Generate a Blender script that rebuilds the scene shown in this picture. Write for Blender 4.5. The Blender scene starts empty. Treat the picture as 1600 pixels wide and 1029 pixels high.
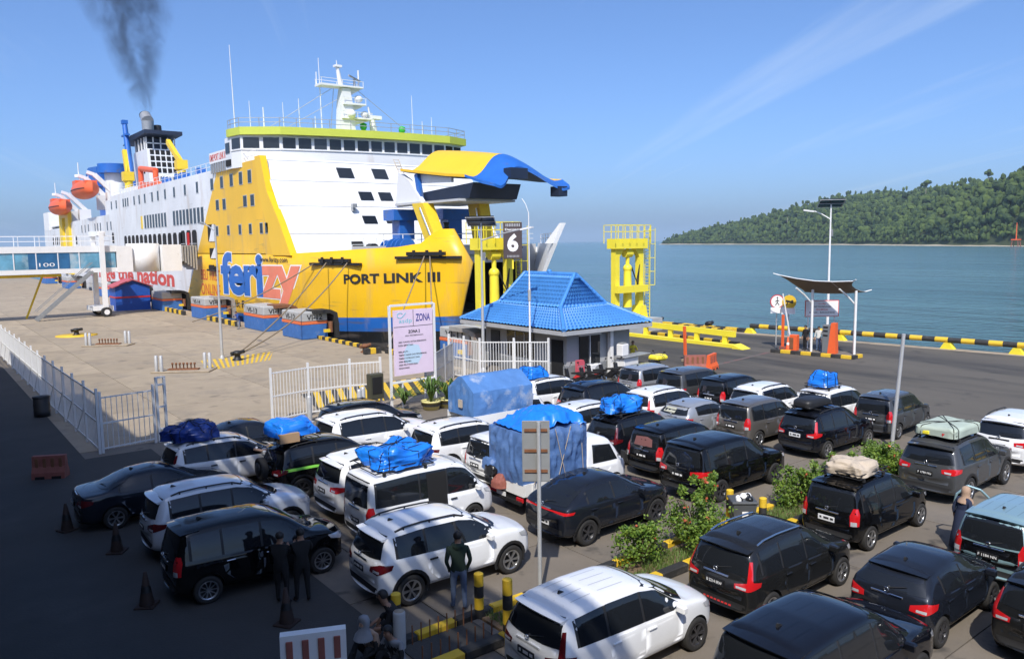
import bpy, bmesh, math, random
from mathutils import Vector, Matrix, noise
from mathutils.bvhtree import BVHTree

scene = bpy.context.scene
COL = scene.collection
R = math.radians

# ------------------------------------------------------------------ camera
CAM_H = 7.83                      # eye height above the car park
HEADING, PITCH, ROLL = R(52.2), math.atan(136.2 / 1227.0), R(-0.77)
fw = Vector((math.cos(HEADING) * math.cos(PITCH), math.sin(HEADING) * math.cos(PITCH), -math.sin(PITCH)))
rt = Vector((math.sin(HEADING), -math.cos(HEADING), 0))
up = rt.cross(fw)
rt, up = rt * math.cos(ROLL) + up * math.sin(ROLL), -rt * math.sin(ROLL) + up * math.cos(ROLL)
cam_data = bpy.data.cameras.new('camera')
cam = bpy.data.objects.new('camera', cam_data)
COL.objects.link(cam)
m = Matrix((rt, up, -fw)).transposed().to_4x4()
m.translation = Vector((0, 0, CAM_H))
cam.matrix_world = m
cam_data.sensor_width = 36.0
cam_data.lens = 36.0 * 1227.0 / 1600.0
cam_data.clip_start, cam_data.clip_end = 0.1, 200000.0
scene.camera = cam

# ------------------------------------------------------------------ sky, sun, exposure
SUN_EL, SUN_AZ = R(49), R(45)       # light travels towards +X +Y
SKY_STRENGTH, SUN_STRENGTH = 0.15, 3.35
world = bpy.data.worlds.new('World')
scene.world = world
world.use_nodes = True
wn = world.node_tree
bg = wn.nodes['Background']
sky = wn.nodes.new('ShaderNodeTexSky')
sky.sky_type = 'NISHITA'
sky.sun_disc = False
sky.sun_elevation = SUN_EL
sky.sun_rotation = R(225)
sky.altitude = 1000
sky.air_density = 0.8
sky.dust_density = 5.0
sky.ozone_density = 10.0
# thin cirrus streaks over the whole sky
tc = wn.nodes.new('ShaderNodeTexCoord'); sx_ = wn.nodes.new('ShaderNodeSeparateXYZ'); wn.links.new(tc.outputs['Generated'], sx_.inputs[0])
def wmath(op, a, b=None, c=None):
    n = wn.nodes.new('ShaderNodeMath'); n.operation = op
    for i, v in enumerate((a, b, c)):
        if v is None: continue
        if isinstance(v, (int, float)): n.inputs[i].default_value = v
        else: wn.links.new(v, n.inputs[i])
    return n.outputs[0]
zc = wmath('ADD', wmath('MAXIMUM', sx_.outputs[2], 0.0), .10)
cv = wn.nodes.new('ShaderNodeCombineXYZ')
wn.links.new(wmath('DIVIDE', sx_.outputs[0], zc), cv.inputs[0]); wn.links.new(wmath('DIVIDE', sx_.outputs[1], zc), cv.inputs[1])
mpw = wn.nodes.new('ShaderNodeMapping'); mpw.vector_type = 'TEXTURE'; mpw.inputs['Rotation'].default_value = (0, 0, R(62)); mpw.inputs['Scale'].default_value = (9.0, .55, 1)
mpw.inputs['Location'].default_value = (1.7, .35, 0)
wn.links.new(cv.outputs[0], mpw.inputs[0])
cn = wn.nodes.new('ShaderNodeTexNoise'); cn.inputs['Scale'].default_value = 1.0; cn.inputs['Detail'].default_value = 7; cn.inputs['Roughness'].default_value = .58; cn.inputs['Distortion'].default_value = .5
wn.links.new(mpw.outputs[0], cn.inputs['Vector'])
cr = wn.nodes.new('ShaderNodeMapRange'); cr.inputs[1].default_value = .56; cr.inputs[2].default_value = .80; cr.inputs[3].default_value = 0; cr.inputs[4].default_value = .42
wn.links.new(cn.outputs[0], cr.inputs[0])
cm = wn.nodes.new('ShaderNodeMix'); cm.data_type = 'RGBA'; cm.inputs[7].default_value = (4.2, 4.7, 5.2, 1)
wn.links.new(cr.outputs[0], cm.inputs[0]); wn.links.new(sky.outputs[0], cm.inputs[6])
wn.links.new(cm.outputs[2], bg.inputs[0])
bg.inputs[1].default_value = SKY_STRENGTH
sun_data = bpy.data.lights.new('sun', 'SUN')
sun_data.energy = SUN_STRENGTH
sun_data.angle = R(0.5)
sun_data.color = (1.0, 0.94, 0.84)
sun = bpy.data.objects.new('sun', sun_data)
COL.objects.link(sun)
SUN_DIR = Vector((math.cos(SUN_AZ) * math.cos(SUN_EL), math.sin(SUN_AZ) * math.cos(SUN_EL), -math.sin(SUN_EL)))
sun.rotation_euler = SUN_DIR.to_track_quat('-Z', 'Y').to_euler()
sun.location = (-20, -20, 60)
vs = scene.view_settings
vs.view_transform = 'Standard'
vs.look = 'None'
vs.exposure = 0.5
vs.gamma = 1.0
vs.use_curve_mapping = False
scene.cycles.max_bounces = 6
scene.cycles.transparent_max_bounces = 12
scene.cycles.volume_bounces = 0
scene.cycles.caustics_reflective = False
scene.cycles.caustics_refractive = False
scene.cycles.use_denoising = True
scene.cycles.sample_clamp_indirect = 4.0

# ------------------------------------------------------------------ helpers: objects
def tag(o, label=None, cat=None, group=None, kind=None):
    if label: o['label'] = label
    if cat: o['category'] = cat
    if group: o['group'] = group
    if kind: o['kind'] = kind
    return o

def empty(name, loc=(0, 0, 0), rz=0.0, parent=None):
    o = bpy.data.objects.new(name, None)
    COL.objects.link(o)
    o.location = loc
    o.rotation_euler = (0, 0, rz)
    o.empty_display_size = 0.2
    if parent: o.parent = parent
    return o

def thing(name, label, cat, loc=(0, 0, 0), rz=0.0, group=None):
    return tag(empty(name, loc, rz), label, cat, group)

def obj(name, mesh, parent=None, mats=None, loc=None, rot=None, scale=None):
    o = bpy.data.objects.new(name, mesh)
    COL.objects.link(o)
    if parent: o.parent = parent
    if loc: o.location = loc
    if rot: o.rotation_euler = rot
    if scale: o.scale = scale
    if mats:                                  # materials held by the object, so copies share one mesh
        for i, mt in enumerate(mats if isinstance(mats, (list, tuple)) else [mats]):
            while len(mesh.materials) <= i: mesh.materials.append(None)
            o.material_slots[i].link = 'OBJECT'
            o.material_slots[i].material = mt
    return o

def copy_tree(o, parent=None):
    c = o.copy()
    COL.objects.link(c)
    c.parent = parent
    for ch in list(o.children):
        copy_tree(ch, c)
    return c

def lerp(a, b, t): return a + (b - a) * t

class MB:
    """collects boxes, tubes and sheets into one mesh"""
    def __init__(s): s.v, s.f, s.m, s.sm = [], [], [], []
    def add(s, vs_, fs, mi=0, smooth=False):
        k = len(s.v)
        s.v += [tuple(p) for p in vs_]
        for f in fs:
            s.f.append([i + k for i in f]); s.m.append(mi); s.sm.append(smooth)
        return s
    def box(s, x0, x1, y0, y1, z0, z1, mi=0):
        v = [(x, y, z) for z in (z0, z1) for x, y in ((x0, y0), (x1, y0), (x1, y1), (x0, y1))]
        return s.add(v, [(3, 2, 1, 0), (4, 5, 6, 7), (0, 1, 5, 4), (1, 2, 6, 5), (2, 3, 7, 6), (3, 0, 4, 7)], mi)
    def cbox(s, c, d, mi=0, rz=0.0, ch=0.0):
        """box by centre and size, optional yaw and chamfer"""
        hx, hy, hz = d[0] / 2, d[1] / 2, d[2] / 2
        ca, sa = math.cos(rz), math.sin(rz)
        def T(x, y, z): return (c[0] + x * ca - y * sa, c[1] + x * sa + y * ca, c[2] + z)
        if ch <= 0:
            v = [T(x, y, z) for z in (-hz, hz) for x, y in ((-hx, -hy), (hx, -hy), (hx, hy), (-hx, hy))]
            return s.add(v, [(3, 2, 1, 0), (4, 5, 6, 7), (0, 1, 5, 4), (1, 2, 6, 5), (2, 3, 7, 6), (3, 0, 4, 7)], mi)
        v = []
        for z, i in ((-hz, ch), (-hz + ch, 0), (hz - ch, 0), (hz, ch)):
            a, b = hx - i, hy - i
            q = ch * .6 if i == 0 else 0
            v += [T(-a + q, -b, z), T(a - q, -b, z), T(a, -b + q, z), T(a, b - q, z), T(a - q, b, z), T(-a + q, b, z), T(-a, b - q, z), T(-a, -b + q, z)]
        f = [tuple(range(7, -1, -1)), tuple(range(24, 32))]
        for k in range(3):
            for j in range(8):
                f.append((k * 8 + j, k * 8 + (j + 1) % 8, k * 8 + 8 + (j + 1) % 8, k * 8 + 8 + j))
        return s.add(v, f, mi)
    def cyl(s, p0, p1, r0, r1=None, n=10, mi=0, smooth=True, cap=True):
        r1 = r0 if r1 is None else r1
        p0, p1 = Vector(p0), Vector(p1)
        d = (p1 - p0).normalized()
        a = d.orthogonal().normalized(); b = d.cross(a)
        v = []
        for p, r in ((p0, r0), (p1, r1)):
            for i in range(n):
                t = 2 * math.pi * i / n
                v.append(p + a * math.cos(t) * r + b * math.sin(t) * r)
        s.add(v, [(i, (i + 1) % n, n + (i + 1) % n, n + i) for i in range(n)], mi, smooth)
        if cap: s.add(v, [tuple(range(n - 1, -1, -1)), tuple(range(n, 2 * n))], mi)
        return s
    def tube(s, pts, r, n=6, mi=0):
        for a, b in zip(pts[:-1], pts[1:]): s.cyl(a, b, r, r, n, mi)
        return s
    def bar(s, p0, p1, w, h=None, mi=0, upv=(0, 0, 1)):
        """rectangular bar between two points"""
        h = w if h is None else h
        p0, p1 = Vector(p0), Vector(p1); d = (p1 - p0).normalized()
        u = Vector(upv)
        if abs(d.dot(u)) > .98: u = Vector((1, 0, 0))
        a = d.cross(u).normalized(); b = a.cross(d)
        v = [p + a * sx * w / 2 + b * sy * h / 2 for p in (p0, p1) for sx, sy in ((-1, -1), (1, -1), (1, 1), (-1, 1))]
        return s.add(v, [(3, 2, 1, 0), (4, 5, 6, 7), (0, 1, 5, 4), (1, 2, 6, 5), (2, 3, 7, 6), (3, 0, 4, 7)], mi)
    def prism(s, poly, mapf, d0, d1, mi=0):
        """polygon (u,v) extruded from depth d0 to d1; mapf(u,v,d) -> point"""
        n = len(poly)
        v = [mapf(u, w, d0) for u, w in poly] + [mapf(u, w, d1) for u, w in poly]
        f = [tuple(range(n - 1, -1, -1)), tuple(range(n, 2 * n))] + [(i, (i + 1) % n, n + (i + 1) % n, n + i) for i in range(n)]
        return s.add(v, f, mi)
    def lathe(s, c, prof, n=16, mi=0, axis='z', smooth=True):
        """profile [(r,h)] turned round an axis through c"""
        v = []
        for r, h in prof:
            for i in range(n):
                t = 2 * math.pi * i / n
                a, b = r * math.cos(t), r * math.sin(t)
                v.append({'z': (c[0] + a, c[1] + b, c[2] + h), 'y': (c[0] + a, c[1] + h, c[2] + b), 'x': (c[0] + h, c[1] + a, c[2] + b)}[axis])
        f = []
        for k in range(len(prof) - 1):
            for i in range(n):
                f.append((k * n + i, k * n + (i + 1) % n, (k + 1) * n + (i + 1) % n, (k + 1) * n + i))
        return s.add(v, f, mi, smooth)
    def ball(s, c, r, n=8, m_=6, mi=0, sc=(1, 1, 1)):
        prof = [(r * math.sin(math.pi * k / m_), -r * math.cos(math.pi * k / m_)) for k in range(m_ + 1)]
        k0 = len(s.v)
        s.lathe((0, 0, 0), prof, n, mi)
        for i in range(k0, len(s.v)):
            x, y, z = s.v[i]; s.v[i] = (c[0] + x * sc[0], c[1] + y * sc[1], c[2] + z * sc[2])
        return s
    def grid(s, nu, nv, fn, mi=0, smooth=True):
        v = [fn(i / nu, j / nv) for j in range(nv + 1) for i in range(nu + 1)]
        f = [(j * (nu + 1) + i, j * (nu + 1) + i + 1, (j + 1) * (nu + 1) + i + 1, (j + 1) * (nu + 1) + i) for j in range(nv) for i in range(nu)]
        return s.add(v, f, mi, smooth)
    def mesh(s, name, fix=True):
        me = bpy.data.meshes.new(name)
        me.from_pydata(s.v, [], s.f)
        me.polygons.foreach_set('material_index', s.m)
        me.polygons.foreach_set('use_smooth', s.sm)
        if fix:
            bm = bmesh.new(); bm.from_mesh(me)
            bmesh.ops.recalc_face_normals(bm, faces=bm.faces)
            bm.to_mesh(me); bm.free()
        me.update()
        return me
    def build(s, name, mats, parent=None, loc=None, fix=True):
        me = s.mesh(name, fix)
        for mt in (mats if isinstance(mats, (list, tuple)) else [mats]): me.materials.append(mt)
        return obj(name, me, parent, loc=loc)

# ------------------------------------------------------------------ materials
def mat(name, col, rough=0.5, metal=0.0, var=0.0, scale=4.0, bump=0.0, bscale=None, coat=0.0, spec=0.5,
        stain=None, dirt=None, dirt_amt=0.0, dirt_scale=2.0, dirt_lo=0.55, rand=0.0, stretch=None):
    """principled material; var = light/dark mottling, dirt = second colour in patches, rand = tint per object"""
    mt = bpy.data.materials.new(name); mt.use_nodes = True
    t = mt.node_tree; N = t.nodes; L = t.links
    p = N['Principled BSDF']
    p.inputs['Roughness'].default_value = rough
    p.inputs['Metallic'].default_value = metal
    p.inputs['Coat Weight'].default_value = coat
    p.inputs['Coat Roughness'].default_value = 0.06
    p.inputs['Specular IOR Level'].default_value = spec
    c4 = (*col, 1.0)
    p.inputs['Base Color'].default_value = c4
    out = None
    geo = N.new('ShaderNodeTexCoord')
    src = geo.outputs['Object']
    if stretch:
        mp = N.new('ShaderNodeMapping'); mp.inputs['Scale'].default_value = stretch
        L.new(src, mp.inputs[0]); src = mp.outputs[0]
    if var > 0:
        nz = N.new('ShaderNodeTexNoise'); nz.inputs['Scale'].default_value = scale; nz.inputs['Detail'].default_value = 5
        nz.inputs['Roughness'].default_value = 0.6
        L.new(src, nz.inputs['Vector'])
        mr = N.new('ShaderNodeMapRange'); mr.inputs[1].default_value = .25; mr.inputs[2].default_value = .75
        mr.inputs[3].default_value = 1 - var; mr.inputs[4].default_value = 1 + var
        L.new(nz.outputs[0], mr.inputs[0])
        mx = N.new('ShaderNodeMix'); mx.data_type = 'RGBA'; mx.blend_type = 'MULTIPLY'; mx.inputs[0].default_value = 1
        mx.inputs[6].default_value = c4
        L.new(mr.outputs[0], mx.inputs[7]); out = mx.outputs[2]
    if dirt:
        nz = N.new('ShaderNodeTexNoise'); nz.inputs['Scale'].default_value = dirt_scale; nz.inputs['Detail'].default_value = 8
        nz.inputs['Roughness'].default_value = 0.65
        L.new(src, nz.inputs['Vector'])
        mr = N.new('ShaderNodeMapRange'); mr.inputs[1].default_value = dirt_lo; mr.inputs[2].default_value = dirt_lo + .16
        mr.inputs[3].default_value = 0; mr.inputs[4].default_value = dirt_amt
        L.new(nz.outputs[0], mr.inputs[0])
        mx = N.new('ShaderNodeMix'); mx.data_type = 'RGBA'
        L.new(mr.outputs[0], mx.inputs[0])
        if out: L.new(out, mx.inputs[6])
        else: mx.inputs[6].default_value = c4
        mx.inputs[7].default_value = (*dirt, 1); out = mx.outputs[2]
    if stain:                                  # dark spots and drips: (colour, scale, threshold, amount)
        nz = N.new('ShaderNodeTexNoise'); nz.inputs['Scale'].default_value = stain[1]; nz.inputs['Detail'].default_value = 3
        gp = N.new('ShaderNodeNewGeometry'); L.new(gp.outputs['Position'], nz.inputs['Vector'])
        mr = N.new('ShaderNodeMapRange'); mr.inputs[1].default_value = stain[2]; mr.inputs[2].default_value = stain[2] + .1
        mr.inputs[3].default_value = 0; mr.inputs[4].default_value = stain[3]
        L.new(nz.outputs[0], mr.inputs[0])
        mx = N.new('ShaderNodeMix'); mx.data_type = 'RGBA'; L.new(mr.outputs[0], mx.inputs[0])
        if out: L.new(out, mx.inputs[6])
        else: mx.inputs[6].default_value = c4
        mx.inputs[7].default_value = (*stain[0], 1); out = mx.outputs[2]
    if rand > 0:
        oi = N.new('ShaderNodeObjectInfo')
        mr = N.new('ShaderNodeMapRange'); mr.inputs[3].default_value = 1 - rand; mr.inputs[4].default_value = 1 + rand
        L.new(oi.outputs['Random'], mr.inputs[0])
        mx = N.new('ShaderNodeMix'); mx.data_type = 'RGBA'; mx.blend_type = 'MULTIPLY'; mx.inputs[0].default_value = 1
        if out: L.new(out, mx.inputs[6])
        else: mx.inputs[6].default_value = c4
        L.new(mr.outputs[0], mx.inputs[7]); out = mx.outputs[2]
    if out: L.new(out, p.inputs['Base Color'])
    if bump > 0:
        nz = N.new('ShaderNodeTexNoise'); nz.inputs['Scale'].default_value = bscale or scale * 4; nz.inputs['Detail'].default_value = 4
        L.new(src, nz.inputs['Vector'])
        b = N.new('ShaderNodeBump'); b.inputs['Strength'].default_value = bump; b.inputs['Distance'].default_value = 0.05
        L.new(nz.outputs[0], b.inputs['Height']); L.new(b.outputs[0], p.inputs['Normal'])
    return mt

M = {}
def dm(key, *a, **k): M[key] = mat(key, *a, **k)
dm('white_paint', (.78, .78, .77), .45, var=.05, scale=1.5, dirt=(.42, .33, .24), dirt_amt=.35, dirt_scale=.9, dirt_lo=.62)
dm('white_clean', (.80, .80, .80), .4, var=.03)
dm('ship_white', (.74, .75, .76), .4, var=.045, scale=.35, dirt=(.46, .36, .27), dirt_amt=.45, dirt_scale=.6, dirt_lo=.60, stretch=(1, 1, .18))
dm('ship_grey', (.50, .51, .52), .5, var=.06, scale=.6)
dm('yellow_safety', (.80, .56, .03), .45, var=.06, scale=2, dirt=(.30, .20, .08), dirt_amt=.5, dirt_scale=1.5, dirt_lo=.6)
dm('yellow_bright', (.88, .74, .05), .45, var=.05, scale=1.5, dirt=(.45, .33, .10), dirt_amt=.4, dirt_scale=.8, dirt_lo=.62)
dm('ship_yellow', (.86, .52, .015), .38, var=.04, scale=.4, dirt=(.66, .36, .03), dirt_amt=.4, dirt_scale=.35, dirt_lo=.6, stretch=(1, 1, .3))
dm('ship_blue', (.02, .13, .48), .45, var=.12, scale=.8, dirt=(.12, .13, .13), dirt_amt=.8, dirt_scale=.7, dirt_lo=.57)
dm('navy', (.012, .022, .05), .6, var=.2, scale=.6)
dm('lime', (.52, .58, .07), .45, var=.04)
dm('orange_boat', (.75, .13, .045), .45, var=.08, scale=1)
dm('black', (.015, .015, .016), .5, var=.15)
dm('black_rubber', (.022, .021, .02), .75, var=.2, scale=3)
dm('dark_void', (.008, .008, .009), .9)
dm('steel', (.42, .43, .44), .45, metal=.5, var=.12, scale=3)
dm('galv', (.50, .51, .52), .5, metal=.3, var=.1, scale=2)
dm('rust', (.20, .085, .04), .85, var=.3, scale=4)
dm('rusty_grey', (.30, .29, .27), .8, var=.18, scale=2, dirt=(.22, .10, .05), dirt_amt=.8, dirt_scale=1.2, dirt_lo=.5)
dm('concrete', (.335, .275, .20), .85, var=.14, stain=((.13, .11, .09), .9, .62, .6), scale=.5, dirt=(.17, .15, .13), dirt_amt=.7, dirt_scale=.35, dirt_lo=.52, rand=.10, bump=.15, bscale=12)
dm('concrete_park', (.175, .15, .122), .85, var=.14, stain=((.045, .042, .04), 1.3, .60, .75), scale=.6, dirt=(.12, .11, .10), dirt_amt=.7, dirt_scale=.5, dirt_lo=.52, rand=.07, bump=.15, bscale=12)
dm('joint', (.10, .09, .08), .95, var=.2)
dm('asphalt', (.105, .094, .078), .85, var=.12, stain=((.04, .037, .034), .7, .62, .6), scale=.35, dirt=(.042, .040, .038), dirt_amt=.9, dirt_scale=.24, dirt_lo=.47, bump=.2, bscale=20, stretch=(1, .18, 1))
dm('asphalt_and_shade', (.055, .053, .05), .9, var=.15, scale=.5, dirt=(.09, .085, .08), dirt_amt=.5, dirt_scale=.3, dirt_lo=.55, bump=.2, bscale=20)  # dark asphalt tone, also used to paint extra shade into the left lane
dm('kerb_black', (.03, .03, .03), .7, var=.25, scale=3, dirt=(.16, .14, .12), dirt_amt=.5, dirt_scale=3)
dm('kerb_yellow', (.72, .47, .03), .6, var=.12, scale=3, dirt=(.28, .20, .10), dirt_amt=.55, dirt_scale=3)
dm('soil', (.17, .115, .07), .95, var=.25, scale=5, bump=.4)
dm('roof_blue', (.065, .25, .62), .42, var=.10, scale=1.2, dirt=(.03, .13, .40), dirt_amt=.5, dirt_scale=.8)
dm('wall_grey', (.36, .37, .38), .8, var=.06, scale=1.0, dirt=(.25, .24, .22), dirt_amt=.4, dirt_scale=.8)
dm('wall_dark', (.05, .052, .056), .8, var=.1)
dm('glass_dark', (.012, .014, .017), .05, spec=.6)
dm('glass_ship', (.018, .022, .028), .12, spec=.6, rand=.6)
dm('tarp_blue', (.014, .20, .78), .32, var=.10, scale=3, coat=.15)
dm('tarp_navy', (.012, .035, .20), .35, var=.1, scale=3)
dm('tarp_faded', (.085, .21, .48), .55, var=.16, scale=1.5, dirt=(.52, .55, .58), dirt_amt=.85, dirt_scale=1.0, dirt_lo=.54, bump=.4, bscale=5)
dm('tarp_grey_blue', (.085, .17, .38), .5, var=.28, scale=2.2, dirt=(.24, .28, .33), dirt_amt=.5, dirt_scale=2.4, dirt_lo=.57, bump=.6, bscale=5)
dm('tarp_beige', (.50, .42, .33), .75, var=.1, scale=3, bump=.2)
dm('canvas_brown', (.20, .155, .11), .85, var=.08, scale=2)
dm('tarp_green', (.40, .47, .40), .7, var=.1, scale=3)
dm('cardboard', (.42, .27, .15), .85, var=.06)
dm('rope', (.24, .19, .13), .9)
dm('red', (.55, .03, .03), .45)
dm('orange', (.80, .13, .035), .5, var=.06)
dm('orange_dull', (.30, .10, .075), .75, var=.2)
dm('cone_dark', (.035, .02, .015), .8, var=.2)
dm('letter_blue', (.02, .14, .50), .5, var=.15, scale=.6, dirt=(.35, .28, .2), dirt_amt=.4, dirt_scale=.8, dirt_lo=.62)
dm('letter_coral', (.80, .23, .14), .5, var=.12, scale=.6, dirt=(.6, .35, .2), dirt_amt=.4, dirt_scale=.8, dirt_lo=.6)
dm('letter_white', (.85, .85, .84), .5)
dm('letter_black', (.02, .02, .022), .6)
dm('letter_red', (.62, .07, .05), .5)
dm('letter_navy', (.05, .06, .30), .5)
dm('letter_teal', (.20, .62, .70), .5)
dm('sign_pink', (.82, .66, .80), .45, var=.07, scale=1.4)
dm('sign_blue_wash', (.60, .68, .86), .45)
dm('sign_grey', (.24, .25, .255), .6, var=.08)
dm('sign_brown', (.075, .055, .055), .5)
dm('fender_blue', (.04, .145, .42), .6, var=.18, scale=1.5, dirt=(.30, .31, .32), dirt_amt=.6, dirt_scale=1.8, dirt_lo=.58)
dm('fender_grey', (.40, .41, .41), .75, var=.12, scale=1.2, dirt=(.22, .12, .06), dirt_amt=.7, dirt_scale=1.2, dirt_lo=.56)
dm('fender_orange', (.72, .17, .06), .6)
dm('hut_blue', (.015, .09, .44), .5, var=.1)
dm('hut_roof', (.46, .10, .12), .7, var=.1)
dm('tail_red', (.55, .012, .016), .12, coat=1.0)
dm('tail_dark', (.11, .006, .009), .12, coat=1.0)
dm('lamp_clear', (.62, .63, .66), .12, coat=1.0, metal=.3)
dm('lamp_dark', (.10, .105, .12), .1, coat=1.0, metal=.4)
dm('chrome', (.75, .75, .76), .15, metal=1.0)
dm('rim_silver', (.52, .53, .55), .28, metal=.9)
dm('rim_dark', (.10, .10, .11), .3, metal=.7)
dm('tyre', (.022, .021, .02), .8, var=.2, scale=8)
dm('plastic_black', (.02, .02, .021), .55)
dm('seam', (.006, .006, .007), .7)
dm('plate_black', (.012, .012, .013), .4)
dm('plate_white', (.76, .77, .78), .4)
dm('interior', (.02, .02, .022), .8)
dm('door_card', (.50, .44, .36), .8)
dm('sticker_green', (.22, .62, .08), .5)
dm('sticker_pink', (.78, .25, .48), .5)
dm('skin', (.30, .165, .105), .55)
dm('hair', (.012, .010, .009), .6)
dm('skin_light', (.42, .26, .18), .55)
dm('cloth_green', (.014, .03, .02), .9)
dm('cloth_black', (.012, .012, .013), .9)
dm('cloth_denim', (.10, .145, .25), .9, var=.15, scale=8)
dm('cloth_grey', (.24, .25, .27), .9, var=.1, scale=8)
dm('cloth_beige', (.40, .27, .19), .9, var=.1, scale=8)
dm('cloth_blue', (.03, .08, .30), .9)
dm('cloth_yellow', (.72, .60, .05), .9)
dm('cloth_white', (.65, .65, .62), .9)
dm('cloth_navy', (.02, .03, .07), .9)
dm('shoe', (.05, .045, .04), .7)
dm('bark', (.14, .10, .07), .9, var=.2, scale=6)
dm('solar', (.012, .016, .03), .15, spec=.6)
dm('pot_yellow', (.72, .66, .28), .7, var=.1)
dm('bin_grey', (.075, .08, .085), .55, var=.08)
dm('bag_black', (.012, .012, .013), .3)
dm('green_paint', (.03, .42, .05), .5)

def leaf_mat(name, c0, c1, rough=.55, trans=.25):
    mt = bpy.data.materials.new(name); mt.use_nodes = True
    t = mt.node_tree; N = t.nodes; L = t.links; p = N['Principled BSDF']
    p.inputs['Roughness'].default_value = rough
    at = N.new('ShaderNodeNewGeometry')
    mx = N.new('ShaderNodeMix'); mx.data_type = 'RGBA'
    mx.inputs[6].default_value = (*c0, 1); mx.inputs[7].default_value = (*c1, 1)
    L.new(at.outputs['Random Per Island'], mx.inputs[0]); L.new(mx.outputs[2], p.inputs['Base Color'])
    if trans > 0:
        tr = N.new('ShaderNodeBsdfTranslucent'); L.new(mx.outputs[2], tr.inputs[0])
        ms = N.new('ShaderNodeMixShader'); ms.inputs[0].default_value = trans
        L.new(p.outputs[0], ms.inputs[1]); L.new(tr.outputs[0], ms.inputs[2])
        L.new(ms.outputs[0], N['Material Output'].inputs[0])
    return mt
M['leaf'] = leaf_mat('leaf', (.05, .125, .014), (.23, .34, .045))
M['leaf_flower'] = leaf_mat('leaf_flower', (.55, .09, .04), (.62, .20, .10))
M['leaf_strap'] = leaf_mat('leaf_strap', (.04, .11, .015), (.16, .24, .05))
M['grass'] = leaf_mat('grass', (.06, .13, .02), (.17, .25, .05))
M['forest'] = leaf_mat('forest', (.012, .034, .009), (.075, .115, .02), .85, 0)

def paint(name, col, metal=.0, rough=.4, dust=.12):
    mt = mat(name, col, rough, metal=metal, coat=1.0, var=.04, scale=1.5, dirt=tuple(lerp(c, d, .5) for c, d in zip(col, (.16, .14, .12))), dirt_amt=dust, dirt_scale=1.6, dirt_lo=.55)
    mt.node_tree.nodes['Principled BSDF'].inputs['Coat Roughness'].default_value = .025
    if max(col) < .1: mt.node_tree.nodes['Principled BSDF'].inputs['Specular IOR Level'].default_value = 0.0
    return mt
PAINT = {
    'white': paint('paint_white', (.82, .83, .84), 0, .4),
    'pearl': paint('paint_pearl', (.74, .75, .76), 0, .4),
    'black': paint('paint_black', (.0045, .0045, .005), 0, .5, .05),
    'bluish_black': paint('paint_bluish_black', (.006, .007, .011), 0, .5, .05),
    'grey': paint('paint_grey', (.075, .078, .082), .35, .38, .06),
    'dark_grey': paint('paint_dark_grey', (.017, .0175, .018), .25, .42, .05),
    'brown_grey': paint('paint_brown_grey', (.15, .14, .128), .45, .38),
    'silver': paint('paint_silver', (.42, .44, .47), .5, .38),
    'slate': paint('paint_slate', (.014, .017, .025), .25, .42, .04),
    'aqua': paint('paint_aqua', (.27, .42, .46), .3, .38),
    'pale_blue': paint('paint_pale_blue', (.62, .66, .71), .1, .38),
}

# ------------------------------------------------------------------ lettering
def text_geo(body, bold=0.0, res=3, spacing=1.0, shear=0.0):
    """outline of a line of text as (verts2d, faces), scaled to cap-height 1"""
    cu = bpy.data.curves.new('txt', 'FONT')
    cu.body = body; cu.size = 1.0; cu.offset = bold; cu.resolution_u = res; cu.space_character = spacing; cu.shear = shear
    o = bpy.data.objects.new('txt', cu)
    COL.objects.link(o)
    dg = bpy.context.evaluated_depsgraph_get()
    me = bpy.data.meshes.new_from_object(o.evaluated_get(dg))
    vs_ = [(v.co.x, v.co.y) for v in me.vertices]
    fs = [tuple(p.vertices) for p in me.polygons]
    bpy.data.objects.remove(o); bpy.data.curves.remove(cu); bpy.data.meshes.remove(me)
    return vs_, fs

def text_on(name, body, mp, width, height, material, parent=None, bold=0.0, spacing=1.0, shear=0.0, box=None, geo=None):
    """text stretched into width x height; mp(u,v) -> point. box = (x0,x1,y0,y1) frame of the font to use"""
    vs_, fs = geo or text_geo(body, bold, spacing=spacing, shear=shear)
    if not vs_: return None
    if box is None:
        xs = [v[0] for v in vs_]; ys = [v[1] for v in vs_]
        box = (min(xs), max(xs), min(ys), max(ys))
    x0, x1, y0, y1 = box
    me = bpy.data.meshes.new(name)
    me.from_pydata([tuple(mp((x - x0) / (x1 - x0) * width, (y - y0) / (y1 - y0) * height)) for x, y in vs_], [], fs)
    me.materials.append(material)
    me.update()
    return obj(name, me, parent)

def flat_map(o, u, v):
    o, u, v = Vector(o), Vector(u).normalized(), Vector(v).normalized()
    return lambda a, b: o + u * a + v * b
# ------------------------------------------------------------------ setting: sea, land, pavements
random.seed(7)
SEA_Z = -2.0

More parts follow.
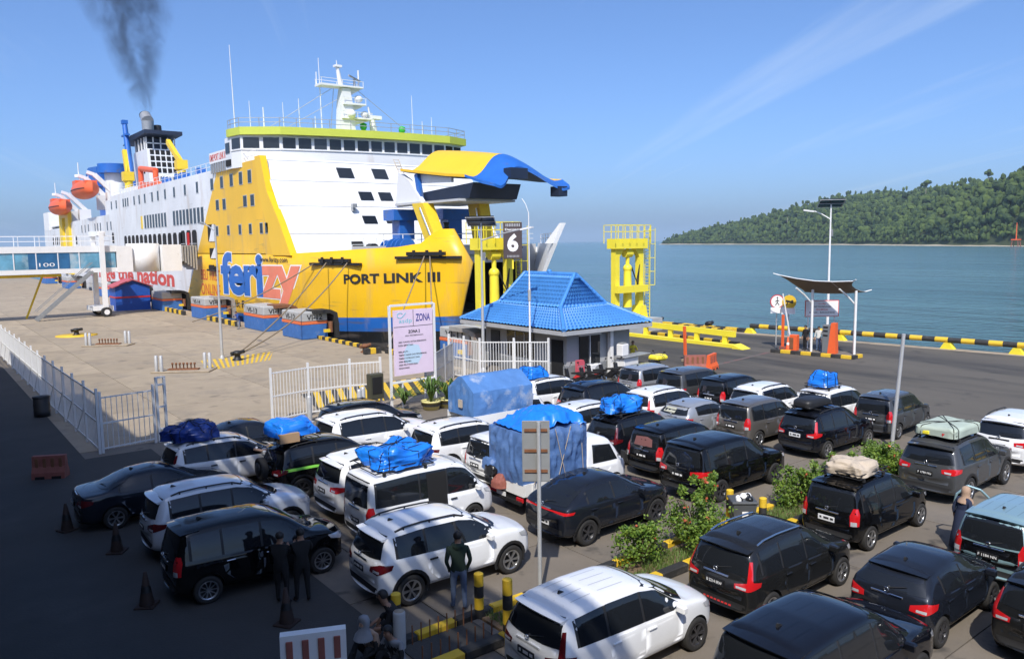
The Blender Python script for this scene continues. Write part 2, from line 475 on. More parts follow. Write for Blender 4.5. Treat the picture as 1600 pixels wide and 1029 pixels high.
def sea_material():
    mt = bpy.data.materials.new('sea_water'); mt.use_nodes = True
    t = mt.node_tree; N = t.nodes; L = t.links; p = N['Principled BSDF']
    p.inputs['Roughness'].default_value = .16
    p.inputs['IOR'].default_value = 1.33
    g = N.new('ShaderNodeNewGeometry')
    def nz(sc, det, stretch):
        mp = N.new('ShaderNodeMapping'); mp.inputs['Scale'].default_value = stretch; mp.inputs['Rotation'].default_value = (0, 0, R(30))
        L.new(g.outputs['Position'], mp.inputs[0])
        n = N.new('ShaderNodeTexNoise'); n.inputs['Scale'].default_value = sc; n.inputs['Detail'].default_value = det
        L.new(mp.outputs[0], n.inputs['Vector']); return n.outputs[0]
    big = nz(.012, 4, (1, .3, 1))
    rmp = N.new('ShaderNodeMapRange'); rmp.inputs[1].default_value = .3; rmp.inputs[2].default_value = .7
    L.new(big, rmp.inputs[0])
    mx = N.new('ShaderNodeMix'); mx.data_type = 'RGBA'
    mx.inputs[6].default_value = (.070, .152, .185, 1); mx.inputs[7].default_value = (.105, .205, .235, 1)
    L.new(rmp.outputs[0], mx.inputs[0]); L.new(mx.outputs[2], p.inputs['Base Color'])
    a, b, c = nz(.9, 5, (1, .5, 1)), nz(.16, 4, (1, .35, 1)), nz(.03, 3, (1, .3, 1))
    ad = N.new('ShaderNodeMath'); ad.operation = 'MULTIPLY_ADD'; ad.inputs[1].default_value = 2.5
    L.new(b, ad.inputs[0]); L.new(a, ad.inputs[2])
    ad2 = N.new('ShaderNodeMath'); ad2.operation = 'MULTIPLY_ADD'; ad2.inputs[1].default_value = 6
    L.new(c, ad2.inputs[0]); L.new(ad.outputs[0], ad2.inputs[2])
    bp = N.new('ShaderNodeBump'); bp.inputs['Strength'].default_value = 1.0; bp.inputs['Distance'].default_value = 1.5
    L.new(ad2.outputs[0], bp.inputs['Height']); L.new(bp.outputs[0], p.inputs['Normal'])
    return mt
S = 28000
sea = MB().add([(-S, -S, SEA_Z), (S, -S, SEA_Z), (S, S, SEA_Z), (-S, S, SEA_Z)], [(0, 1, 2, 3)]).build('sea', sea_material())
tag(sea, kind='structure')

# land body: quay, car park and road stand on it
EDGE = [(55.6, 53), (56.3, 39.2), (58.6, 20), (64, -25), (70, -80)]        # seaward edge on the right
land = [(-90, -80), (70, -80), (64, -25), (58.6, 20), (56.3, 39.2), (55.6, 53), (50.2, 53), (50.2, 45.5), (27.6, 45.5), (27.6, 260), (-90, 260)]
mb = MB()
mb.prism(land, lambda u, v, d: (u, v, d), -7.0, -0.03)
tag(mb.build('ground', M['joint']), kind='structure')

def slabs(name, rects, sx, sy, material, gap=.03):
    root = tag(empty(name), kind='structure')
    me = MB().box(-(sx - gap) / 2, (sx - gap) / 2, -(sy - gap) / 2, (sy - gap) / 2, -.06, 0).mesh('slab')
    me.materials.append(material)
    for x0, y0, nx, ny in rects:
        for i in range(nx):
            for j in range(ny):
                o = obj('slab', me, root, loc=(x0 + (i + .5) * sx, y0 + (j + .5) * sy, random.uniform(-.004, .003)))
    return root
slabs('quay_pavement', [(-2.4, 33.5, 5, 17)], 6.0, 7.0, M['concrete'])
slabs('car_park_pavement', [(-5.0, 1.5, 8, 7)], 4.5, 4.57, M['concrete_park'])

tag(MB().prism([(-5, 1.5), (7.2, 1.5), (7.2, 32.4), (4.9, 32.4), (4.9, 62), (-5, 62)], lambda u, v, d: (u, v, d), .002, .008).build('lane_shade_sheet', M['asphalt_and_shade']), kind='structure')  # dark asphalt sheet, laid to deepen the lane's shade by its colour
# asphalt road by the water
rp = [(31.03, -60), (66, -60), (62.7, -25), (57.3, 20), (55.0, 39.2), (54.3, 52.5), (50.5, 52.5), (50.5, 45.2), (31.03, 45.2)]
mb = MB().prism(rp, lambda u, v, d: (u, v, d), -.02, .0)
tag(mb.build('road', M['asphalt']), kind='structure')
mb = MB().box(27.65, 31.0, 33.55, 45.2, -.02, .0)
tag(mb.build('forecourt', M['concrete_park']), kind='structure')
# pale concrete edge apron along the water
ap = [(54.35, 52.5), (55.05, 39.2), (57.35, 20), (62.75, -25), (64.0, -25), (58.5, 20), (56.2, 39.2), (55.5, 52.5)]
tag(MB().prism(ap, lambda u, v, d: (u, v, d), -.02, .004).build('edge_apron', M['concrete']), kind='structure')
# plain ground left of the fence, behind the slabs
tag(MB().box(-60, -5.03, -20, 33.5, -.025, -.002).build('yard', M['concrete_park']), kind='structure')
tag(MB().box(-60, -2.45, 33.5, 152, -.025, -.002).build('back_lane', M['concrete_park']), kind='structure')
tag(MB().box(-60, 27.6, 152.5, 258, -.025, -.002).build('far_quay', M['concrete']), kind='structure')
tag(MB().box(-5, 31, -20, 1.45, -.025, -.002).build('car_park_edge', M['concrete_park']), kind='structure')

def hatch(name, quad, n, dark=True):
    """yellow diagonal paint bars inside a quad given by 4 corners"""
    root = tag(empty(name), kind='structure')
    a, b, c, d = [Vector((*q, 0)) for q in quad]
    P = lambda u, v: a.lerp(b, u).lerp(d.lerp(c, u), v)
    base = MB().add([(*(P(u, v).xy), .004) for u, v in ((0, 0), (1, 0), (1, 1), (0, 1))], [(0, 1, 2, 3)])
    if dark: base.build('dark_field', M['asphalt_and_shade'], root)
    for i in range(n):
        u0 = i / n; u1 = u0 + .5 / n; sh = .35 / n * 3
        pts = [(u0, 0), (u1, 0), (min(1, u1 + sh), 1), (min(1, u0 + sh), 1)]
        MB().add([(*(P(u, v).xy), .008) for u, v in pts], [(0, 1, 2, 3)]).build('stripe', M['kerb_yellow'], root)
    return root
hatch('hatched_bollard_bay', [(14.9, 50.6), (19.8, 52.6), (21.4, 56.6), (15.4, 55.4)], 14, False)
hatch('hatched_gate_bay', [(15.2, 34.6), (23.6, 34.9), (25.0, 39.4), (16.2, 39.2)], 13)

# faint red and dark traces on the road
tag(MB().add([(36.2, 30.0, .006), (47.2, 31.6, .006), (47.2, 31.9, .006), (36.2, 30.25, .006)], [(0, 1, 2, 3)]).build('worn_red_line', mat('worn_red', (.16, .085, .08), .9, var=.2, dirt=(.115, .108, .1), dirt_amt=.95, dirt_scale=.9, dirt_lo=.42)), kind='structure')

# ------------------------------------------------------------------ wooded island
shore = [(1900, 2050), (1620, 1630), (1366, 1211), (1215, 892), (1042, 603), (870, 393), (787, 273), (735, 170), (700, 60), (690, -80), (690, -260)]
hts = [0, 0, 34, 82, 78, 86, 232, 320, 330, 330, 330]
def shore_at(s):
    k = min(int(s), len(shore) - 2); t = s - k
    p = Vector(shore[k]).lerp(Vector(shore[k + 1]), t)
    d = (Vector(shore[min(k + 2, len(shore) - 1)]) - Vector(shore[max(k - 1, 0)])).normalized()
    return p, Vector((-d.y, d.x)), lerp(hts[k], hts[k + 1], t)
def hill(s, t):
    p, n, h = shore_at(s)
    q = p + n * t
    prof = 1 - math.exp(-t / 95.0)
    z = SEA_Z + .3 + h * prof * (1 + .16 * noise.noise(Vector((q.x * .006, q.y * .006, 3)))) + 6 * prof * noise.noise(Vector((q.x * .02, q.y * .02, 1)))
    if t <= 0: z = SEA_Z - 3
    return Vector((q.x, q.y, z))
S0, S1 = 2.0, 10.0
mb = MB().grid(110, 26, lambda u, v: hill(lerp(S0, S1, u), -8 + v * v * 520))
tag(mb.build('island', mat('island_soil', (.045, .06, .02), .9, var=.2, scale=.05)), kind='structure')
mb = MB()
def beachp(u, v):
    p, n, h = shore_at(lerp(S0, S1, u)); q = p + n * (-3 + v * (7 + 3 * noise.noise(Vector((u * 40, 0, 0)))))
    return (q.x, q.y, SEA_Z - .2 + v * 1.9)
tag(mb.grid(200, 2, beachp).build('beach', mat('sand', (.42, .37, .28), .9, var=.2, scale=.05)), kind='structure')
# forest crowns
bm = bmesh.new(); bmesh.ops.create_icosphere(bm, subdivisions=2, radius=1.0)
ico_v = [v.co.copy() for v in bm.verts]; ico_f = [tuple(v.index for v in f.verts) for f in bm.faces]; bm.free()
bm = bmesh.new(); bmesh.ops.create_icosphere(bm, subdivisions=1, radius=1.0)
ico1_v = [v.co.copy() for v in bm.verts]; ico1_f = [tuple(v.index for v in f.verts) for f in bm.faces]; bm.free()
rng = random.Random(11)
mb = MB()
def crown_into(mb, c, r, hgt, seed, fine):
    V, F = (ico_v, ico_f) if fine else (ico1_v, ico1_f)
    out = []
    for v in V:
        k = 1 + .42 * noise.noise(v * 1.7 + Vector((seed, 0, 0))) + .16 * noise.noise(v * 4.1 + Vector((0, seed, 0)))
        out.append((c[0] + v.x * r * k, c[1] + v.y * r * k, c[2] + v.z * hgt * k))
    mb.add(out, F, 0, False)
n_cr = 0
while n_cr < 13500:
    s = rng.uniform(S0 + .02, S1 - 2.2)
    t = 3 + 330 * rng.random() ** 1.5
    p = hill(s, t)
    d = math.hypot(p.x, p.y)
    big = rng.random() ** 2
    r = lerp(1.9, 5.4, big) * (0.55 if t < 10 else 1)
    h = lerp(2.4, 5.6, rng.random()) * (0.6 if t < 10 else 1)
    lift = h * .7 + (rng.uniform(5, 12) if rng.random() < .09 else rng.uniform(0, 3.0))
    crown_into(mb, (p.x, p.y, p.z + lift), r, h, rng.random() * 99, d < 1050 and big > .5)
    n_cr += 1
forest = tag(mb.build('forest', M['forest'], fix=False), 'dense dark green forest covering the island across the water', 'forest', kind='stuff')

# single trees that stand out of the canopy
def far_tree(s, t, h, r, label, bare=False):
    p = hill(s, t)
    o = thing('emergent_tree', label, 'tree', tuple(p), group='trees standing out of the island forest')
    m2 = MB(); m2.cyl((0, 0, -2), (0, 0, h * .8), .55, .25, 6)
    for k in range(5):
        a = k * 1.3; m2.cyl((0, 0, h * (.55 + .06 * k)), (math.cos(a) * r * .7, math.sin(a) * r * .7, h * (.75 + .05 * k)), .18, .07, 4)
    m2.build('trunk', mat('pale_bark', (.34, .31, .27), .9), o)
    m3 = MB(); rg = random.Random(int(s * 100))
    for k in range(7 if not bare else 4):
        a = rg.uniform(0, 6.28); q = rg.uniform(.2, .8) * r
        crown_into(m3, (math.cos(a) * q, math.sin(a) * q, h * rg.uniform(.78, 1.0)), r * rg.uniform(.35, .55) * (.6 if bare else 1), r * rg.uniform(.25, .4), rg.random() * 50, True)
    m3.build('crown', M['forest'] if not bare else mat('pale_leaf', (.16, .17, .13), .9), o)
far_tree(3.95, 150, 25, 7, 'tall tree rising above the ridge just left of the solar lamp')
far_tree(4.15, 200, 27, 7, 'slim tree above the ridge behind the solar panel')
far_tree(5.02, 215, 19, 7, 'left one of the twin round trees on the skyline saddle')
far_tree(5.18, 215, 20, 7, 'right one of the twin round trees on the skyline saddle')
far_tree(6.55, 150, 26, 8, 'dark tree high on the slope near the right edge')
far_tree(3.35, 40, 22, 6, 'pale-trunked tree halfway up the left slope of the island')
far_tree(6.02, 30, 24, 9, 'pale leafless tree above the red beacon on the shore', bare=True)
bp = hill(5.98, -6)
o = thing('shore_beacon', 'small red frame beacon on the shore at the right edge', 'beacon', (bp.x, bp.y, SEA_Z))
m2 = MB()
for sx in (-3, 3):
    for sy in (-3, 3): m2.cyl((sx, sy, -1), (sx * .7, sy * .7, 6), .35, .35, 6)
m2.build('leg_frame', M['orange_dull'], o)
MB().box(-3.0, 3.0, -3.0, 3.0, 5.6, 6.6).build('platform', M['orange'], o)
MB().cyl((0, 0, 6.5), (0, 0, 21), .5, .3, 6).build('mast', M['orange'], o)

# ------------------------------------------------------------------ terminal building behind the camera (casts the shade)
tb = thing('terminal_building', 'long grey terminal building behind the viewpoint that shades the car park', 'building', (0, 0, 0))
XE = -3.0
MB().box(-16, XE, -30, 24, 0, 17.6).build('wall', M['wall_dark'], tb)
MB().box(-14, XE - .2, 24.02, 37, 0, 17.0).build('low_wing', M['wall_dark'], tb)
MB().box(-14, XE - .2, 37.02, 52, 0, 15.0).build('low_wing', M['wall_dark'], tb)
MB().box(-14, XE - .2, 52.02, 80, 0, 12.6).build('low_wing', M['wall_dark'], tb)
MB().box(XE, .3, -30, 10.5, 11.9, 12.1).build('added_shade_roof', M['wall_dark'], tb)  # added unseen roof, blocks part of the sky to darken the shade
MB().box(XE, -1.3, -30, 10.5, 5.9, 6.15).build('walkway_floor', M['wall_dark'], tb)
sl3 = MB().box(-.10, .10, -27, 27, -.17, .17).mesh('screen_slat')
for k in range(5): obj('screen_slat', sl3, tb, M['steel'], loc=(XE - .2, -3, 18.1 + k * .78))
for y in range(-30, 24, 6): MB().box(XE - .45, XE - .33, y - .1, y + .1, 17.6, 21.6).build('screen_post', M['steel'], tb)
sl2 = MB().box(-.06, .06, -27, 27, -.05, .05).mesh('rail')
for k in range(4): obj('rail', sl2, tb, M['steel'], loc=(XE - .4, 65.5, 12.9 + k * .4))
# ------------------------------------------------------------------ the ferry
SX, AXIS = 29.6, 42.6                # near side plane and centre line
def near_x(y, z=4.0):
    """hull side facing the quay (x) at ship station y"""
    pts = [(52.5, 38.1), (54, 36.9), (56, 35.5), (58, 34.15), (60, 32.95), (63, 31.5), (66, 30.5), (70, 29.85), (74, 29.62), (78, SX), (300, SX)]
    for (a, xa), (b, xb) in zip(pts[:-1], pts[1:]):
        if y <= b:
            x = lerp(xa, xb, max(0, (y - a) / (b - a))); break
    if z < 1.5 and y < 78: x += (1.5 - z) * .28 * (78 - y) / 24
    return x
def top_z(y):
    pts = [(53, 9.0), (54.6, 9.0), (55.6, 8.6), (57, 7.85), (59, 7.55), (66, 7.25), (73, 7.0), (300, 7.0)]
    for (a, za), (b, zb) in zip(pts[:-1], pts[1:]):
        if y <= b: return lerp(za, zb, max(0, (y - a) / (b - a)))
    return 7.0
def bow_y(z):
    if z > 7: return lerp(53.25, 54.7, (z - 7) / 2)
    return lerp(54.4, 53.25, max(0, (z - 1.2) / 5.8)) if z > 1.2 else lerp(55.6, 54.4, (z + 3) / 4.2)

def ship_side_material():
    """white, yellow and blue paint areas of the hull plating"""
    mt = bpy.data.materials.new('ship_side_paint'); mt.use_nodes = True
    t = mt.node_tree; N = t.nodes; L = t.links; p = N['Principled BSDF']
    p.inputs['Roughness'].default_value = .38
    g = N.new('ShaderNodeNewGeometry'); sp = N.new('ShaderNodeSeparateXYZ'); L.new(g.outputs['Position'], sp.inputs[0])
    def mth(op, a, b=None):
        n = N.new('ShaderNodeMath'); n.operation = op
        for i, v in enumerate((a, b)):
            if v is None: continue
            if isinstance(v, (int, float)): n.inputs[i].default_value = v
            else: L.new(v, n.inputs[i])
        return n.outputs[0]
    def mixc(f, a, b):
        n = N.new('ShaderNodeMix'); n.data_type = 'RGBA'; L.new(f, n.inputs[0])
        for i, v in ((6, a), (7, b)):
            if isinstance(v, tuple): n.inputs[i].default_value = (*v, 1)
            else: L.new(v, n.inputs[i])
        return n.outputs[2]
    x, y, z = sp.outputs
    yl = mth('MULTIPLY_ADD', z, -.985); yl.node.inputs[2].default_value = 92.7 + 16.7 * .985
    isyel = mth('LESS_THAN', y, yl)
    zb = mth('MULTIPLY_ADD', y, -.040); zb.node.inputs[2].default_value = 1.75 + 54 * .040
    isblue = mth('LESS_THAN', z, zb)
    zk = mth('SUBTRACT', zb, 1.25)
    isblk = mth('LESS_THAN', z, zk)
    mp = N.new('ShaderNodeMapping'); mp.inputs['Scale'].default_value = (.6, .6, .12); L.new(g.outputs['Position'], mp.inputs[0])
    nz = N.new('ShaderNodeTexNoise'); nz.inputs['Scale'].default_value = 1.0; nz.inputs['Detail'].default_value = 8; nz.inputs['Roughness'].default_value = .65
    L.new(mp.outputs[0], nz.inputs['Vector'])
    mr = N.new('ShaderNodeMapRange'); mr.inputs[1].default_value = .53; mr.inputs[2].default_value = .80; mr.inputs[4].default_value = .65
    L.new(nz.outputs[0], mr.inputs[0])
    c = mixc(isyel, (.76, .77, .78), (.86, .50, .012))
    c = mixc(isblue, c, (.02, .13, .46))
    c = mixc(isblk, c, (.014, .014, .016))
    n3 = N.new('ShaderNodeTexNoise'); n3.inputs['Scale'].default_value = .16; n3.inputs['Detail'].default_value = 6; L.new(g.outputs['Position'], n3.inputs['Vector'])
    m3 = N.new('ShaderNodeMapRange'); m3.inputs[1].default_value = .3; m3.inputs[2].default_value = .7; m3.inputs[3].default_value = .86; m3.inputs[4].default_value = 1.08; L.new(n3.outputs[0], m3.inputs[0])
    mm = N.new('ShaderNodeMix'); mm.data_type = 'RGBA'; mm.blend_type = 'MULTIPLY'; mm.inputs[0].default_value = 1; L.new(c, mm.inputs[6]); L.new(m3.outputs[0], mm.inputs[7]); c = mm.outputs[2]
    c = mixc(mr.outputs[0], c, (.40, .29, .18))
    # scuffs from the fenders low on the side
    mp2 = N.new('ShaderNodeMapping'); mp2.inputs['Scale'].default_value = (.2, .14, 1.6); L.new(g.outputs['Position'], mp2.inputs[0])
    n4 = N.new('ShaderNodeTexNoise'); n4.inputs['Scale'].default_value = 1.6; n4.inputs['Detail'].default_value = 6; L.new(mp2.outputs[0], n4.inputs['Vector'])
    zz = N.new('ShaderNodeMapRange'); zz.inputs[1].default_value = 4.2; zz.inputs[2].default_value = 1.0; zz.inputs[3].default_value = 0; zz.inputs[4].default_value = .13; L.new(z, zz.inputs[0])
    sc_ = mth('ADD', n4.outputs[0], zz.outputs[0])
    m4 = N.new('ShaderNodeMapRange'); m4.inputs[1].default_value = .66; m4.inputs[2].default_value = .76; m4.inputs[4].default_value = .55; L.new(sc_, m4.inputs[0])
    c = mixc(m4.outputs[0], c, (.12, .10, .09))
    L.new(c, p.inputs['Base Color'])
    # plating seams, very shallow
    br = N.new('ShaderNodeTexBrick')
    cb = N.new('ShaderNodeCombineXYZ'); L.new(y, cb.inputs[0]); L.new(z, cb.inputs[1]); L.new(cb.outputs[0], br.inputs['Vector'])
    br.inputs['Scale'].default_value = 1.0; br.inputs['Brick Width'].default_value = 7.0; br.inputs['Row Height'].default_value = 2.1; br.inputs['Mortar Size'].default_value = .02; br.inputs['Mortar Smooth'].default_value = 1
    b = N.new('ShaderNodeBump'); b.inputs['Strength'].default_value = .25; b.inputs['Distance'].default_value = .03
    n2 = N.new('ShaderNodeTexNoise'); n2.inputs['Scale'].default_value = .5; L.new(g.outputs['Position'], n2.inputs['Vector'])
    ad = mth('MULTIPLY_ADD', n2.outputs[0], 2.0); L.new(br.outputs['Fac'], ad.node.inputs[2])
    L.new(ad, b.inputs['Height']); L.new(b.outputs[0], p.inputs['Normal'])
    return mt
SIDE = ship_side_material()
ship = thing('ferry', 'large yellow and white car ferry with open bow moored along the quay', 'ferry', (0, 0, 0))

zl = [-3.5, -1, .6, 1.8, 3.4, 5.2, 7.0]
ys = [52.6, 54, 55.5, 57, 59, 61.5, 64, 67, 70, 74, 79, 90, 120, 160, 200, 226, 231]
def hull_pt(y, k, side):
    tz = top_z(y)
    z = zl[k] if k < 6 else tz
    if k == 5: z = lerp(zl[4], tz, .5)
    yy = y if y > 57.5 else lerp(bow_y(z), 57.5, (y - 52.6) / 4.9)
    x = near_x(yy, z)
    if y > 200: x += (y - 200) * .06
    return (x if side < 0 else 2 * AXIS - x, yy, z)
for side in (-1, 1):
    mb = MB()
    nk = len(zl)
    ys_side = ys if side < 0 else [y for y in ys if y >= 64]
    v = [hull_pt(y, k, side) for y in ys_side for k in range(nk)]
    f = [(i * nk + k, i * nk + k + 1, (i + 1) * nk + k + 1, (i + 1) * nk + k) for i in range(len(ys_side) - 1) for k in range(nk - 1)]
    mb.add(v, f, 0, True)
    o = mb.build('hull_side', SIDE if side < 0 else M['ship_white'], ship)
    sm = o.modifiers.new('shell', 'SOLIDIFY'); sm.thickness = .35; sm.offset = 1 if side < 0 else -1
# normals must face outwards for solidify to go inwards: close the hull with decks and ends
mb = MB(); mb.box(SX + .1, 2 * AXIS - SX - .1, 230.8, 231.2, -3, 7.6); mb.build('transom', M['ship_white'], ship)
mb = MB()
fd = [(near_x(y) + .3, y) for y in (64.3, 66, 70, 75, 80)] + [(2 * AXIS - near_x(y) - .3, y) for y in (80, 75, 70, 66, 64.3)]
mb.prism(fd, lambda u, w, d: (u, w, d), 6.55, 6.75)
mb.prism([(near_x(y) + .3, y) for y in (57.5, 60, 62, 64.29)] + [(43.0, 64.29), (43.0, 57.5)], lambda u, w, d: (u, w, d), 6.55, 6.75); mb.build('forecastle_deck', mat('deck_green', (.12, .17, .14), .7, var=.1), ship)
# bow opening: grey bulkhead over the dark car deck, side walls, ramp
mb = MB(); mb.box(31.9, 52.8, 63.8, 64.2, 5.85, 7.65); mb.box(50.6, 52.6, 63.8, 64.2, .4, 5.85); mb.build('bow_bulkhead', M['ship_grey'], ship)
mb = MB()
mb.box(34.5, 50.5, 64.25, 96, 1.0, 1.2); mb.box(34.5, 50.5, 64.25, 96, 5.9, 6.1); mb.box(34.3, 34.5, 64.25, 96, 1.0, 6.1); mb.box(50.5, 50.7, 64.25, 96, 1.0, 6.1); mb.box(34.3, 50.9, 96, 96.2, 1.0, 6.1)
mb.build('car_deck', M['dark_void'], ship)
mb = MB(); mb.prism([(34.6, 64.2), (50.4, 64.2), (46.6, 50.0), (38.6, 50.0)], lambda u, w, d: (u, w, 1.0 + d - (64 - w) * .03), -.3, 0); mb.build('bow_ramp', M['rusty_grey'], ship)
mb = MB()
for z in (8.2, 8.7): mb.bar((34.5, 64, z), (52.6, 64, z), .06)
for x in range(35, 53, 2): mb.bar((x, 64, 7.65), (x, 64, 8.7), .06)
mb.build('bow_railing', M['white_clean'], ship)
text_on('lettering', 'MAX HEIGHT', flat_map((45.5, 63.785, 6.75), (1, 0, 0), (0, 0, 1)), 5.6, .6, M['letter_black'], ship, .02)
text_on('lettering', 'CLEARANCE 4.20 METER', flat_map((45.8, 63.785, 6.15), (1, 0, 0), (0, 0, 1)), 5.0, .34, M['letter_black'], ship, .01)
# far wing of the bow, flaring outwards, with its raised stem post
def wing_pt(u, w):
    z = lerp(-1.5, 7.7, w)
    y = lerp(64.3, 51.2, u)
    xr, xf = 53.5 - .22 * (7.7 - z), 44.35 - .45 * (7.7 - z)
    return Vector((lerp(xr, xf, u) + .1 * math.sin(math.pi * u), y + .12 * (7.7 - z) * u, z))
mb = MB(); mb.grid(10, 8, wing_pt); mb.grid(10, 8, lambda u, w: wing_pt(u, w) + Vector((.45, 0, 0)))
for u in (0, 1): mb.grid(1, 8, lambda a, w: wing_pt(u, w) + Vector((.45 * a, 0, 0)))
mb.grid(10, 1, lambda u, a: wing_pt(u, 1) + Vector((.45 * a, 0, 0)))
mb.build('bow_wing', M['ship_white'], ship)
a, b = wing_pt(.97, 1), Vector((45.3, 51.1, 9.45))
mb = MB(); mb.prism([(0, 0), (1.6, 0), (.55, 1.75), (.1, 1.75)], lambda u, w, d: (44.35 + .62 * w + d + u * .25, 51.2 + u, 7.68 + w), -.05, .4); mb.build('stem_post', M['ship_white'], ship)
mb = MB()
for k in range(6):
    p = wing_pt(.1 + k * .15, 1); mb.bar(p + Vector((.2, 0, 0)), p + Vector((.2, 0, .9)), .06)
    q = wing_pt(.1 + min(k + 1, 5) * .15, 1)
    for z in (.5, .9): mb.bar(p + Vector((.2, 0, z)), q + Vector((.2, 0, z)), .05)
mb.build('wing_railing', M['white_clean'], ship)

# superstructure: side walls, sloping front, decks
def front_y(z): return lerp(72.6, 79.4, (z - 7) / 9.4)
def zside(u, w, x): return (x, u, w)
mb = MB()
prof = [(72.6, 6.9), (75.6, 10.2), (78.2, 13.2), (79.6, 16.6), (149.5, 16.6), (151.5, 16.0), (152.5, 13.6), (190, 13.4), (193, 12.6), (230.5, 12.2), (230.5, 6.9)]
mb.prism(prof, zside, SX, SX + .5); mb.build('side_wall', SIDE, ship)
mb = MB(); mb.prism(prof, zside, 2 * AXIS - SX - .5, 2 * AXIS - SX); mb.build('side_wall', M['ship_white'], ship)
mb = MB()
def frontp(u, w):
    z = lerp(6.6, 16.7, w); x = lerp(SX + .5, 2 * AXIS - SX - .5, u)
    return (x, front_y(z) + .35 - 1.0 * math.sin(math.pi * u), z)
mb.grid(12, 8, frontp); mb.build('front_wall', M['ship_white'], ship)
mb = MB(); mb.box(SX + .5, 2 * AXIS - SX - .5, 81, 149.4, 16.3, 16.55); mb.build('top_deck', M['ship_grey'], ship)
mb = MB(); mb.box(SX + .5, 2 * AXIS - SX - .5, 152, 230.5, 12.9, 13.1); mb.box(SX + .5, 2 * AXIS - SX - .5, 149.5, 149.9, 12, 16.5); mb.build('boat_deck', M['ship_grey'], ship)
# horizontal ribs on the front
mb = MB()
for z in (8.95, 11.75, 14.4, 16.55):
    for i in range(12):
        a, b = frontp(i / 12, (z - 6.6) / 10.1), frontp((i + 1) / 12, (z - 6.6) / 10.1)
        mb.bar((a[0], a[1] - .03, a[2]), (b[0], b[1] - .03, b[2]), .10, .06)
mb.build('front_moulding', M['white_paint'], ship)['kind'] = 'stuff'
# yellow fin at the corner
mb = MB(); mb.prism([(72.4, 6.85), (75.0, 10.2), (77.8, 13.2), (79.3, 16.9), (80.8, 16.9), (80.0, 13.2), (78.5, 10.2), (77.0, 6.85)], zside, SX - .06, SX + .62)
mb.build('corner_fin', M['ship_yellow'], ship)

# windows ------------------------------------------------------------------
WB = MB().box(-.5, .5, -.5, .5, -.5, .5).mesh('window')
def side_window(y, z0, z1, w, name='window', material='glass_ship', d=.07):
    if name == 'window': obj('window_frame', WB, ship, M['galv'], loc=(near_x(y, (z0 + z1) / 2) - .012, y, (z0 + z1) / 2), scale=(.06, w + .16, z1 - z0 + .16))
    obj(name, WB, ship, M[material], loc=(near_x(y, (z0 + z1) / 2) - d / 2 + .01, y, (z0 + z1) / 2), scale=(d, w, z1 - z0))
for px_y in (82.5, 85.2, 88.2, 91.5, 95.0, 100.8, 106, 111, 115.5, 119.3, 122.5, 126.8, 130.2, 133.5, 137.8, 139.4, 141.0, 146.2, 150.0):
    side_window(px_y, 14.4, 15.65, .95 if px_y < 96 else .75)
for y in (82.0, 84.2, 91.0, 93.4): side_window(y, 12.0, 13.1, 1.0)
for k in range(9): side_window(99.3 + k * 1.55, 10.7, 12.55, .95)
for k in range(8): side_window(116.2 + k * 1.6, 10.65, 12.5, .95)
side_window(129.6, 10.6, 12.5, .9, 'panel', 'yellow_safety')
for y in (151.5, 154.5, 160.5, 163, 165.5, 172, 175.5, 179): side_window(y, 10.9, 12.3, .7)
for y in (78.3, 79.8, 83.0, 86.2, 90.0, 94.0): side_window(y, 9.1, 10.1, .75)
# promenade openings: arch-topped, dark inside
def opening(y, z0, z1, w):
    pts = [(-w / 2, z0), (w / 2, z0), (w / 2, z1 - .35), (w * .3, z1), (-w * .3, z1), (-w / 2, z1 - .35)]
    MB().prism([(y + a, b) for a, b in pts], zside, SX - .045, SX + .02).build('opening', M['dark_void'], ship)
for k in range(13): opening(109.3 + k * 2.65, 8.0 if k > 3 else 7.4, 9.7, 1.75)
for k in range(3): opening(104.6 + k * 2.5 - 1.5, 6.3, 9.9, 1.9)
MB().bar((SX - .06, 105.3, 7.0), (SX - .06, 105.3, 9.6), .18, .5).build('door', M['red'], ship)
mb = MB()
for k in range(3):
    for z in (7.0, 7.6, 8.2): mb.bar((SX - .08, 102.2 + k * 2.5, z), (SX - .08, 104.0 + k * 2.5, z), .05)
mb.build('railing', M['white_clean'], ship)
# shell hatches in the yellow area, with pale lining
for z0, z1, yc in ((8.4, 10.4, 96.2), (6.4, 7.6, 95.9)):
    MB().box(SX - .05, SX + .02, yc - 1.3, yc + 1.3, z0, z1).build('hatch', M['dark_void'], ship)
    MB().prism([(yc - 1.2, z0), (yc + .9, z0), (yc - .6, z1), (yc - 1.2, z1)], zside, SX - .09, SX - .055).build('hatch_lining', M['ship_white'], ship)
# fairleads on the bow
def fairlead(y0, y1, z):
    mb = MB()
    ym = (y0 + y1) / 2
    mb.bar((near_x(y0, z) - .22, y0, z), (near_x(y1, z) - .22, y1, z), .34, .22)
    mb.bar((near_x(y0 - .6 * (y0 - ym), z) - .16, lerp(y0, y1, .18), z + .32), (near_x(lerp(y0, y1, .82), z) - .16, lerp(y0, y1, .82), z + .32), .3, .3)
    for t in (.3, .5, .7):
        y = lerp(y0, y1, t); mb.cyl((near_x(y, z) - .25, y, z + .1), (near_x(y, z) - .25, y, z + .62), .14, .14, 8)
    mb.build('fairlead', M['black'], ship)
fairlead(68.6, 62.2, 6.1); fairlead(52.6 + 1.4, 59.0, 6.65)
fairlead(94.6, 97.6, 5.0)
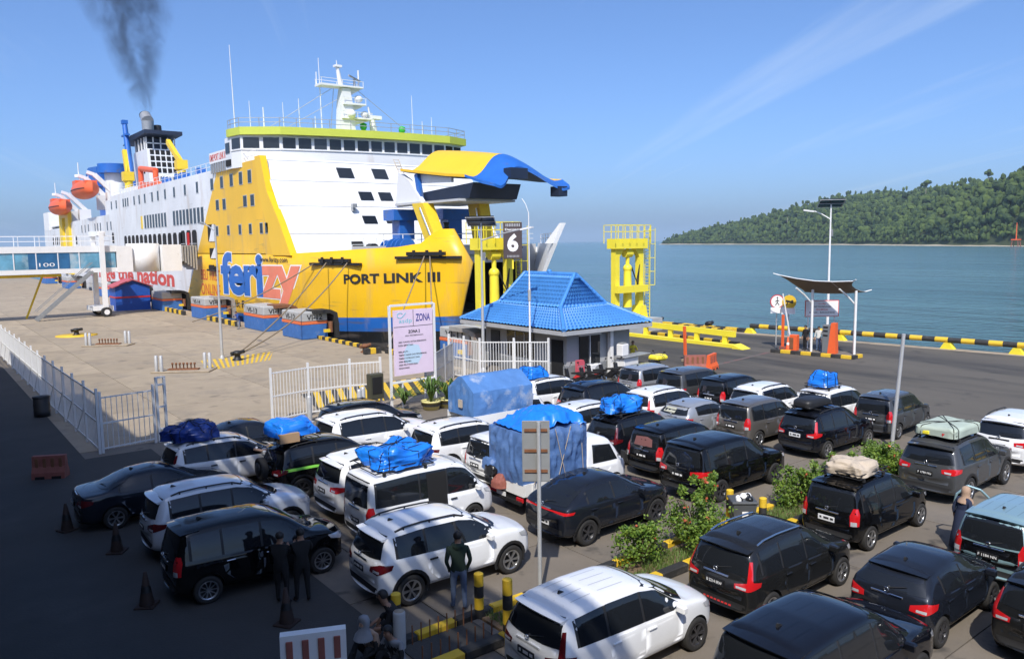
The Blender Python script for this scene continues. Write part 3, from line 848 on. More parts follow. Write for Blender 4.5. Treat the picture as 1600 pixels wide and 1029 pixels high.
# winches and blue ventilators on the forecastle
def winch(x, y, s=1.0):
    mb = MB()
    mb.cyl((x, y - 1.2 * s, 7.5), (x, y + 1.2 * s, 7.5), .35 * s, .35 * s, 12, 1)
    for k in (-1.2, -.3, .4, 1.2): mb.cyl((x, y + k * s - .07, 7.5), (x, y + k * s + .07, 7.5), .78 * s, .78 * s, 16, 0)
    mb.box(x - .5, x + .5, y - 1.0 * s, y + 1.0 * s, 6.75, 7.1)
    mb.build('winch', [M['ship_blue'], M['rope']], ship)
winch(34.8, 60.6); winch(35.6, 63.6, .85)
MB().cyl((34.6, 65.1, 7.4), (34.6, 66.0, 7.4), .5, .5, 12).build('winch_end', M['black'], ship)
def mushroom(x, y, zt, w):
    mb = MB()
    mb.cyl((x, y, 6.7), (x, y, 8.2), .95, .95, 16, 1)
    mb.box(x - .8, x + .8, y - .7, y + .7, 8.2, zt - 1.0)
    mb.box(x - w, x + w, y - 1.0, y + 1.0, zt - 1.0, zt)
    mb.build('ventilator', [M['ship_blue'], M['ship_white']], ship)
mushroom(38.0, 65.6, 11.0, 1.55); mushroom(42.9, 64.8, 11.1, 1.55)
mb = MB()
for x in (34.8, 36.2, 37.6):
    mb.bar((x, 70.2, 6.7), (x, 70.2, 8.4), .07)
for z in (7.3, 7.8, 8.4): mb.bar((34.8, 70.2, z), (37.6, 70.2, z), .06)
mb.build('railing', M['white_clean'], ship)
MB().lathe((39.6, 60.6, 6.7), [(1.0, 0), (.75, .8), (.35, 2.0), (.22, 2.7), (.3, 3.0), (0, 3.05)], 10).build('cowl', M['black'], ship)
# lifted bow visor -------------------------------------------------------
VS = [(65.6, 63.6, 5.9, 14.4, 16.8), (62.0, 60.0, 5.7, 13.9, 16.4), (58.6, 56.6, 5.55, 13.45, 15.95), (55.9, 54.1, 5.35, 13.2, 15.55), (54.5, 52.5, 4.75, 12.6, 15.0), (53.6, 51.7, 4.1, 12.35, 14.3)]
def visor_pt(i, u):
    yr, ye, hw, ze, zr = VS[i]
    s = 2 * u - 1
    w = .5 + .5 * math.cos(math.pi * min(1, abs(s) * 1.08))
    return (AXIS + s * hw, lerp(ye, yr, w), lerp(ze, zr, w) + .22 * max(0, abs(s) - .82) / .18)
for name, i0, i1, mk in (('visor', 0, 3, 'ship_yellow'), ('visor_keel', 3, 5, 'ship_blue')):
    mb = MB(); nu = 24
    v, f = [], []
    for i in range(i0, i1 + 1):
        for a in range(nu + 1): v.append(visor_pt(i, a / nu))
    k = len(v)
    v += [(x, y, z - .22) for x, y, z in v]
    for i in range(i1 - i0):
        for a in range(nu):
            q = i * (nu + 1) + a
            f.append((q, q + 1, q + nu + 2, q + nu + 1))
    mb.add(v, f, 0, True)
    f2 = [tuple(j + k for j in reversed(q)) for q in f]
    n0, n1 = 0, (i1 - i0) * (nu + 1)
    rim = []
    for a in range(nu): rim += [(n0 + a, n0 + a + k, n0 + a + 1 + k, n0 + a + 1), (n1 + a, n1 + a + 1, n1 + a + 1 + k, n1 + a + k)]
    for i in range(i1 - i0):
        for e in (0, nu):
            q = i * (nu + 1) + e; rim.append((q, q + nu + 1, q + nu + 1 + k, q + k))
    mb.add(v, f2, 1, True); mb.add(v, rim, 0)
    mb.build(name, [M[mk], M['navy']], ship, fix=False)
mb = MB()
mb.prism([(53.4, 12.75), (62.4, 12.3), (62.4, 11.55), (54.0, 11.5)], lambda u, w, d: (d, u, w), 37.6, 42.6)
mb.build('visor_frame', M['navy'], ship)
mb = MB()
mb.box(37.0, 42.9, 54.6, 63.4, 11.3, 11.5); mb.box(36.6, 37.0, 60.4, 64.6, 11.3, 11.5)
mb.build('visor_platform', M['ship_grey'], ship)
mb = MB()
mb.prism([(60.0, 11.2), (62.6, 13.6), (64.4, 14.4), (65.0, 11.2)], zside, 36.9, 37.3)
mb.prism([(56.4, 12.95), (61.9, 13.2), (61.9, 14.0), (56.4, 13.6)], zside, 37.45, 37.7)
mb.build('visor_bracket', M['ship_white'], ship)
MB().bar((37.25, 60.9, 11.2), (37.25, 61.6, 14.0), .35, .5).build('hydraulic_arm', M['ship_blue'], ship)
for x in (46.0,):
    mb = MB(); mb.box(x - .5, x + .5, 51.8, 52.9, 11.75, 12.6); mb.build('visor_lug', M['navy'], ship)
mb = MB(); mb.box(40.6, 42.4, 52.2, 53.2, 13.1, 14.0); mb.build('visor_lug', M['navy'], ship)
for x, yt, yb in ((37.0, 60.4, 57.2), (42.0, 58.9, 57.6)):
    mb = MB()
    mb.prism([(yb - .6, 6.7), (yb + 1.2, 6.7), (yt + .9, 11.35), (yt - .9, 11.35)], zside, x - .55, x + .55)
    mb.build('visor_column', M['yellow_safety'], ship)
    mb = MB(); mb.cyl((x - .62, yb + .2, 7.4), (x - .62, yt - .6, 10.9), .10, .10, 8); mb.build('hydraulic_arm', M['chrome'], ship)
# ladder and small fittings on the front
mb = MB()
lx = (44.9, 45.55)
for k in range(24):
    z = 9.4 + k * .34; y = front_y(z) - .75
    mb.bar((lx[0] + .0, y, z), (lx[1], y, z), .05)
for x in lx: mb.bar((x, front_y(9.2) - .75, 9.2), (x, front_y(17.3) - .75, 17.3), .06)
mb.build('ladder', M['tarp_beige'], ship)
def front_window(x0, x1, z0, z1, name='window', material='glass_ship'):
    pts = []
    for x, z in ((x0, z0), (x1, z0), (x1, z1), (x0, z1)):
        u = (x - SX - .5) / (2 * (AXIS - SX) - 1); q = frontp(u, (z - 6.6) / 10.1); pts.append(Vector((x, q[1], z)))
    mb = MB(); off = Vector((0, -.09, .03))
    mb.add([p + off for p in pts] + [p - off * .3 for p in pts], [(0, 1, 2, 3), (4, 5, 6, 7), (0, 1, 5, 4), (1, 2, 6, 5), (2, 3, 7, 6), (3, 0, 4, 7)])
    mb.build(name, M[material], ship)
for x0, x1, z0, z1 in ((37.5, 39.2, 14.85, 15.95), (41.6, 43.3, 14.9, 16.0), (39.0, 40.5, 12.45, 13.35), (41.3, 42.8, 12.45, 13.35), (38.4, 39.9, 9.95, 10.75), (41.0, 42.5, 10.0, 10.8)):
    front_window(x0, x1, z0, z1)
front_window(36.2, 37.4, 7.0, 8.1, 'door', 'dark_void')
for x in (37.6, 45.0):
    mb = MB(); z = 11.6; mb.box(x - .25, x + .25, front_y(z) - 1.3, front_y(z) - .8, z, z + .4); mb.box(x - .15, x + .15, front_y(z) - 1.1, front_y(z) - .6, z - .35, z); mb.build('floodlight', M['steel'], ship)

# bridge -----------------------------------------------------------------
before_bridge = set(ship.children)
BP = [(29.2, 86.6), (29.6, 84.6), (33.2, 82.6), (38, 81.3), (42.6, 80.4), (47.2, 79.8), (52.0, 79.5), (55.0, 80.6), (55.4, 84.6)]
back = [(55.4, 88.6), (29.2, 88.6)]
poly = BP + back
mb = MB(); mb.prism(poly, lambda u, w, d: (u, w, d), 16.6, 19.95); mb.build('bridge_house', M['ship_white'], ship)
mb = MB()
rp2 = [(29.0, 86.6), (29.4, 84.3), (32.9, 81.9), (38, 80.5), (42.6, 79.6), (47.2, 79.0), (52.2, 78.7), (55.4, 80.0), (55.8, 84.6), (55.8, 87.4), (29.0, 87.4)]
mb.prism(rp2, lambda u, w, d: (u, w, d), 19.95, 20.75); mb.build('bridge_roof', M['lime'], ship)
mb = MB()
for (xa, ya), (xb, yb) in zip(BP[:-1], BP[1:]):
    mb.bar((xa, ya - .04, 18.45), (xb, yb - .04, 18.45), .16, .1)
mb.build('bridge_moulding', M['white_clean'], ship)
counts = [1, 2, 3, 3, 3, 3, 2, 1]
for ((xa, ya), (xb, yb)), n in zip(zip(BP[:-1], BP[1:]), counts):
    for k in range(n):
        t0, t1 = (k + .10) / n, (k + .90) / n
        a = Vector((lerp(xa, xb, t0), lerp(ya, yb, t0), 0)); b = Vector((lerp(xa, xb, t1), lerp(ya, yb, t1), 0))
        nrm = Vector((b.y - a.y, a.x - b.x, 0)).normalized(); nrm = nrm if nrm.y < 0 else -nrm
        mb = MB(); v = []
        for d in (-.03, .05):
            for p, z in ((a, 18.6), (b, 18.6), (b, 19.7), (a, 19.7)): v.append((p.x + nrm.x * d, p.y + nrm.y * d, z))
        mb.add(v, [(0, 1, 2, 3), (4, 5, 6, 7), (0, 1, 5, 4), (1, 2, 6, 5), (2, 3, 7, 6), (3, 0, 4, 7)]); mb.build('bridge_window', M['glass_ship'], ship)
# wing side windows and name board
for y in (87.7,): MB().box(29.12, 29.22, y - .6, y + .6, 18.3, 19.4).build('bridge_window', M['glass_ship'], ship)
MB().box(29.1, 29.22, 86.8, 88.3, 16.9, 17.6).build('opening', M['dark_void'], ship)
nb = MB(); nb.box(29.3, 29.42, 88.8, 94.6, 17.7, 18.9); nb.build('name_board', M['white_clean'], ship)
text_on('lettering', 'KMP.PORT LINK III', flat_map((29.285, 94.4, 17.92), (0, -1, 0), (0, 0, 1)), 5.6, .78, M['letter_red'], ship, .02)
mb = MB()
for k in range(7): mb.box(29.3, 29.6, 89.0 + k * .82, 89.4 + k * .82, 16.6, 17.7)
mb.build('deck_fitting', M['steel'], ship)
# roof rail, aerials, mast ------------------------------------------------
mb = MB()
rr = [(29.2, 87.3), (29.2, 86.6)] + [(x * .996 + .15, y + .25) for x, y in rp2[1:8]] + [(55.6, 84.8), (55.6, 87.3)]
for z in (21.25, 21.7):
    for a, b in zip(rr[:-1], rr[1:]): mb.bar((*a, z), (*b, z), .06)
for a, b in zip(rr[:-1], rr[1:]):
    L_ = math.hypot(b[0] - a[0], b[1] - a[1]); n = max(1, int(L_ / 1.6))
    for k in range(n): mb.bar((lerp(a[0], b[0], k / n), lerp(a[1], b[1], k / n), 20.7), (lerp(a[0], b[0], k / n), lerp(a[1], b[1], k / n), 21.7), .06)
mb.build('roof_railing', M['steel'], ship)
mast = empty('mast', (42.6, 86.2, 20.7), 0, ship)
mast.scale = (.92, .92, .78)
mb = MB()
mb.prism([(-1.15, 0), (1.15, 0), (.95, 3.0), (.75, 5.4), (.45, 7.2), (-.55, 7.2), (-.85, 5.4), (-1.0, 3.0)], lambda u, w, d: (u, d, w), -.6, .6)
mb.build('mast_column', M['ship_white'], mast)
for z, x0, x1 in ((2.7, -.8, 3.4), (4.75, -.6, 2.6), (7.2, -3.6, 2.3)):
    mb = MB(); mb.prism([(x0, 0), (x1, .15), (x1 - .2, .35), (x0, .3)], lambda u, w, d: (u, d, z + w), -.9, .9)
    for x in (x0 + .1, (x0 + x1) / 2, x1 - .1):
        for y in (-.85, .85): mb.bar((x, y, z + .3), (x, y, z + 1.1), .06)
    for y in (-.85, .85): mb.bar((x0, y, z + 1.1), (x1, y, z + 1.1), .06)
    mb.prism([(0, -1.0), (.6, -1.0), (x1 * .9, 0), (0, 0)], lambda u, w, d: (u, d, z + w), -.15, .15)
    mb.build('platform', M['ship_white'], mast)
mb = MB(); mb.cyl((-.5, 0, 7.4), (-.9, 0, 10.2), .35, .22, 8); mb.cyl((-.9, 0, 10.2), (-1.0, 0, 11.2), .08, .04, 6); mb.box(-1.3, -.4, -.35, .35, 10.2, 10.5); mb.build('topmast', M['ship_white'], mast)
mb = MB(); mb.bar((.2, -.9, 9.0), (2.6, .7, 8.7), .18, .22); mb.cyl((1.4, 0, 7.5), (1.4, 0, 8.8), .16, .16, 8); mb.build('radar', M['steel'], mast)
mb = MB(); mb.cyl((2.3, .6, 7.3), (2.3, .6, 10.3), .10, .10, 6); mb.cyl((-3.5, .6, 7.3), (-3.5, .6, 9.3), .06, .06, 6); mb.build('aerial', M['white_clean'], mast)
mb = MB(); mb.ball((1.9, 0, 5.9), .55, 10, 8); mb.ball((2.7, 0, 3.7), .5, 10, 8); mb.ball((.4, -.9, 3.4), .6, 10, 8); mb.build('radome', M['ship_white'], mast)
mb = MB(); mb.cyl((46.6, 86.6, 20.7), (46.2, 86.6, 23.6), .55, .32, 8); mb.box(45.6, 47.4, 86.2, 87.0, 23.2, 23.6); mb.cyl((46.0, 86.6, 23.6), (45.8, 86.6, 24.6), .15, .1, 6); mb.build('signal_post', M['ship_white'], ship)
for x, y, h, r in ((29.8, 86.8, 9.0, .06), (31.6, 87, 3.4, .05), (35.4, 87, 3.6, .05), (37.3, 87, 4.2, .06), (40.0, 87, 9.0, .07), (39.2, 87, 2.4, .08), (52.2, 87, 6.0, .05), (53.6, 87, 3.0, .06), (55.0, 87, 3.6, .05), (33.2, 87.2, 2.9, .1)):
    MB().cyl((x, y, 20.6), (x - .02 * h, y, 20.6 + h), r, r * .5, 6).build('aerial', M['white_clean'], ship)
for x in (45.3, 50.6): MB().lathe((x, 87, 20.7), [(.3, 0), (.3, 1.3), (.42, 1.4), (.42, 1.9), (0, 2.1)], 8).build('satellite_housing', M['green_paint'], ship)
for x, y in ((33.6, 89.3), (53.7, 88.3)): MB().lathe((x, y, 20.7), [(.5, .1), (.0, .7)], 8).build('signal_flag', M['red'], ship)
mb = MB()
for a, b in (((41.0, 86.2, 26.2), (33.5, 87, 21.2)), ((41.6, 86.2, 25.0), (35, 87, 21.0)), ((44.4, 86.2, 26.2), (51.5, 85.5, 21.2)), ((41.2, 86.2, 26.2), (41.0, 87, 20.8))): mb.cyl(a, b, .035, .035, 4)
mb.build('stay_wire', M['steel'], ship)

for o in ship.children:                       # the whole bridge stands a little lower
    if o not in before_bridge: o.location.z -= .45
# top deck: funnel, cranes, ventilators, lifeboats -------------------------
fu = empty('funnel', (40, 163, 16.5), 0, ship)
mb = MB()
mb.prism([(-6.2, 0), (7.0, 0), (5.4, 9.4), (-4.6, 9.4)], lambda u, w, d: (d, -u, w), -2.4, 3.0); mb.build('casing', M['ship_white'], fu)
fy = lambda z: -7.0 + 1.6 * z / 9.4
for r in range(4):
    for c in range(5):
        z0 = 5.0 + r * 1.12; x0_ = -1.9 + c * .95
        MB().add([(x0_, fy(z0) - .05, z0), (x0_ + .72, fy(z0) - .05, z0), (x0_ + .72, fy(z0 + .85) - .05, z0 + .85), (x0_, fy(z0 + .85) - .05, z0 + .85)], [(0, 1, 2, 3)]).build('louvre', M['dark_void'], fu)
for c in range(6):
    x0_ = -.6 + c * .55; MB().add([(x0_, fy(3.4) - .05, 3.4), (x0_ + .35, fy(3.4) - .05, 3.4), (x0_ + .35, fy(4.3) - .05, 4.3), (x0_, fy(4.3) - .05, 4.3)], [(0, 1, 2, 3)]).build('louvre', M['dark_void'], fu)
for c in range(4): MB().box(-2.46, -2.40, -3.4 + c * 1.5, -2.6 + c * 1.5, 5.0, 5.9).build('louvre', M['dark_void'], fu)
mb = MB(); mb.box(-2.1, 2.7, -4.0, 4.2, 9.4, 11.4); mb.build('stack_house', M['navy'], fu)
mb = MB()
for y in (-3.6, -1.4, .8, 3.2): mb.bar((-2.3, y, 9.4), (-2.3, y, 11.6), .25)
for x in (-2.2, -1.0, .3, 1.6, 2.8): mb.bar((x, -4.6, 9.4), (x, -4.6, 11.6), .2)
mb.bar((-2.2, -4.6, 10.5), (2.8, -4.6, 10.5), .2)
mb.build('stack_posts', M['ship_white'], fu)
mb = MB(); mb.prism([(-10.6, 0), (7.2, .7), (7.2, 1.6), (-4, 1.7)], lambda u, w, d: (d, -u, 11.4 + w * .75), -3.0, 3.6); mb.build('cap', M['navy'], fu)
mb = MB(); mb.cyl((-.5, .6, 12.5), (-.5, .4, 15.2), 1.0, 1.1, 14); mb.cyl((-.5, .4, 15.2), (-.5, 2.0, 16.4), 1.1, 1.0, 14); mb.build('exhaust', [M['steel']], fu)
mb = MB(); mb.cyl((1.5, 1.6, 12.5), (1.5, 2.0, 14.6), .8, .8, 12); mb.cyl((-.5, 2.05, 16.35), (-.5, 2.25, 16.6), 1.02, 1.02, 14); mb.build('exhaust', M['black'], fu)
mb = MB(); mb.cyl((36, 162.2, 16.6), (36, 166.2, 31.5), .75, .45, 8); mb.box(35.5, 36.5, 165.6, 166.8, 31.2, 31.9); mb.build('derrick_post', M['ship_blue'], ship)
mb = MB(); mb.box(35.6, 36.4, 164.2, 167.8, 28.9, 29.2); mb.build('crosstree', M['ship_blue'], ship)
mb = MB(); mb.prism([(-8.5, 0), (3.6, 0), (3.6, 4.0), (-4.8, 4.4), (-7.6, 3.6)], lambda u, w, d: (d, 183 - u, 20.2 + w), 33, 39)
mb.box(34, 38, 178, 184, 13, 20.2); mb.build('deck_ventilator', M['ship_blue'], ship)
mb = MB(); mb.cyl((35.0, 173.5, 13), (35.0, 173.5, 22.4), 1.7, 1.7, 14); mb.build('ventilator_trunk', M['ship_white'], ship)
mb = MB(); mb.cyl((35.0, 173.5, 22.4), (35.0, 173.5, 24.2), 2.9, 2.9, 16); mb.build('ventilator_cap', M['ship_blue'], ship)
def crane(x, y, s, lean):
    mb = MB(); mb.cyl((x, y, 16.4), (x, y, 16.4 + 3.6 * s), .9 * s, .8 * s, 10)
    mb.box(x - .9 * s, x + .9 * s, y - .9 * s, y + .9 * s, 16.4 + 3.4 * s, 16.4 + 5.0 * s)
    mb.bar((x, y, 16.4 + 4.6 * s), (x, y + lean * s, 16.4 + 9.0 * s), .7 * s, .9 * s)
    mb.bar((x - .3, y - .8 * s, 16.4 + 5 * s), (x, y + lean * .6 * s, 16.4 + 7.2 * s), .2, .2)
    mb.build('deck_crane', M['yellow_safety'], ship)
crane(34, 157, 1.0, 1.6); crane(34.4, 124.5, .85, 7.5)
mb = MB()
for pts in ([(31.6, 128, 16.6), (31.6, 128, 19.3), (31.6, 137, 20.3), (31.6, 137, 17.4)], ):
    mb.tube(pts, .42, 10)
mb.prism([(125, 16.7), (138, 16.7), (137, 18.0), (127, 17.6)], zside, 31.2, 33.4)
mb.build('rescue_boat', M['orange_boat'], ship)
mb = MB(); mb.prism([(97, 16.5), (106, 16.5), (105.4, 18.6), (97, 18.9)], zside, 33, 40); mb.build('deckhouse', M['ship_white'], ship)
mb = MB(); mb.box(31, 34, 139, 149, 16.5, 17.7); mb.box(33, 46, 108, 122, 16.5, 17.6); mb.build('deckhouse', M['ship_white'], ship)
for y in (103.5, 110.5, 113.0, 119.5): MB().box(30.4, 31.4, y - .6, y + .6, 16.6, 17.6).build('deck_box', M['ship_blue'], ship)
mb = MB()
for z in (17.1, 17.6): mb.bar((SX + .15, 81, z), (SX + .15, 149, z), .05)
for k in range(34): mb.bar((SX + .15, 81 + k * 2.05, 16.55), (SX + .15, 81 + k * 2.05, 17.6), .05)
mb.build('deck_railing', M['white_clean'], ship)
for y, z in ((165.5, 18.5), (194.5, 16.6)):
    lb = empty('lifeboat', (28.3, y, z), 0, ship)
    mb = MB()
    def boat(u, w, top):
        t = 2 * u - 1
        hw = 1.9 * (1 - abs(t) ** 2.6) ** .5 if abs(t) < 1 else 0
        a = math.pi * w
        zz = math.sin(a) * (1.75 if top else -1.7) * (1 - .35 * t * t if top else 1 - .5 * t * t)
        return (-math.cos(a) * hw, t * 7.4, zz)
    mb.grid(16, 10, lambda u, w: boat(u, w, True)); mb.grid(16, 10, lambda u, w: boat(u, w, False))
    mb.build('boat_shell', M['orange_boat'], lb)
    mb = MB(); mb.box(-1.0, 1.0, 3.0, 6.4, .9, 2.0); mb.box(-1.0, 1.0, -6.2, -4.6, .6, 1.4); mb.build('boat_cabin', M['orange_boat'], lb)
    mb = MB(); mb.tube([boat(q / 12, 0, True) for q in range(1, 12)], .09, 5); mb.build('boat_fender', M['black'], lb)
    for dy in (-4.0, 4.6):
        mb = MB(); mb.bar((4.6, dy, -1.2), (1.0, dy, 2.6), .7, .8); mb.bar((1.0, dy, 2.6), (-.2, dy, 3.0), .6, .6); mb.cyl((0, dy, .9), (0, dy, 3.0), .06, .06, 5); mb.box(2.8, 5.0, dy - .9, dy + .9, -3.4, -.6); mb.build('davit', M['ship_white'], lb)
    mb = MB(); mb.cyl((.2, 6.4, 2.8), (.2, 6.4, 5.6), .1, .08, 5); mb.cyl((.2, 6.4, 2.8), (.2, 6.4, 3.3), .75, .75, 10); mb.build('aerial', M['white_clean'], lb)
# aft side clutter
mb = MB(); mb.box(30.2, 33.6, 153, 158.5, 13, 16.2); mb.box(30.0, 31.4, 149.9, 152, 13, 17.4); mb.build('deckhouse', M['ship_white'], ship)
mb = MB(); mb.cyl((30.9, 151, 13), (30.9, 151, 19.0), 1.2, 1.2, 12); mb.build('ventilator_trunk', M['ship_white'], ship)
mb = MB(); mb.box(SX - .03, SX + 3, 222, 230, 12.2, 16.6); mb.build('stern_house', M['white_paint'], ship)
mb = MB()
for y0, y1 in ((199.5, 203.4), (191.5, 195.4)): mb.box(SX - .5, SX + .2, y0, y1, 2.2, 14.4)
mb.box(SX - .5, SX + .2, 191.5, 203.4, 14.4, 16.0)
mb.build('side_frame', M['yellow_safety'], ship)
for y in (208, 211, 214, 217, 186, 150.5): opening(y, 8.6, 10.4, 1.3)

# lettering on the hull ----------------------------------------------------
def hull_map(y0, z0, off=.03, rise=0.0):
    return lambda a, b: (near_x(y0 - a, z0 + b) - off, y0 - a, z0 + b + rise * a)
W = {}
full_v, _ = text_geo('ferizy', .035, spacing=.92)
a_v, a_f = text_geo('feri', .035, spacing=.92); o_v, o_f = text_geo('ferizy', .055, spacing=.92)
xs = [v[0] for v in full_v]; ys_ = [v[1] for v in full_v]; bx = (min(xs), max(xs), min(ys_), max(ys_))
# split the word into the blue and the coral letters
all_v, all_f = text_geo('ferizy', .035, spacing=.92)
cut = max(v[0] for v in a_v) + .01
def sub(vs_, fs, keep):
    fs2 = [f for f in fs if keep(sum(vs_[i][0] for i in f) / len(f))]
    used = sorted({i for f in fs2 for i in f}); ix = {i: k for k, i in enumerate(used)}
    return [vs_[i] for i in used], [tuple(ix[i] for i in f) for f in fs2]
FM = lambda off: hull_map(93.4, 0.9, off, .012)
FW, FH = 22.6, 6.2
text_on('lettering', '', FM(.025), FW, FH, M['letter_white'], ship, box=bx, geo=(o_v, o_f))
text_on('lettering', '', FM(.05), FW, FH, M['letter_blue'], ship, box=bx, geo=sub(all_v, all_f, lambda x: x < cut))
text_on('lettering', '', FM(.05), FW, FH, M['letter_coral'], ship, box=bx, geo=sub(all_v, all_f, lambda x: x >= cut))
text_on('lettering', 'www.ferizy.com', hull_map(80.6, 6.0, .07), 7.2, .72, M['letter_black'], ship, .01)
text_on('lettering', 'PORT LINK III', hull_map(64.3, 4.35, .03, .03), 8.6, .85, M['letter_black'], ship, .035)
text_on('lettering', 'BELI TIKET', hull_map(101.2, 3.75), 7.2, 1.25, M['letter_red'], ship, .0)
text_on('lettering', 'ONLINE', hull_map(101.4, 1.9), 7.4, 1.4, M['letter_red'], ship, .0)
text_on('lettering', 'Naik Ferry', hull_map(91.6, .75), 9.4, 1.1, M['letter_black'], ship, .02)
text_on('lettering', 'bridge the nation', hull_map(172.5, 1.6), 59.0, 3.1, M['letter_red'], ship, .035)

# smoke from the funnel ----------------------------------------------------
def smoke_material():
    mt = bpy.data.materials.new('smoke'); mt.use_nodes = True
    t = mt.node_tree; N = t.nodes; L = t.links
    N.remove(N['Principled BSDF'])
    pv = N.new('ShaderNodeVolumePrincipled'); pv.inputs['Color'].default_value = (.10, .10, .11, 1)
    tc = N.new('ShaderNodeTexCoord')
    nz = N.new('ShaderNodeTexNoise'); nz.inputs['Scale'].default_value = .24; nz.inputs['Detail'].default_value = 7; nz.inputs['Distortion'].default_value = .6; nz.inputs['Roughness'].default_value = .6
    mpn = N.new('ShaderNodeMapping'); mpn.inputs['Scale'].default_value = (1, 1, .6)
    L.new(tc.outputs['Object'], mpn.inputs[0]); L.new(mpn.outputs[0], nz.inputs['Vector'])
    mr = N.new('ShaderNodeMapRange'); mr.inputs[1].default_value = .45; mr.inputs[2].default_value = .60
    mr.inputs[3].default_value = 0; mr.inputs[4].default_value = .15
    L.new(nz.outputs[0], mr.inputs[0])
    # thins out as it rises
    sp = N.new('ShaderNodeSeparateXYZ'); L.new(tc.outputs['Object'], sp.inputs[0])
    m2 = N.new('ShaderNodeMapRange'); m2.inputs[1].default_value = 0; m2.inputs[2].default_value = 38; m2.inputs[3].default_value = 1.5; m2.inputs[4].default_value = .42
    L.new(sp.outputs[2], m2.inputs[0])
    mu = N.new('ShaderNodeMath'); mu.operation = 'MULTIPLY'; L.new(mr.outputs[0], mu.inputs[0]); L.new(m2.outputs[0], mu.inputs[1])
    def mth(op, a, b=None, c=None):
        n = N.new('ShaderNodeMath'); n.operation = op
        for i, v in enumerate((a, b, c)):
            if v is None: continue
            if isinstance(v, (int, float)): n.inputs[i].default_value = v
            else: L.new(v, n.inputs[i])
        return n.outputs[0]
    h = sp.outputs[2]
    cx = mth('MULTIPLY_ADD', h, -.06, mth('MULTIPLY', mth('SINE', mth('MULTIPLY', h, .16)), .48))
    cy = mth('MULTIPLY_ADD', h, .22, mth('MULTIPLY', mth('SINE', mth('MULTIPLY', h, .2)), 1.2))
    dx, dy = mth('SUBTRACT', sp.outputs[0], cx), mth('SUBTRACT', sp.outputs[1], cy)
    rr_ = mth('MULTIPLY_ADD', h, .36, 1.5)
    q = mth('DIVIDE', mth('ADD', mth('MULTIPLY', dx, dx), mth('MULTIPLY', dy, dy)), mth('MULTIPLY', rr_, rr_))
    fall = mth('MAXIMUM', mth('SUBTRACT', 1.0, q), 0.0)
    L.new(mth('MULTIPLY', mu.outputs[0], mth('MULTIPLY', fall, 1.7)), pv.inputs['Density'])
    L.new(pv.outputs[0], N['Material Output'].inputs['Volume'])
    return mt
mb = MB()
def plume(u, w):
    h = w * 40
    a = 2 * math.pi * u
    r = 1.7 + h * .38 + .3 * w * noise.noise(Vector((math.cos(a) * 1.5, math.sin(a) * 1.5, h * .18)))
    cx = -.10 * h + .8 * math.sin(h * .16); cy = h * .22 + 1.2 * math.sin(h * .2)
    if w in (0, 1): r *= .02
    return (cx * .6 + math.cos(a) * r, cy + math.sin(a) * r, h)
mb.grid(20, 40, plume)
bm = bmesh.new(); me = mb.mesh('smoke'); bm.from_mesh(me); bmesh.ops.remove_doubles(bm, verts=bm.verts, dist=.001); bmesh.ops.recalc_face_normals(bm, faces=bm.faces); bm.to_mesh(me); bm.free()
me.materials.append(smoke_material())
sm_o = obj('smoke', me, None, loc=(39.5, 164.6, 33.0))
tag(sm_o, 'dark smoke drifting up from the ferry funnel', 'smoke', kind='stuff')
# ------------------------------------------------------------------ things on the quay
random.seed(21)
def kerb(name, path, w=.22, h=.16, step=.95, first=0, z=0.0, a='kerb_black', b='kerb_yellow'):
    root = tag(empty(name), kind='structure')
    k = first
    me = MB().cbox((0, 0, h / 2), (step - .015, w, h), ch=.025).mesh('kerb_stone')
    for p, q in zip(path[:-1], path[1:]):
        p, q = Vector(p), Vector(q); L_ = (q - p).length; n = max(1, round(L_ / step)); ang = math.atan2(q.y - p.y, q.x - p.x)
        for i in range(n):
            c = p.lerp(q, (i + .5) / n)
            o = obj('kerb_stone', me, root, M[b if k % 2 else a], loc=(c.x, c.y, z), rot=(0, 0, ang + random.uniform(-.012, .012)))
            o.scale.x = (L_ / n) / step
            k += 1
    return root
kerb('quay_edge_kerb', [(27.3, 52.6), (27.3, 62.0)], .3, .28, .62)
kerb('quay_corner_kerb', [(27.3, 45.9), (27.3, 50.0)], .35, .34, .62)
kerb('quay_inner_kerb', [(25.7, 50.4), (27.0, 50.4)], .4, .42, .5)
kerb('quay_middle_kerb', [(25.6, 76.2), (25.6, 86.0)], .3, .5, 1.0)
kerb('quay_far_kerb', [(25.4, 94.0), (25.4, 104)], .3, .5, 1.0)

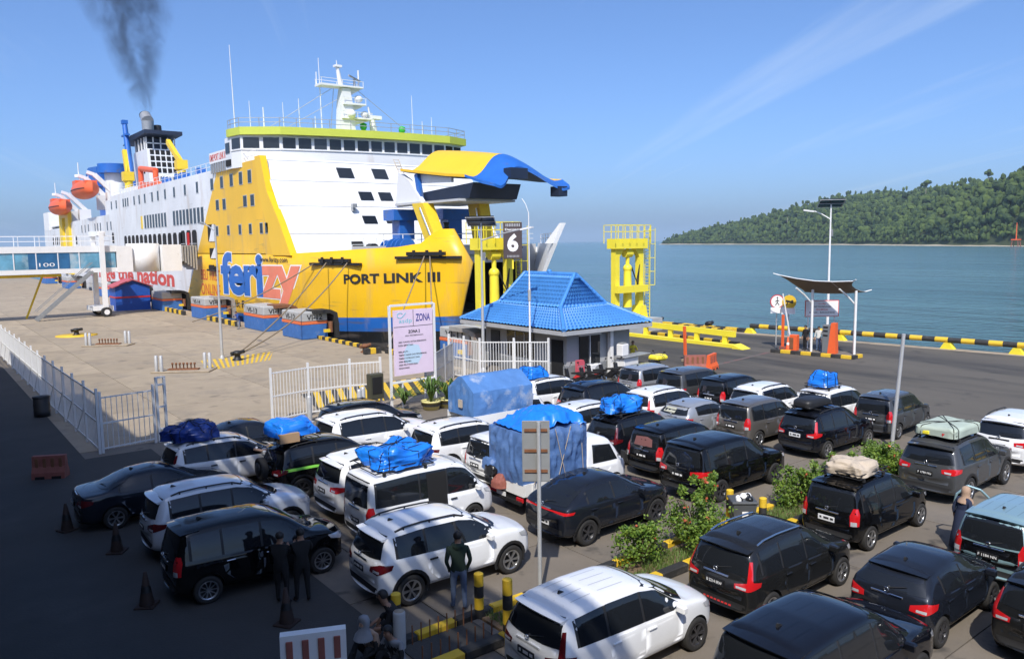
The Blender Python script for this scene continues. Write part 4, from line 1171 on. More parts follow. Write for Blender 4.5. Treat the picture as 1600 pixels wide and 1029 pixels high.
def fender(loc, L_, label, txt=None, arch='black_rubber', rz=0.0, h=2.3, w=2.3):
    o = thing('quay_fender', label, 'fender', loc, rz, 'fenders along the ferry berth')
    MB().cbox((0, 0, h * .27), (w, L_, h * .54), ch=.06).build('lower_block', M['fender_blue'], o)
    MB().cbox((0, 0, h * .59), (w + .03, L_ + .03, h * .10), ch=.02).build('stripe_band', M['fender_orange'], o)
    MB().cbox((0, 0, h * .82), (w, L_, h * .36), ch=.08).build('upper_block', M['fender_grey'], o)
    mb = MB()
    # arch of rubber and rusted steel over the seaward end
    P = [(-.2, h + .12), (w * .55, h + .12), (w * .8, h - .15), (w * .86, h * .5), (w * .86, 0)]
    Q = [(-.2, h - .16), (w * .5, h - .16), (w * .66, h - .35), (w * .7, h * .5), (w * .7, 0)]
    mb.prism(P + Q[::-1], lambda u, v, d: (u, d, v), -L_ * .62, -L_ * .2)
    mb.build('arch', M[arch], o)
    mb = MB()
    for k in range(3): mb.cyl((w * .58, -L_ * .55 + k * .5, .5), (w * .58, -L_ * .55 + k * .5, 1.4), .2, .2, 8)
    mb.build('chain', M['rust'], o)
    MB().cbox((w * .35, -L_ * .64, h * .3), (.5, .25, .25)).build('hook', M['yellow_safety'], o)
    if txt:
        text_on('lettering', txt, lambda a, b: (-w / 2 - .02, L_ * .3 - a, h * .7 + b), L_ * .5, h * .2, M['letter_black'], o, .02)
        text_on('lettering', txt, lambda a, b: (-w * .3 + a, -L_ / 2 - .02, h * .7 + b), w * .6, h * .2, M['letter_black'], o, .02)
    return o
fender((27.0, 63.8, 0), 4.2, 'grey and blue quay fender directly below the ship name', 'VI-12')
fender((26.9, 72.6, 0), 5.2, 'rust-arched quay fender below the big letters with mooring ropes in front', 'VI-13', 'rust')
fender((26.5, 88.6, 0), 5.0, 'blue and grey fender below the red ticket lettering', 'VI-14', 'rusty_grey')
fender((26.2, 104.8, 0), 5.6, 'dark sooty fender beside the blue hut', None, 'black_rubber')
fender((26.5, 124, 0), 6.0, 'fender standing behind the boarding bridge wheels', None)
fender((26.5, 141, 0), 6.0, 'shaded fender beside the yellow ship frame under the boarding bridge', None)
fender((26.5, 176, 0), 6.5, 'far fender left of the boarding bridge stairs', None)
fender((26.5, 205, 0), 7, 'farthest fender at the left near the stern', None)
fender((30.4, 44.2, 0), 2.2, 'grey and blue fender block right behind the zone sign', 'VI-11', 'rusty_grey', R(-90), 2.1, 3.6)
fender((36.2, 44.0, 0), 2.2, 'fender block half hidden behind the blue-roofed booth', 'VI-10', 'rust', R(-90), 2.1, 2.6)

hut = thing('hut', 'blue timber hut with faded red pitched roof near the boarding bridge', 'hut', (22.8, 108.5, 0))
mb = MB(); mb.prism([(-2.0, 0), (2.0, 0), (2.0, 2.9), (0, 3.7), (-2.0, 2.9)], lambda u, v, d: (u, d, v), -1.7, 1.7); mb.build('wall', M['hut_blue'], hut)
MB().box(-2.03, 2.03, -1.74, 1.74, 1.55, 1.75).build('stripe_band', M['red'], hut)
for s in (-1, 1):
    mb = MB(); mb.prism([(0, 3.75), (s * 2.35, 2.85), (s * 2.35, 2.98), (0, 3.9)], lambda u, v, d: (u, d, v), -2.0, 2.0); mb.build('roof', M['hut_roof'], hut)

def bollard(loc, label, base=True, s=1.0, m_='black'):
    o = thing('mooring_bollard', label, 'bollard', loc)
    MB().lathe((0, 0, 0), [(.42 * s, 0), (.42 * s, .08), (.26 * s, .14), (.22 * s, .45 * s), (.40 * s, .55 * s), (.42 * s, .68 * s), (.2 * s, .78 * s), (0, .8 * s)], 12).build('post', M[m_], o)
    MB().cyl((-.5 * s, 0, .55 * s), (.62 * s, .1, .66 * s), .17 * s, .14 * s, 8).build('horn', M[m_], o)
    if base: MB().lathe((0, 0, 0), [(1.7, .0), (1.7, .06), (0, .07)], 24).build('painted_base', M['kerb_yellow'], o)
    return o
bollard((12.1, 79.6, 0), 'black mooring bollard on a round yellow base on the open quay', True, .85)
bollard((17.9, 54.0, 0), 'black mooring bollard on the striped bay holding the bow ropes', False, .85)
bollard((26.3, 51.4, 0.0), 'rusty mooring bollard at the quay edge left of the zone sign', False, .8, 'rust')
bollard((55.4, 49.0, 0), 'black bollard on the pier edge just right of the yellow gantry', False, .9)
bollard((55.8, 43.6, 0), 'black bollard on the pier edge between gantry and round signs', False, .9)

def mooring(name, pts, label, sag=.4):
    mb = MB(); n = 14
    for a, b in zip(pts[:-1], pts[1:]):
        a, b = Vector(a), Vector(b)
        q = [a.lerp(b, i / n) - Vector((0, 0, sag * 4 * (i / n) * (1 - i / n))) for i in range(n + 1)]
        mb.tube(q, .055, 5)
    return tag(mb.build(name, M['rope']), label, 'rope', 'mooring ropes at the bow')
mooring('mooring_rope', [(18.0, 54.0, .5), (near_x(66, 6) - .3, 66.0, 6.2)], 'mooring rope from the striped-bay bollard up to the left bow fairlead', .5)
mooring('mooring_rope', [(18.1, 53.9, .5), (near_x(63.5, 6) - .3, 63.5, 6.2)], 'lower mooring rope beside the first one on the striped bay', .9)
mooring('mooring_rope', [(22.3, 80.0, .5), (near_x(68, 6) - .3, 68.0, 6.1)], 'long mooring rope crossing the big blue letters', .5)
mooring('mooring_rope', [(27.2, 49.6, .5), (near_x(56.6, 6) - .35, 56.6, 6.8)], 'left rope hanging from the right bow fairlead', .1)
mooring('mooring_rope', [(29.0, 46.4, .8), (near_x(56.2, 6) - .35, 56.2, 6.8)], 'right rope hanging from the right bow fairlead', .1)

def cleat_pit(loc, rz, label):
    o = thing('cleat_pit', label, 'mooring fixture', loc, rz)
    MB().cbox((0, 0, .05), (3.6, 1.5, .1), ch=.03).build('pad', M['concrete'], o)
    for x, y in ((-1.5, -.5), (-1.15, -.62), (1.15, .5), (1.5, .38)):
        MB().lathe((x, y, .1), [(.11, 0), (.11, .95), (.07, 1.0), (0, 1.0)], 10).build('post', M['galv'], o)
    for k in range(7):
        MB().lathe((-.7 + k * .23, 0, .1), [(.04, 0), (.04, .32), (.075, .34), (.075, .44), (0, .46)], 8).build('pin', M['rust'], o)
    MB().cbox((0, 0, .13), (1.9, .4, .1)).build('pin_base', M['rust'], o)
cleat_pit((12.8, 69.6, 0), R(-35), 'four grey posts around a pit of rusty pins, the farther one')
cleat_pit((13.7, 51.6, 0), R(-35), 'four grey posts around a pit of rusty pins, the nearer one by the striped bay')

# lamp post on the quay
def lamp_post(loc, h, label, arm=(0, 2.2), solar=False, colr='galv', panel_rz=0.0, lean=0.0):
    o = thing('lamp_post', label, 'street lamp', loc)
    mb = MB(); mb.cyl((0, 0, 0), (lean, 0, h * .45), .11, .085, 10); mb.cyl((lean, 0, h * .45), (lean * 2, 0, h), .075, .05, 10); mb.lathe((0, 0, 0), [(.2, 0), (.2, .04), (.11, .25)], 8)
    mb.build('pole', M[colr], o)
    ax, ay = arm
    hz = h - .55 if solar else h
    MB().tube([(lean * 2, 0, hz - .5), (lean * 2 + ax * .55, ay * .55, hz - .1), (lean * 2 + ax, ay, hz + .12)], .04, 6).build('arm', M[colr], o)
    d = Vector((ax, ay, 0)).normalized()
    mb = MB(); mb.bar((lean * 2 + ax, ay, hz + .10), (lean * 2 + ax + d.x * .75, ay + d.y * .75, hz + .22), .28, .1); mb.build('lamp_head', M['white_clean'] if solar else M['sign_grey'], o)
    if solar:
        PW, PL = .5, .85
        mb = MB(); c, s = math.cos(panel_rz), math.sin(panel_rz)
        def T(x, y, z): return (lean * 2 + x * c - y * s, x * s + y * c, h + .1 + z + x * .5)
        v = [T(x, y, z) for z in (0, .05) for x, y in ((-PW, -PL), (PW, -PL), (PW, PL), (-PW, PL))]
        mb.add(v, [(3, 2, 1, 0), (4, 5, 6, 7), (0, 1, 5, 4), (1, 2, 6, 5), (2, 3, 7, 6), (3, 0, 4, 7)]); mb.build('solar_panel', M['solar'], o)
        mb = MB()
        for a, b in (((-PW, -PL), (PW, -PL)), ((PW, -PL), (PW, PL)), ((PW, PL), (-PW, PL)), ((-PW, PL), (-PW, -PL)), ((0, -PL), (0, PL))):
            mb.bar(T(*a, -.03), T(*b, -.03), .05, .03)
        mb.build('panel_frame', M['galv'], o)
        MB().cbox((lean * 2 + .12, 0, h - 2.0), (.22, .18, .5)).build('battery_box', M['sign_grey'], o)
    return o
lamp_post((17.33, 55.5, 0), 9.3, 'tall thin grey lamp post on the quay in front of the yellow hull', (0.0, 2.4))
lamp_post((27.7, 38.6, 0), 9.0, 'grey solar street lamp rising left of the blue-roofed booth', (1.0, -2.6), True, 'galv', R(225))
lamp_post((53.1, 30.9, 0), 10.2, 'white solar street lamp behind the canopy on the right', (-.3, 1.1), True, 'white_clean', R(225))
o = thing('flag_pole', 'thin white pole in front of the blue-roofed booth', 'pole', (27.4, 33.7, 0))
mb = MB(); mb.cyl((0, 0, 0), (0, 0, 5.6), .06, .05, 8); mb.cyl((0, 0, 5.6), (0, 0, 9.4), .04, .03, 8); mb.build('shaft', M['white_clean'], o)
MB().tube([(0, 0, 9.4), (-.05, .2, 9.9), (-.1, .45, 10.2)], .02, 5).build('tip', M['white_clean'], o)
MB().cyl((0, 0, 4.6), (0, 0, 5.2), .09, .09, 8).build('collar', M['galv'], o)

# boarding bridge ----------------------------------------------------------
gw = thing('boarding_bridge', 'white glazed passenger boarding bridge reaching the ferry side', 'boarding bridge', (18.1, 100.9, 0), R(3))
# local x runs towards the ship
MB().box(-30, 1.6, -1.5, 1.5, 7.35, 8.05).build('roof_band', M['white_paint'], gw)
MB().box(-30, 1.6, -1.45, 1.45, 5.05, 5.55).build('floor_band', M['white_paint'], gw)
MB().box(-30, 1.5, -1.40, 1.40, 5.56, 7.34).build('glass_wall', mat('bridge_print', (.12, .30, .42), .2, var=.55, scale=.5, dirt=(.45, .52, .55), dirt_amt=.8, dirt_scale=.45, dirt_lo=.5), gw)
MB().box(-7.2, -3.2, -1.43, -1.41, 5.6, 7.3).build('printed_panel', mat('print_blue', (.03, .13, .28), .3, var=.3, scale=.8), gw)
text_on('lettering', '100', flat_map((-6.2, -1.45, 5.85), (1, 0, 0), (0, 0, 1)), 1.5, .4, M['letter_white'], gw)
for k in range(15): MB().box(-29.6 + k * 2.1, -29.5 + k * 2.1, -1.46, -1.42, 5.55, 7.35).build('mullion', M['white_clean'], gw)
MB().box(1.61, 3.3, -1.55, 1.55, 5.0, 8.0).build('end_box', M['white_paint'], gw)
MB().lathe((4.9, 0, 0), [(0, 4.95), (1.8, 4.95), (1.8, 8.25), (0, 8.3)], 24).build('rotunda', M['white_paint'], gw)
mb = MB(); mb.box(6.6, 8.8, -1.7, 1.7, 4.95, 8.1); mb.build('cab', M['white_paint'], gw)
mb = MB()
for k in range(6): mb.box(8.8 + k * .32, 9.0 + k * .32, -1.8, 1.8, 5.0 + (1.8 - k * .36 if k < 5 else 0) * .6, 8.0)
mb.build('bellows', M['steel'], gw)
for y in (-1.9, 1.9):
    MB().box(-.25, .25, y - .22, y + .22, .9, 9.6).build('lift_column', M['white_paint'], gw)
    mb = MB(); mb.cyl((0, y - .45, .55), (0, y + .1, .55), .55, .55, 16); mb.build('wheel', M['tyre'], gw)
    mb = MB(); mb.cyl((0, y - .47, .55), (0, y - .44, .55), .3, .3, 12); mb.build('hub', M['white_clean'], gw)
MB().box(-1.2, .9, -1.6, 1.6, .7, 1.2).build('bogie', M['white_paint'], gw)
MB().box(-.4, .4, -2.0, 2.0, 9.2, 9.7).build('lift_beam', M['white_paint'], gw)
mb = MB()
for y in (-1.3, 1.3):
    for x in range(-30, 2, 2): mb.bar((x, y, 8.05), (x, y, 9.15), .05)
    for z in (8.6, 9.15): mb.bar((-30, y, z), (1.5, y, z), .05)
mb.build('roof_rail', M['white_clean'], gw)
mb = MB()
for y in (-2.6, -1.7):
    mb.bar((-1.2, y, 5.2), (-7.0, y, .1), .12, .3)
    mb.bar((-1.2, y, 6.2), (-7.0, y, 1.1), .06)
for k in range(19): mb.box(-6.9 + k * .305, -6.68 + k * .305, -2.6, -1.7, .2 + k * .27, .25 + k * .27)
mb.build('stairs', M['sign_grey'], gw)
mb = MB()
mb.bar((-7.2, 2.4, 0), (-5.2, 2.4, 5.0), .16, .2)
mb.bar((-34, -.6, 4.85), (-4, -.6, 4.85), .3, .3)
mb.build('strut', M['yellow_safety'], gw)
MB().box(-22.5, -21.2, -.8, .8, 0, 5.0).build('pier_column', mat('ochre', (.38, .25, .06), .7, var=.2), gw)

# fences -------------------------------------------------------------------
def fence(name, label, path, h=2.45, post_step=2.4, pick=.15, brace=False, m_='white_paint', post_w=.09, gap0=.12):
    o = thing(name, label, 'fence', (*path[0], 0))
    base = Vector((*path[0], 0))
    pk = MB().box(-.012, .012, -.012, .012, gap0, h - .12).mesh('picket')
    for a, b in zip(path[:-1], path[1:]):
        a, b = Vector((*a, 0)), Vector((*b, 0)); L_ = (b - a).length; n = max(1, round(L_ / post_step)); d = (b - a).normalized()
        for i in range(n + 1):
            p = a.lerp(b, i / n) - base
            if i == 0 and (a - base).length > .01: continue
            MB().box(p.x - post_w / 2, p.x + post_w / 2, p.y - post_w / 2, p.y + post_w / 2, 0, h + .08).build('post', M[m_], o)
            if brace and 0 < i < n:
                q = a.lerp(b, (i + .8) / n) - base
                MB().bar((p.x, p.y, h * .62), (q.x, q.y, .2), .035).build('brace', M[m_], o)
        for z in (gap0 + .05, h * .5, h - .16):
            MB().bar(a - base + Vector((0, 0, z)), b - base + Vector((0, 0, z)), .04, .05).build('rail', M[m_], o)
        m2 = int(L_ / pick)
        for i in range(1, m2):
            p = a.lerp(b, i / m2) - base
            obj('picket', pk, o, M[m_], loc=(p.x, p.y, 0))
    return o
fence('quay_fence', 'long white picket fence running along the shaded lane at the left', [(5.5, 32.9), (5.35, 45), (5.3, 76)], 2.45, 2.6, .26, True)
fence('quay_fence', 'short white picket panel closing the end of the left fence', [(5.62, 32.95), (7.6, 33.3)], 2.3, 2.4, .2)
g = thing('gate_post', 'tall white open-frame gate post at the left gateway', 'gate post', (7.9, 33.35, 0), R(10))
for x in (-.16, .16): MB().box(x - .045, x + .045, -.05, .05, 0, 2.65).build('upright', M['white_paint'], g)
for z in (.5, 1.4, 2.3, 2.6): MB().box(-.115, .115, -.045, .045, z, z + .06).build('crossbar', M['white_paint'], g)
fence('gate_fence', 'white picket gate panels left of the zone sign', [(12.5, 33.5), (14.4, 33.9), (16.4, 33.7), (17.75, 33.2)], 2.4, 1.9, .15)
for x, y, lab in ((13.9, 32.7, 'short grey steel guard post at the left end of the gate panels'), (16.7, 33.0, 'right one of two close grey guard posts by the gate panels'), (16.3, 32.6, 'left one of two close grey guard posts by the gate panels')):
    o = thing('guard_post', lab, 'guard post', (x, y, 0), group='grey posts beside the gate')
    MB().lathe((0, 0, 0), [(.11, 0), (.11, 1.1), (.08, 1.18), (0, 1.2)], 12).build('shaft', M['galv'], o)
    MB().lathe((0, 0, 0), [(.18, 0), (.18, .03), (.11, .04)], 12).build('foot_plate', M['galv'], o)
fence('booth_fence', 'grey picket fence between the zone sign and the booth', [(20.5, 33.6), (25.0, 37.9)], 2.2, 2.4, .16, m_='galv')
fence('booth_fence', 'bright white picket fence around the corner left of the booth', [(25.2, 38.6), (25.3, 35.6), (28.1, 32.95)], 2.45, 2.0, .15)
o = thing('metal_box', 'dark olive metal cabinet fixed at the gate fence', 'cabinet', (17.35, 33.0, .55))
MB().cbox((0, 0, .6), (.7, .4, 1.2), ch=.03).build('housing', mat('olive', (.055, .055, .035), .6), o)
MB().cbox((0, -.21, .65), (.5, .03, .8), ch=.01).build('door', M['dark_void'], o)

# zone sign ------------------------------------------------------------------
zs = thing('zone_sign', 'tall white framed pink notice board reading zona', 'sign', (17.85, 32.35, 0), R(2))
for x in (0, 2.5): MB().box(x - .05, x + .05, -.05, .05, 0, 4.95).build('post', M['white_clean'], zs)
for z in (1.25, 4.9): MB().box(.05, 2.45, -.045, .045, z, z + .1).build('rail', M['white_clean'], zs)
for x in (.62, 1.9): MB().box(x - .03, x + .03, -.03, .03, 0, 1.25).build('leg', M['white_clean'], zs)
MB().box(.2, 2.38, -.05, .03, 1.62, 4.72).build('board', M['sign_pink'], zs)
MB().box(.2, 2.38, -.058, -.052, 3.92, 3.94).build('line', M['letter_black'], zs)
MB().box(1.27, 1.29, -.058, -.052, 3.94, 4.72).build('line', M['letter_black'], zs)
zm = lambda x, z: flat_map((x, -.058, z), (1, 0, 0), (0, 0, 1))
text_on('lettering', 'asdp', zm(.48, 4.05), .72, .26, M['letter_teal'], zs, .0)
mb = MB()
for k in range(10):
    a0, a1 = .6 + k * .5, .6 + (k + 1) * .5
    mb.bar((.55 + .16 * math.cos(a0), -.06, 4.47 + .12 * math.sin(a0)), (.55 + .16 * math.cos(a1), -.06, 4.47 + .12 * math.sin(a1)), .03, .006, upv=(0, 1, 0))
mb.bar((.68, -.06, 4.4), (.86, -.06, 4.58), .03, .006, upv=(0, 1, 0)); mb.build('emblem', M['letter_teal'], zs)
text_on('lettering', 'ZONA', zm(1.42, 4.14), .82, .36, M['letter_navy'], zs, .02)
text_on('lettering', 'ZONA 2', zm(.98, 3.6), .66, .15, M['letter_black'], zs, .03)
text_on('lettering', 'AREA PENYEBERANGAN', zm(.8, 3.45), 1.02, .07, M['letter_black'], zs)
for k, s in enumerate(['AREA TUNGGU UNTUK KENDARAAN', 'RODA EMPAT DAN', '', 'MELIPUTI :', 'TEMPAT PARKIR DAN PENUMPANG', 'TEMPAT ISTIRAHAT DAN', 'AREA BERSAMA', 'AREA PELAYANAN DAN', 'PENGAWASAN']):
    if s: text_on('lettering', s, zm(.42, 3.16 - k * .155), len(s) * .058, .075, M['letter_black'], zs, .015)
MB().add([(.75, -.053, 2.2), (1.5, -.053, 2.1), (1.75, -.053, 2.5), (1.55, -.053, 3.0), (.95, -.053, 3.1), (.7, -.053, 2.7)], [(0, 1, 2, 3, 4, 5)]).build('print', mat('print_cyan', (.58, .74, .88), .45), zs)

# potted plants by the sign
def strap_plant(loc, label, r=.55, n=46, h=.9, pot=True, seed=1):
    o = thing('potted_plant', label, 'plant', loc, group='strap-leaved plants in pale pots under the zone sign')
    rg = random.Random(seed)
    if pot:
        MB().lathe((0, 0, 0), [(0, .02), (.36, .02), (.46, .38), (.49, .38), (.49, .44), (.42, .44), (.40, .36), (0, .36)], 18).build('pot', M['pot_yellow'], o)
        MB().lathe((0, 0, 0), [(.445, .2), (.475, .3)], 18).build('pot_band', M['kerb_black'], o)
    mb = MB()
    for k in range(n):
        a = rg.uniform(0, 6.28); L_ = rg.uniform(.6, 1.0) * r * 1.5; hh = h * rg.uniform(.6, 1.1); w = rg.uniform(.025, .045)
        pts = []
        for t in (0, .35, .7, 1):
            q = L_ * t ** 1.2; z = .36 + hh * (math.sin(t * 2.3) * .95)
            pts.append((math.cos(a) * q, math.sin(a) * q, z))
        sx, sy = -math.sin(a) * w, math.cos(a) * w
        v = []
        for i, p in enumerate(pts):
            k2 = 1 if i < 3 else .15
            v += [(p[0] - sx * k2, p[1] - sy * k2, p[2]), (p[0] + sx * k2, p[1] + sy * k2, p[2])]
        mb.add(v, [(0, 1, 3, 2), (2, 3, 5, 4), (4, 5, 7, 6)], 0, True)
    mb.build('leaves', M['leaf_strap'], o, fix=False)
strap_plant((18.15, 31.7, 0), 'low spreading strap-leaved plant under the left post of the zone sign', .6, 50, .75, False, 3)
strap_plant((19.4, 31.35, 0), 'tall strap-leaved plant in a pale pot under the zone sign, the left pot', .6, 70, 1.15, True, 5)
strap_plant((20.3, 31.3, 0), 'strap-leaved plant in a banded pale pot, the right pot under the zone sign', .6, 60, .95, True, 8)
o = thing('warning_post', 'small red and white warning post beside the tarpaulin truck', 'post', (20.9, 30.9, 0))
for k in range(4): MB().cyl((0, 0, k * .3), (0, 0, k * .3 + .3), .06, .06, 10).build('band', M['red' if k % 2 == 0 else 'white_clean'], o)

# booth with two-tier tiled roof -------------------------------------------------
bo = thing('booth', 'grey guard booth under a two-tier blue tiled roof', 'building', (0, 0, 0))
bx0, bx1, by0, by1 = 29.6, 34.7, 33.1, 40.9
MB().box(bx0, bx1, by0, by1, 0, 3.0).build('wall', M['wall_grey'], bo)
MB().box(bx0 - .02, bx1 + .02, by0 - .02, by1 + .02, 0, .75).build('plinth', mat('plinth_grey', (.20, .21, .22), .8, var=.08), bo)
def roof_face(mb, a, b, c, d, rows):
    """tiled quad: a,b eave corners, d,c upper corners"""
    a, b, c, d = map(Vector, (a, b, c, d))
    nrm = (b - a).cross(d - a).normalized()
    if nrm.z < 0: nrm = -nrm
    wid = (b - a).length; nt = max(4, int(wid / .30)); res = nt * 6
    v = []; f = []
    for r in range(rows):
        for e in (0, 1):
            t = (r + e) / rows
            for i in range(res + 1):
                u = i / res
                p = a.lerp(b, u).lerp(d.lerp(c, u), t)
                ph = u * nt * 2 * math.pi
                bump = .075 * (.5 + .5 * math.cos(ph)) ** 1.3 + (.085 if e == 0 else 0)
                v.append(p + nrm * bump)
    k = res + 1
    for r in range(rows):
        for i in range(res):
            q = 2 * r * k + i; f.append((q, q + 1, q + k + 1, q + k))
            if r < rows - 1: f.append((q + k, q + k + 1, q + 2 * k + 1, q + 2 * k))
    mb.add(v, f, 0, True)
ex0, ex1, ey0, ey1, ez = 28.5, 35.6, 32.1, 42.2, 2.9
mx0, mx1, my0, my1, mz = 30.3, 34.0, 34.4, 40.4, 3.95
rx, ry0, ry1, rz_ = 32.2, 35.2, 40.0, 5.75
mb = MB()
E4 = [(ex0, ey0, ez), (ex1, ey0, ez), (ex1, ey1, ez), (ex0, ey1, ez)]
M4 = [(mx0, my0, mz), (mx1, my0, mz), (mx1, my1, mz), (mx0, my1, mz)]
R4 = [(rx - .08, ry0, rz_), (rx + .08, ry0, rz_), (rx + .08, ry1, rz_), (rx - .08, ry1, rz_)]
for i in range(4):
    j = (i + 1) % 4
    roof_face(mb, E4[i], E4[j], M4[j], M4[i], 8)
    roof_face(mb, M4[i], M4[j], R4[j], R4[i], 8)
ro = mb.build('roof_tiles', M['roof_blue'], bo, fix=False); ro['kind'] = 'stuff'
mb = MB()
for i in range(4):
    for A, B, n in ((E4[i], M4[i], 10), (M4[i], R4[i], 8)):
        A, B = Vector(A), Vector(B)
        for k in range(n): mb.cyl(A.lerp(B, k / n) + Vector((0, 0, .06)), A.lerp(B, (k + 1.1) / n) + Vector((0, 0, .10)), .13, .11, 8)
mb.cyl((rx, ry0 - .1, rz_ + .08), (rx, ry1 + .1, rz_ + .08), .14, .14, 8)
mb.ball((rx, (ry0 + ry1) / 2, rz_ + .22), .16, 8, 6)
mb.build('ridge_caps', M['roof_blue'], bo)
mb = MB()
for i in range(4):
    mb.bar((*E4[i][:2], ez - .12), (*E4[(i + 1) % 4][:2], ez - .12), .05, .24)
mb.build('fascia', M['galv'], bo)
MB().box(ex0 + .05, ex1 - .05, ey0 + .05, ey1 - .05, ez - .2, ez - .14).build('soffit', M['wall_dark'], bo)
# openings on the two visible sides
MB().box(29.55, 29.61, 33.4, 34.4, .05, 2.2).build('door', M['dark_void'], bo)
MB().box(29.53, 29.61, 36.0, 38.6, .9, 2.4).build('window', M['glass_dark'], bo)
for y in (36.85, 37.75): MB().box(29.50, 29.53, y - .03, y + .03, .9, 2.4).build('mullion', M['galv'], bo)
MB().box(29.53, 29.61, 39.4, 40.3, .05, 2.3).build('door', M['wall_dark'], bo)
for x in (30.9, 31.8): MB().box(x - .36, x + .36, 33.03, 33.11, .55, 2.4).build('window', M['glass_dark'], bo)
MB().box(30.45, 32.25, 33.0, 33.04, 2.4, 2.5).build('lintel', M['white_clean'], bo)
MB().box(31.33, 31.38, 33.0, 33.03, .55, 2.4).build('mullion', M['white_clean'], bo)
MB().box(30.6, 31.0, 33.0, 33.06, 2.52, 2.68).build('exit_sign', M['sticker_green'], bo)
MB().box(32.7, 32.95, 32.7, 32.95, 0, 2.9).build('column', M['white_clean'], bo)
MB().cbox((30.2, 32.65, .75), (.45, .3, .7)).build('fire_box', mat('fire_pink', (.62, .10, .14), .5), bo)
o = thing('air_conditioner', 'white outdoor air conditioner box standing at the booth wall', 'air conditioner', (31.2, 32.5, 0))
MB().cbox((0, 0, .5), (.85, .35, .6), ch=.03).build('casing', M['white_clean'], o)
MB().lathe((0.1, -.19, .5), [(.24, 0), (.22, -.01), (0, -.01)], 14, axis='y').build('fan_grille', M['sign_grey'], o)
for x in (-.35, .35): MB().cbox((x, 0, .1), (.05, .3, .2)).build('foot', M['galv'], o)
o = thing('counter', 'white ticket counter with dark top beside the booth', 'counter', (33.6, 32.2, 0), R(8))
MB().cbox((0, 0, .5), (1.4, .6, 1.0), ch=.03).build('cabinet', M['white_clean'], o)
MB().cbox((.45, -.05, 1.06), (2.6, .8, .07), ch=.02).build('top', M['steel'], o)
MB().cbox((-.35, .1, 1.45), (.6, .45, .7), ch=.04).build('printer_box', M['white_clean'], o)
MB().cbox((-.35, .1, 1.84), (.45, .35, .08), ch=.02).build('lid', M['sign_grey'], o)

# motorcycles parked at the booth -----------------------------------------------
def motorcycle():
    o = empty('motorcycle')
    for x in (-.62, .62):
        w = empty('wheel', (x, 0, .29), 0, o)
        prof = [(.29 + .05 * math.cos(a), .05 * math.sin(a)) for a in [k * math.pi / 4 for k in range(9)]]
        MB().lathe((0, 0, 0), [(r - .05, h) for r, h in prof], 18, axis='y').build('tyre', M['tyre'], w)
        mb = MB()
        for k in range(5): mb.bar((0, 0, 0), (.23 * math.cos(k * 1.257), 0, .23 * math.sin(k * 1.257)), .035, .03)
        mb.cyl((0, -.05, 0), (0, .05, 0), .06, .06, 8); mb.build('rim', M['rim_silver'], w)
    mb = MB()
    mb.prism([(-.75, .72), (-.2, .55), (.1, .42), (.25, .42), (.42, .95), (.52, .95), (.40, .40), (.2, .22), (-.25, .25), (-.5, .5), (-.85, .66)], lambda u, v, d: (u, d, v), -.11, .11)
    b = mb.build('fairing', M['black'], o)
    MB().prism([(-.6, .64), (-.25, .5), (-.1, .52), (-.3, .68)], lambda u, v, d: (u, d, v), -.12, .12).build('side_panel', M['red'], o)
    MB().prism([(-.8, .74), (.0, .70), (.05, .78), (-.3, .84), (-.85, .86)], lambda u, v, d: (u, d, v), -.13, .13).build('seat', M['plastic_black'], o)
    mb = MB(); mb.cyl((.62, 0, .29), (.42, 0, 1.0), .035, .03, 8); mb.tube([(.40, -.34, 1.02), (.44, -.12, 1.04), (.44, .12, 1.04), (.40, .34, 1.02)], .02, 6); mb.build('handlebar', M['steel'], o)
    for s in (-1, 1):
        mb = MB(); mb.cyl((.42, s * .22, 1.04), (.40, s * .34, 1.22), .012, .012, 5); mb.cbox((.40, s * .36, 1.25), (.03, .13, .08), ch=.01); mb.build('mirror', M['black'], o)
    MB().ball((.53, 0, .86), .09, 8, 6).build('headlight', M['lamp_clear'], o)
    mb = MB(); mb.cyl((-.2, -.14, .25), (-.75, -.17, .38), .05, .06, 8); mb.build('exhaust', M['chrome'], o)
    return o
mc = motorcycle()
spots = [(28.3, 31.2, 100, 'red motorcycle nearest the fence, parked at the booth', 'red'), (29.1, 30.9, 96, 'second motorcycle from the fence, parked at the booth', 'black'), (29.9, 31.2, 92, 'third motorcycle in the row at the booth, with red fairing', 'red'), (30.7, 31.0, 98, 'fourth motorcycle in the row at the booth', 'black'), (31.6, 30.9, 80, 'rightmost dark motorcycle in front of the ticket counter', 'black'), (34.9, 31.2, 20, 'yellow-faired motorcycle behind the silver people carrier', 'yellow_bright')]
for i, (x, y, rz, lab, mk) in enumerate(spots):
    c = mc if i == 0 else copy_tree(mc)
    c.location = (x, y, 0); c.rotation_euler = (R(3), 0, R(rz)); tag(c, lab, 'motorcycle', 'motorcycles at the booth')
    for ch in c.children:
        if ch.name.startswith('side_panel'):
            ch.material_slots[0].link = 'OBJECT'; ch.material_slots[0].material = M[mk]
tag(MB().cbox((35.5, 31.5, .85), (1.0, .75, .35), ch=.12).build('rain_cover', M['yellow_bright']), 'yellow cover lying over the motorcycle behind the silver car', 'cover')

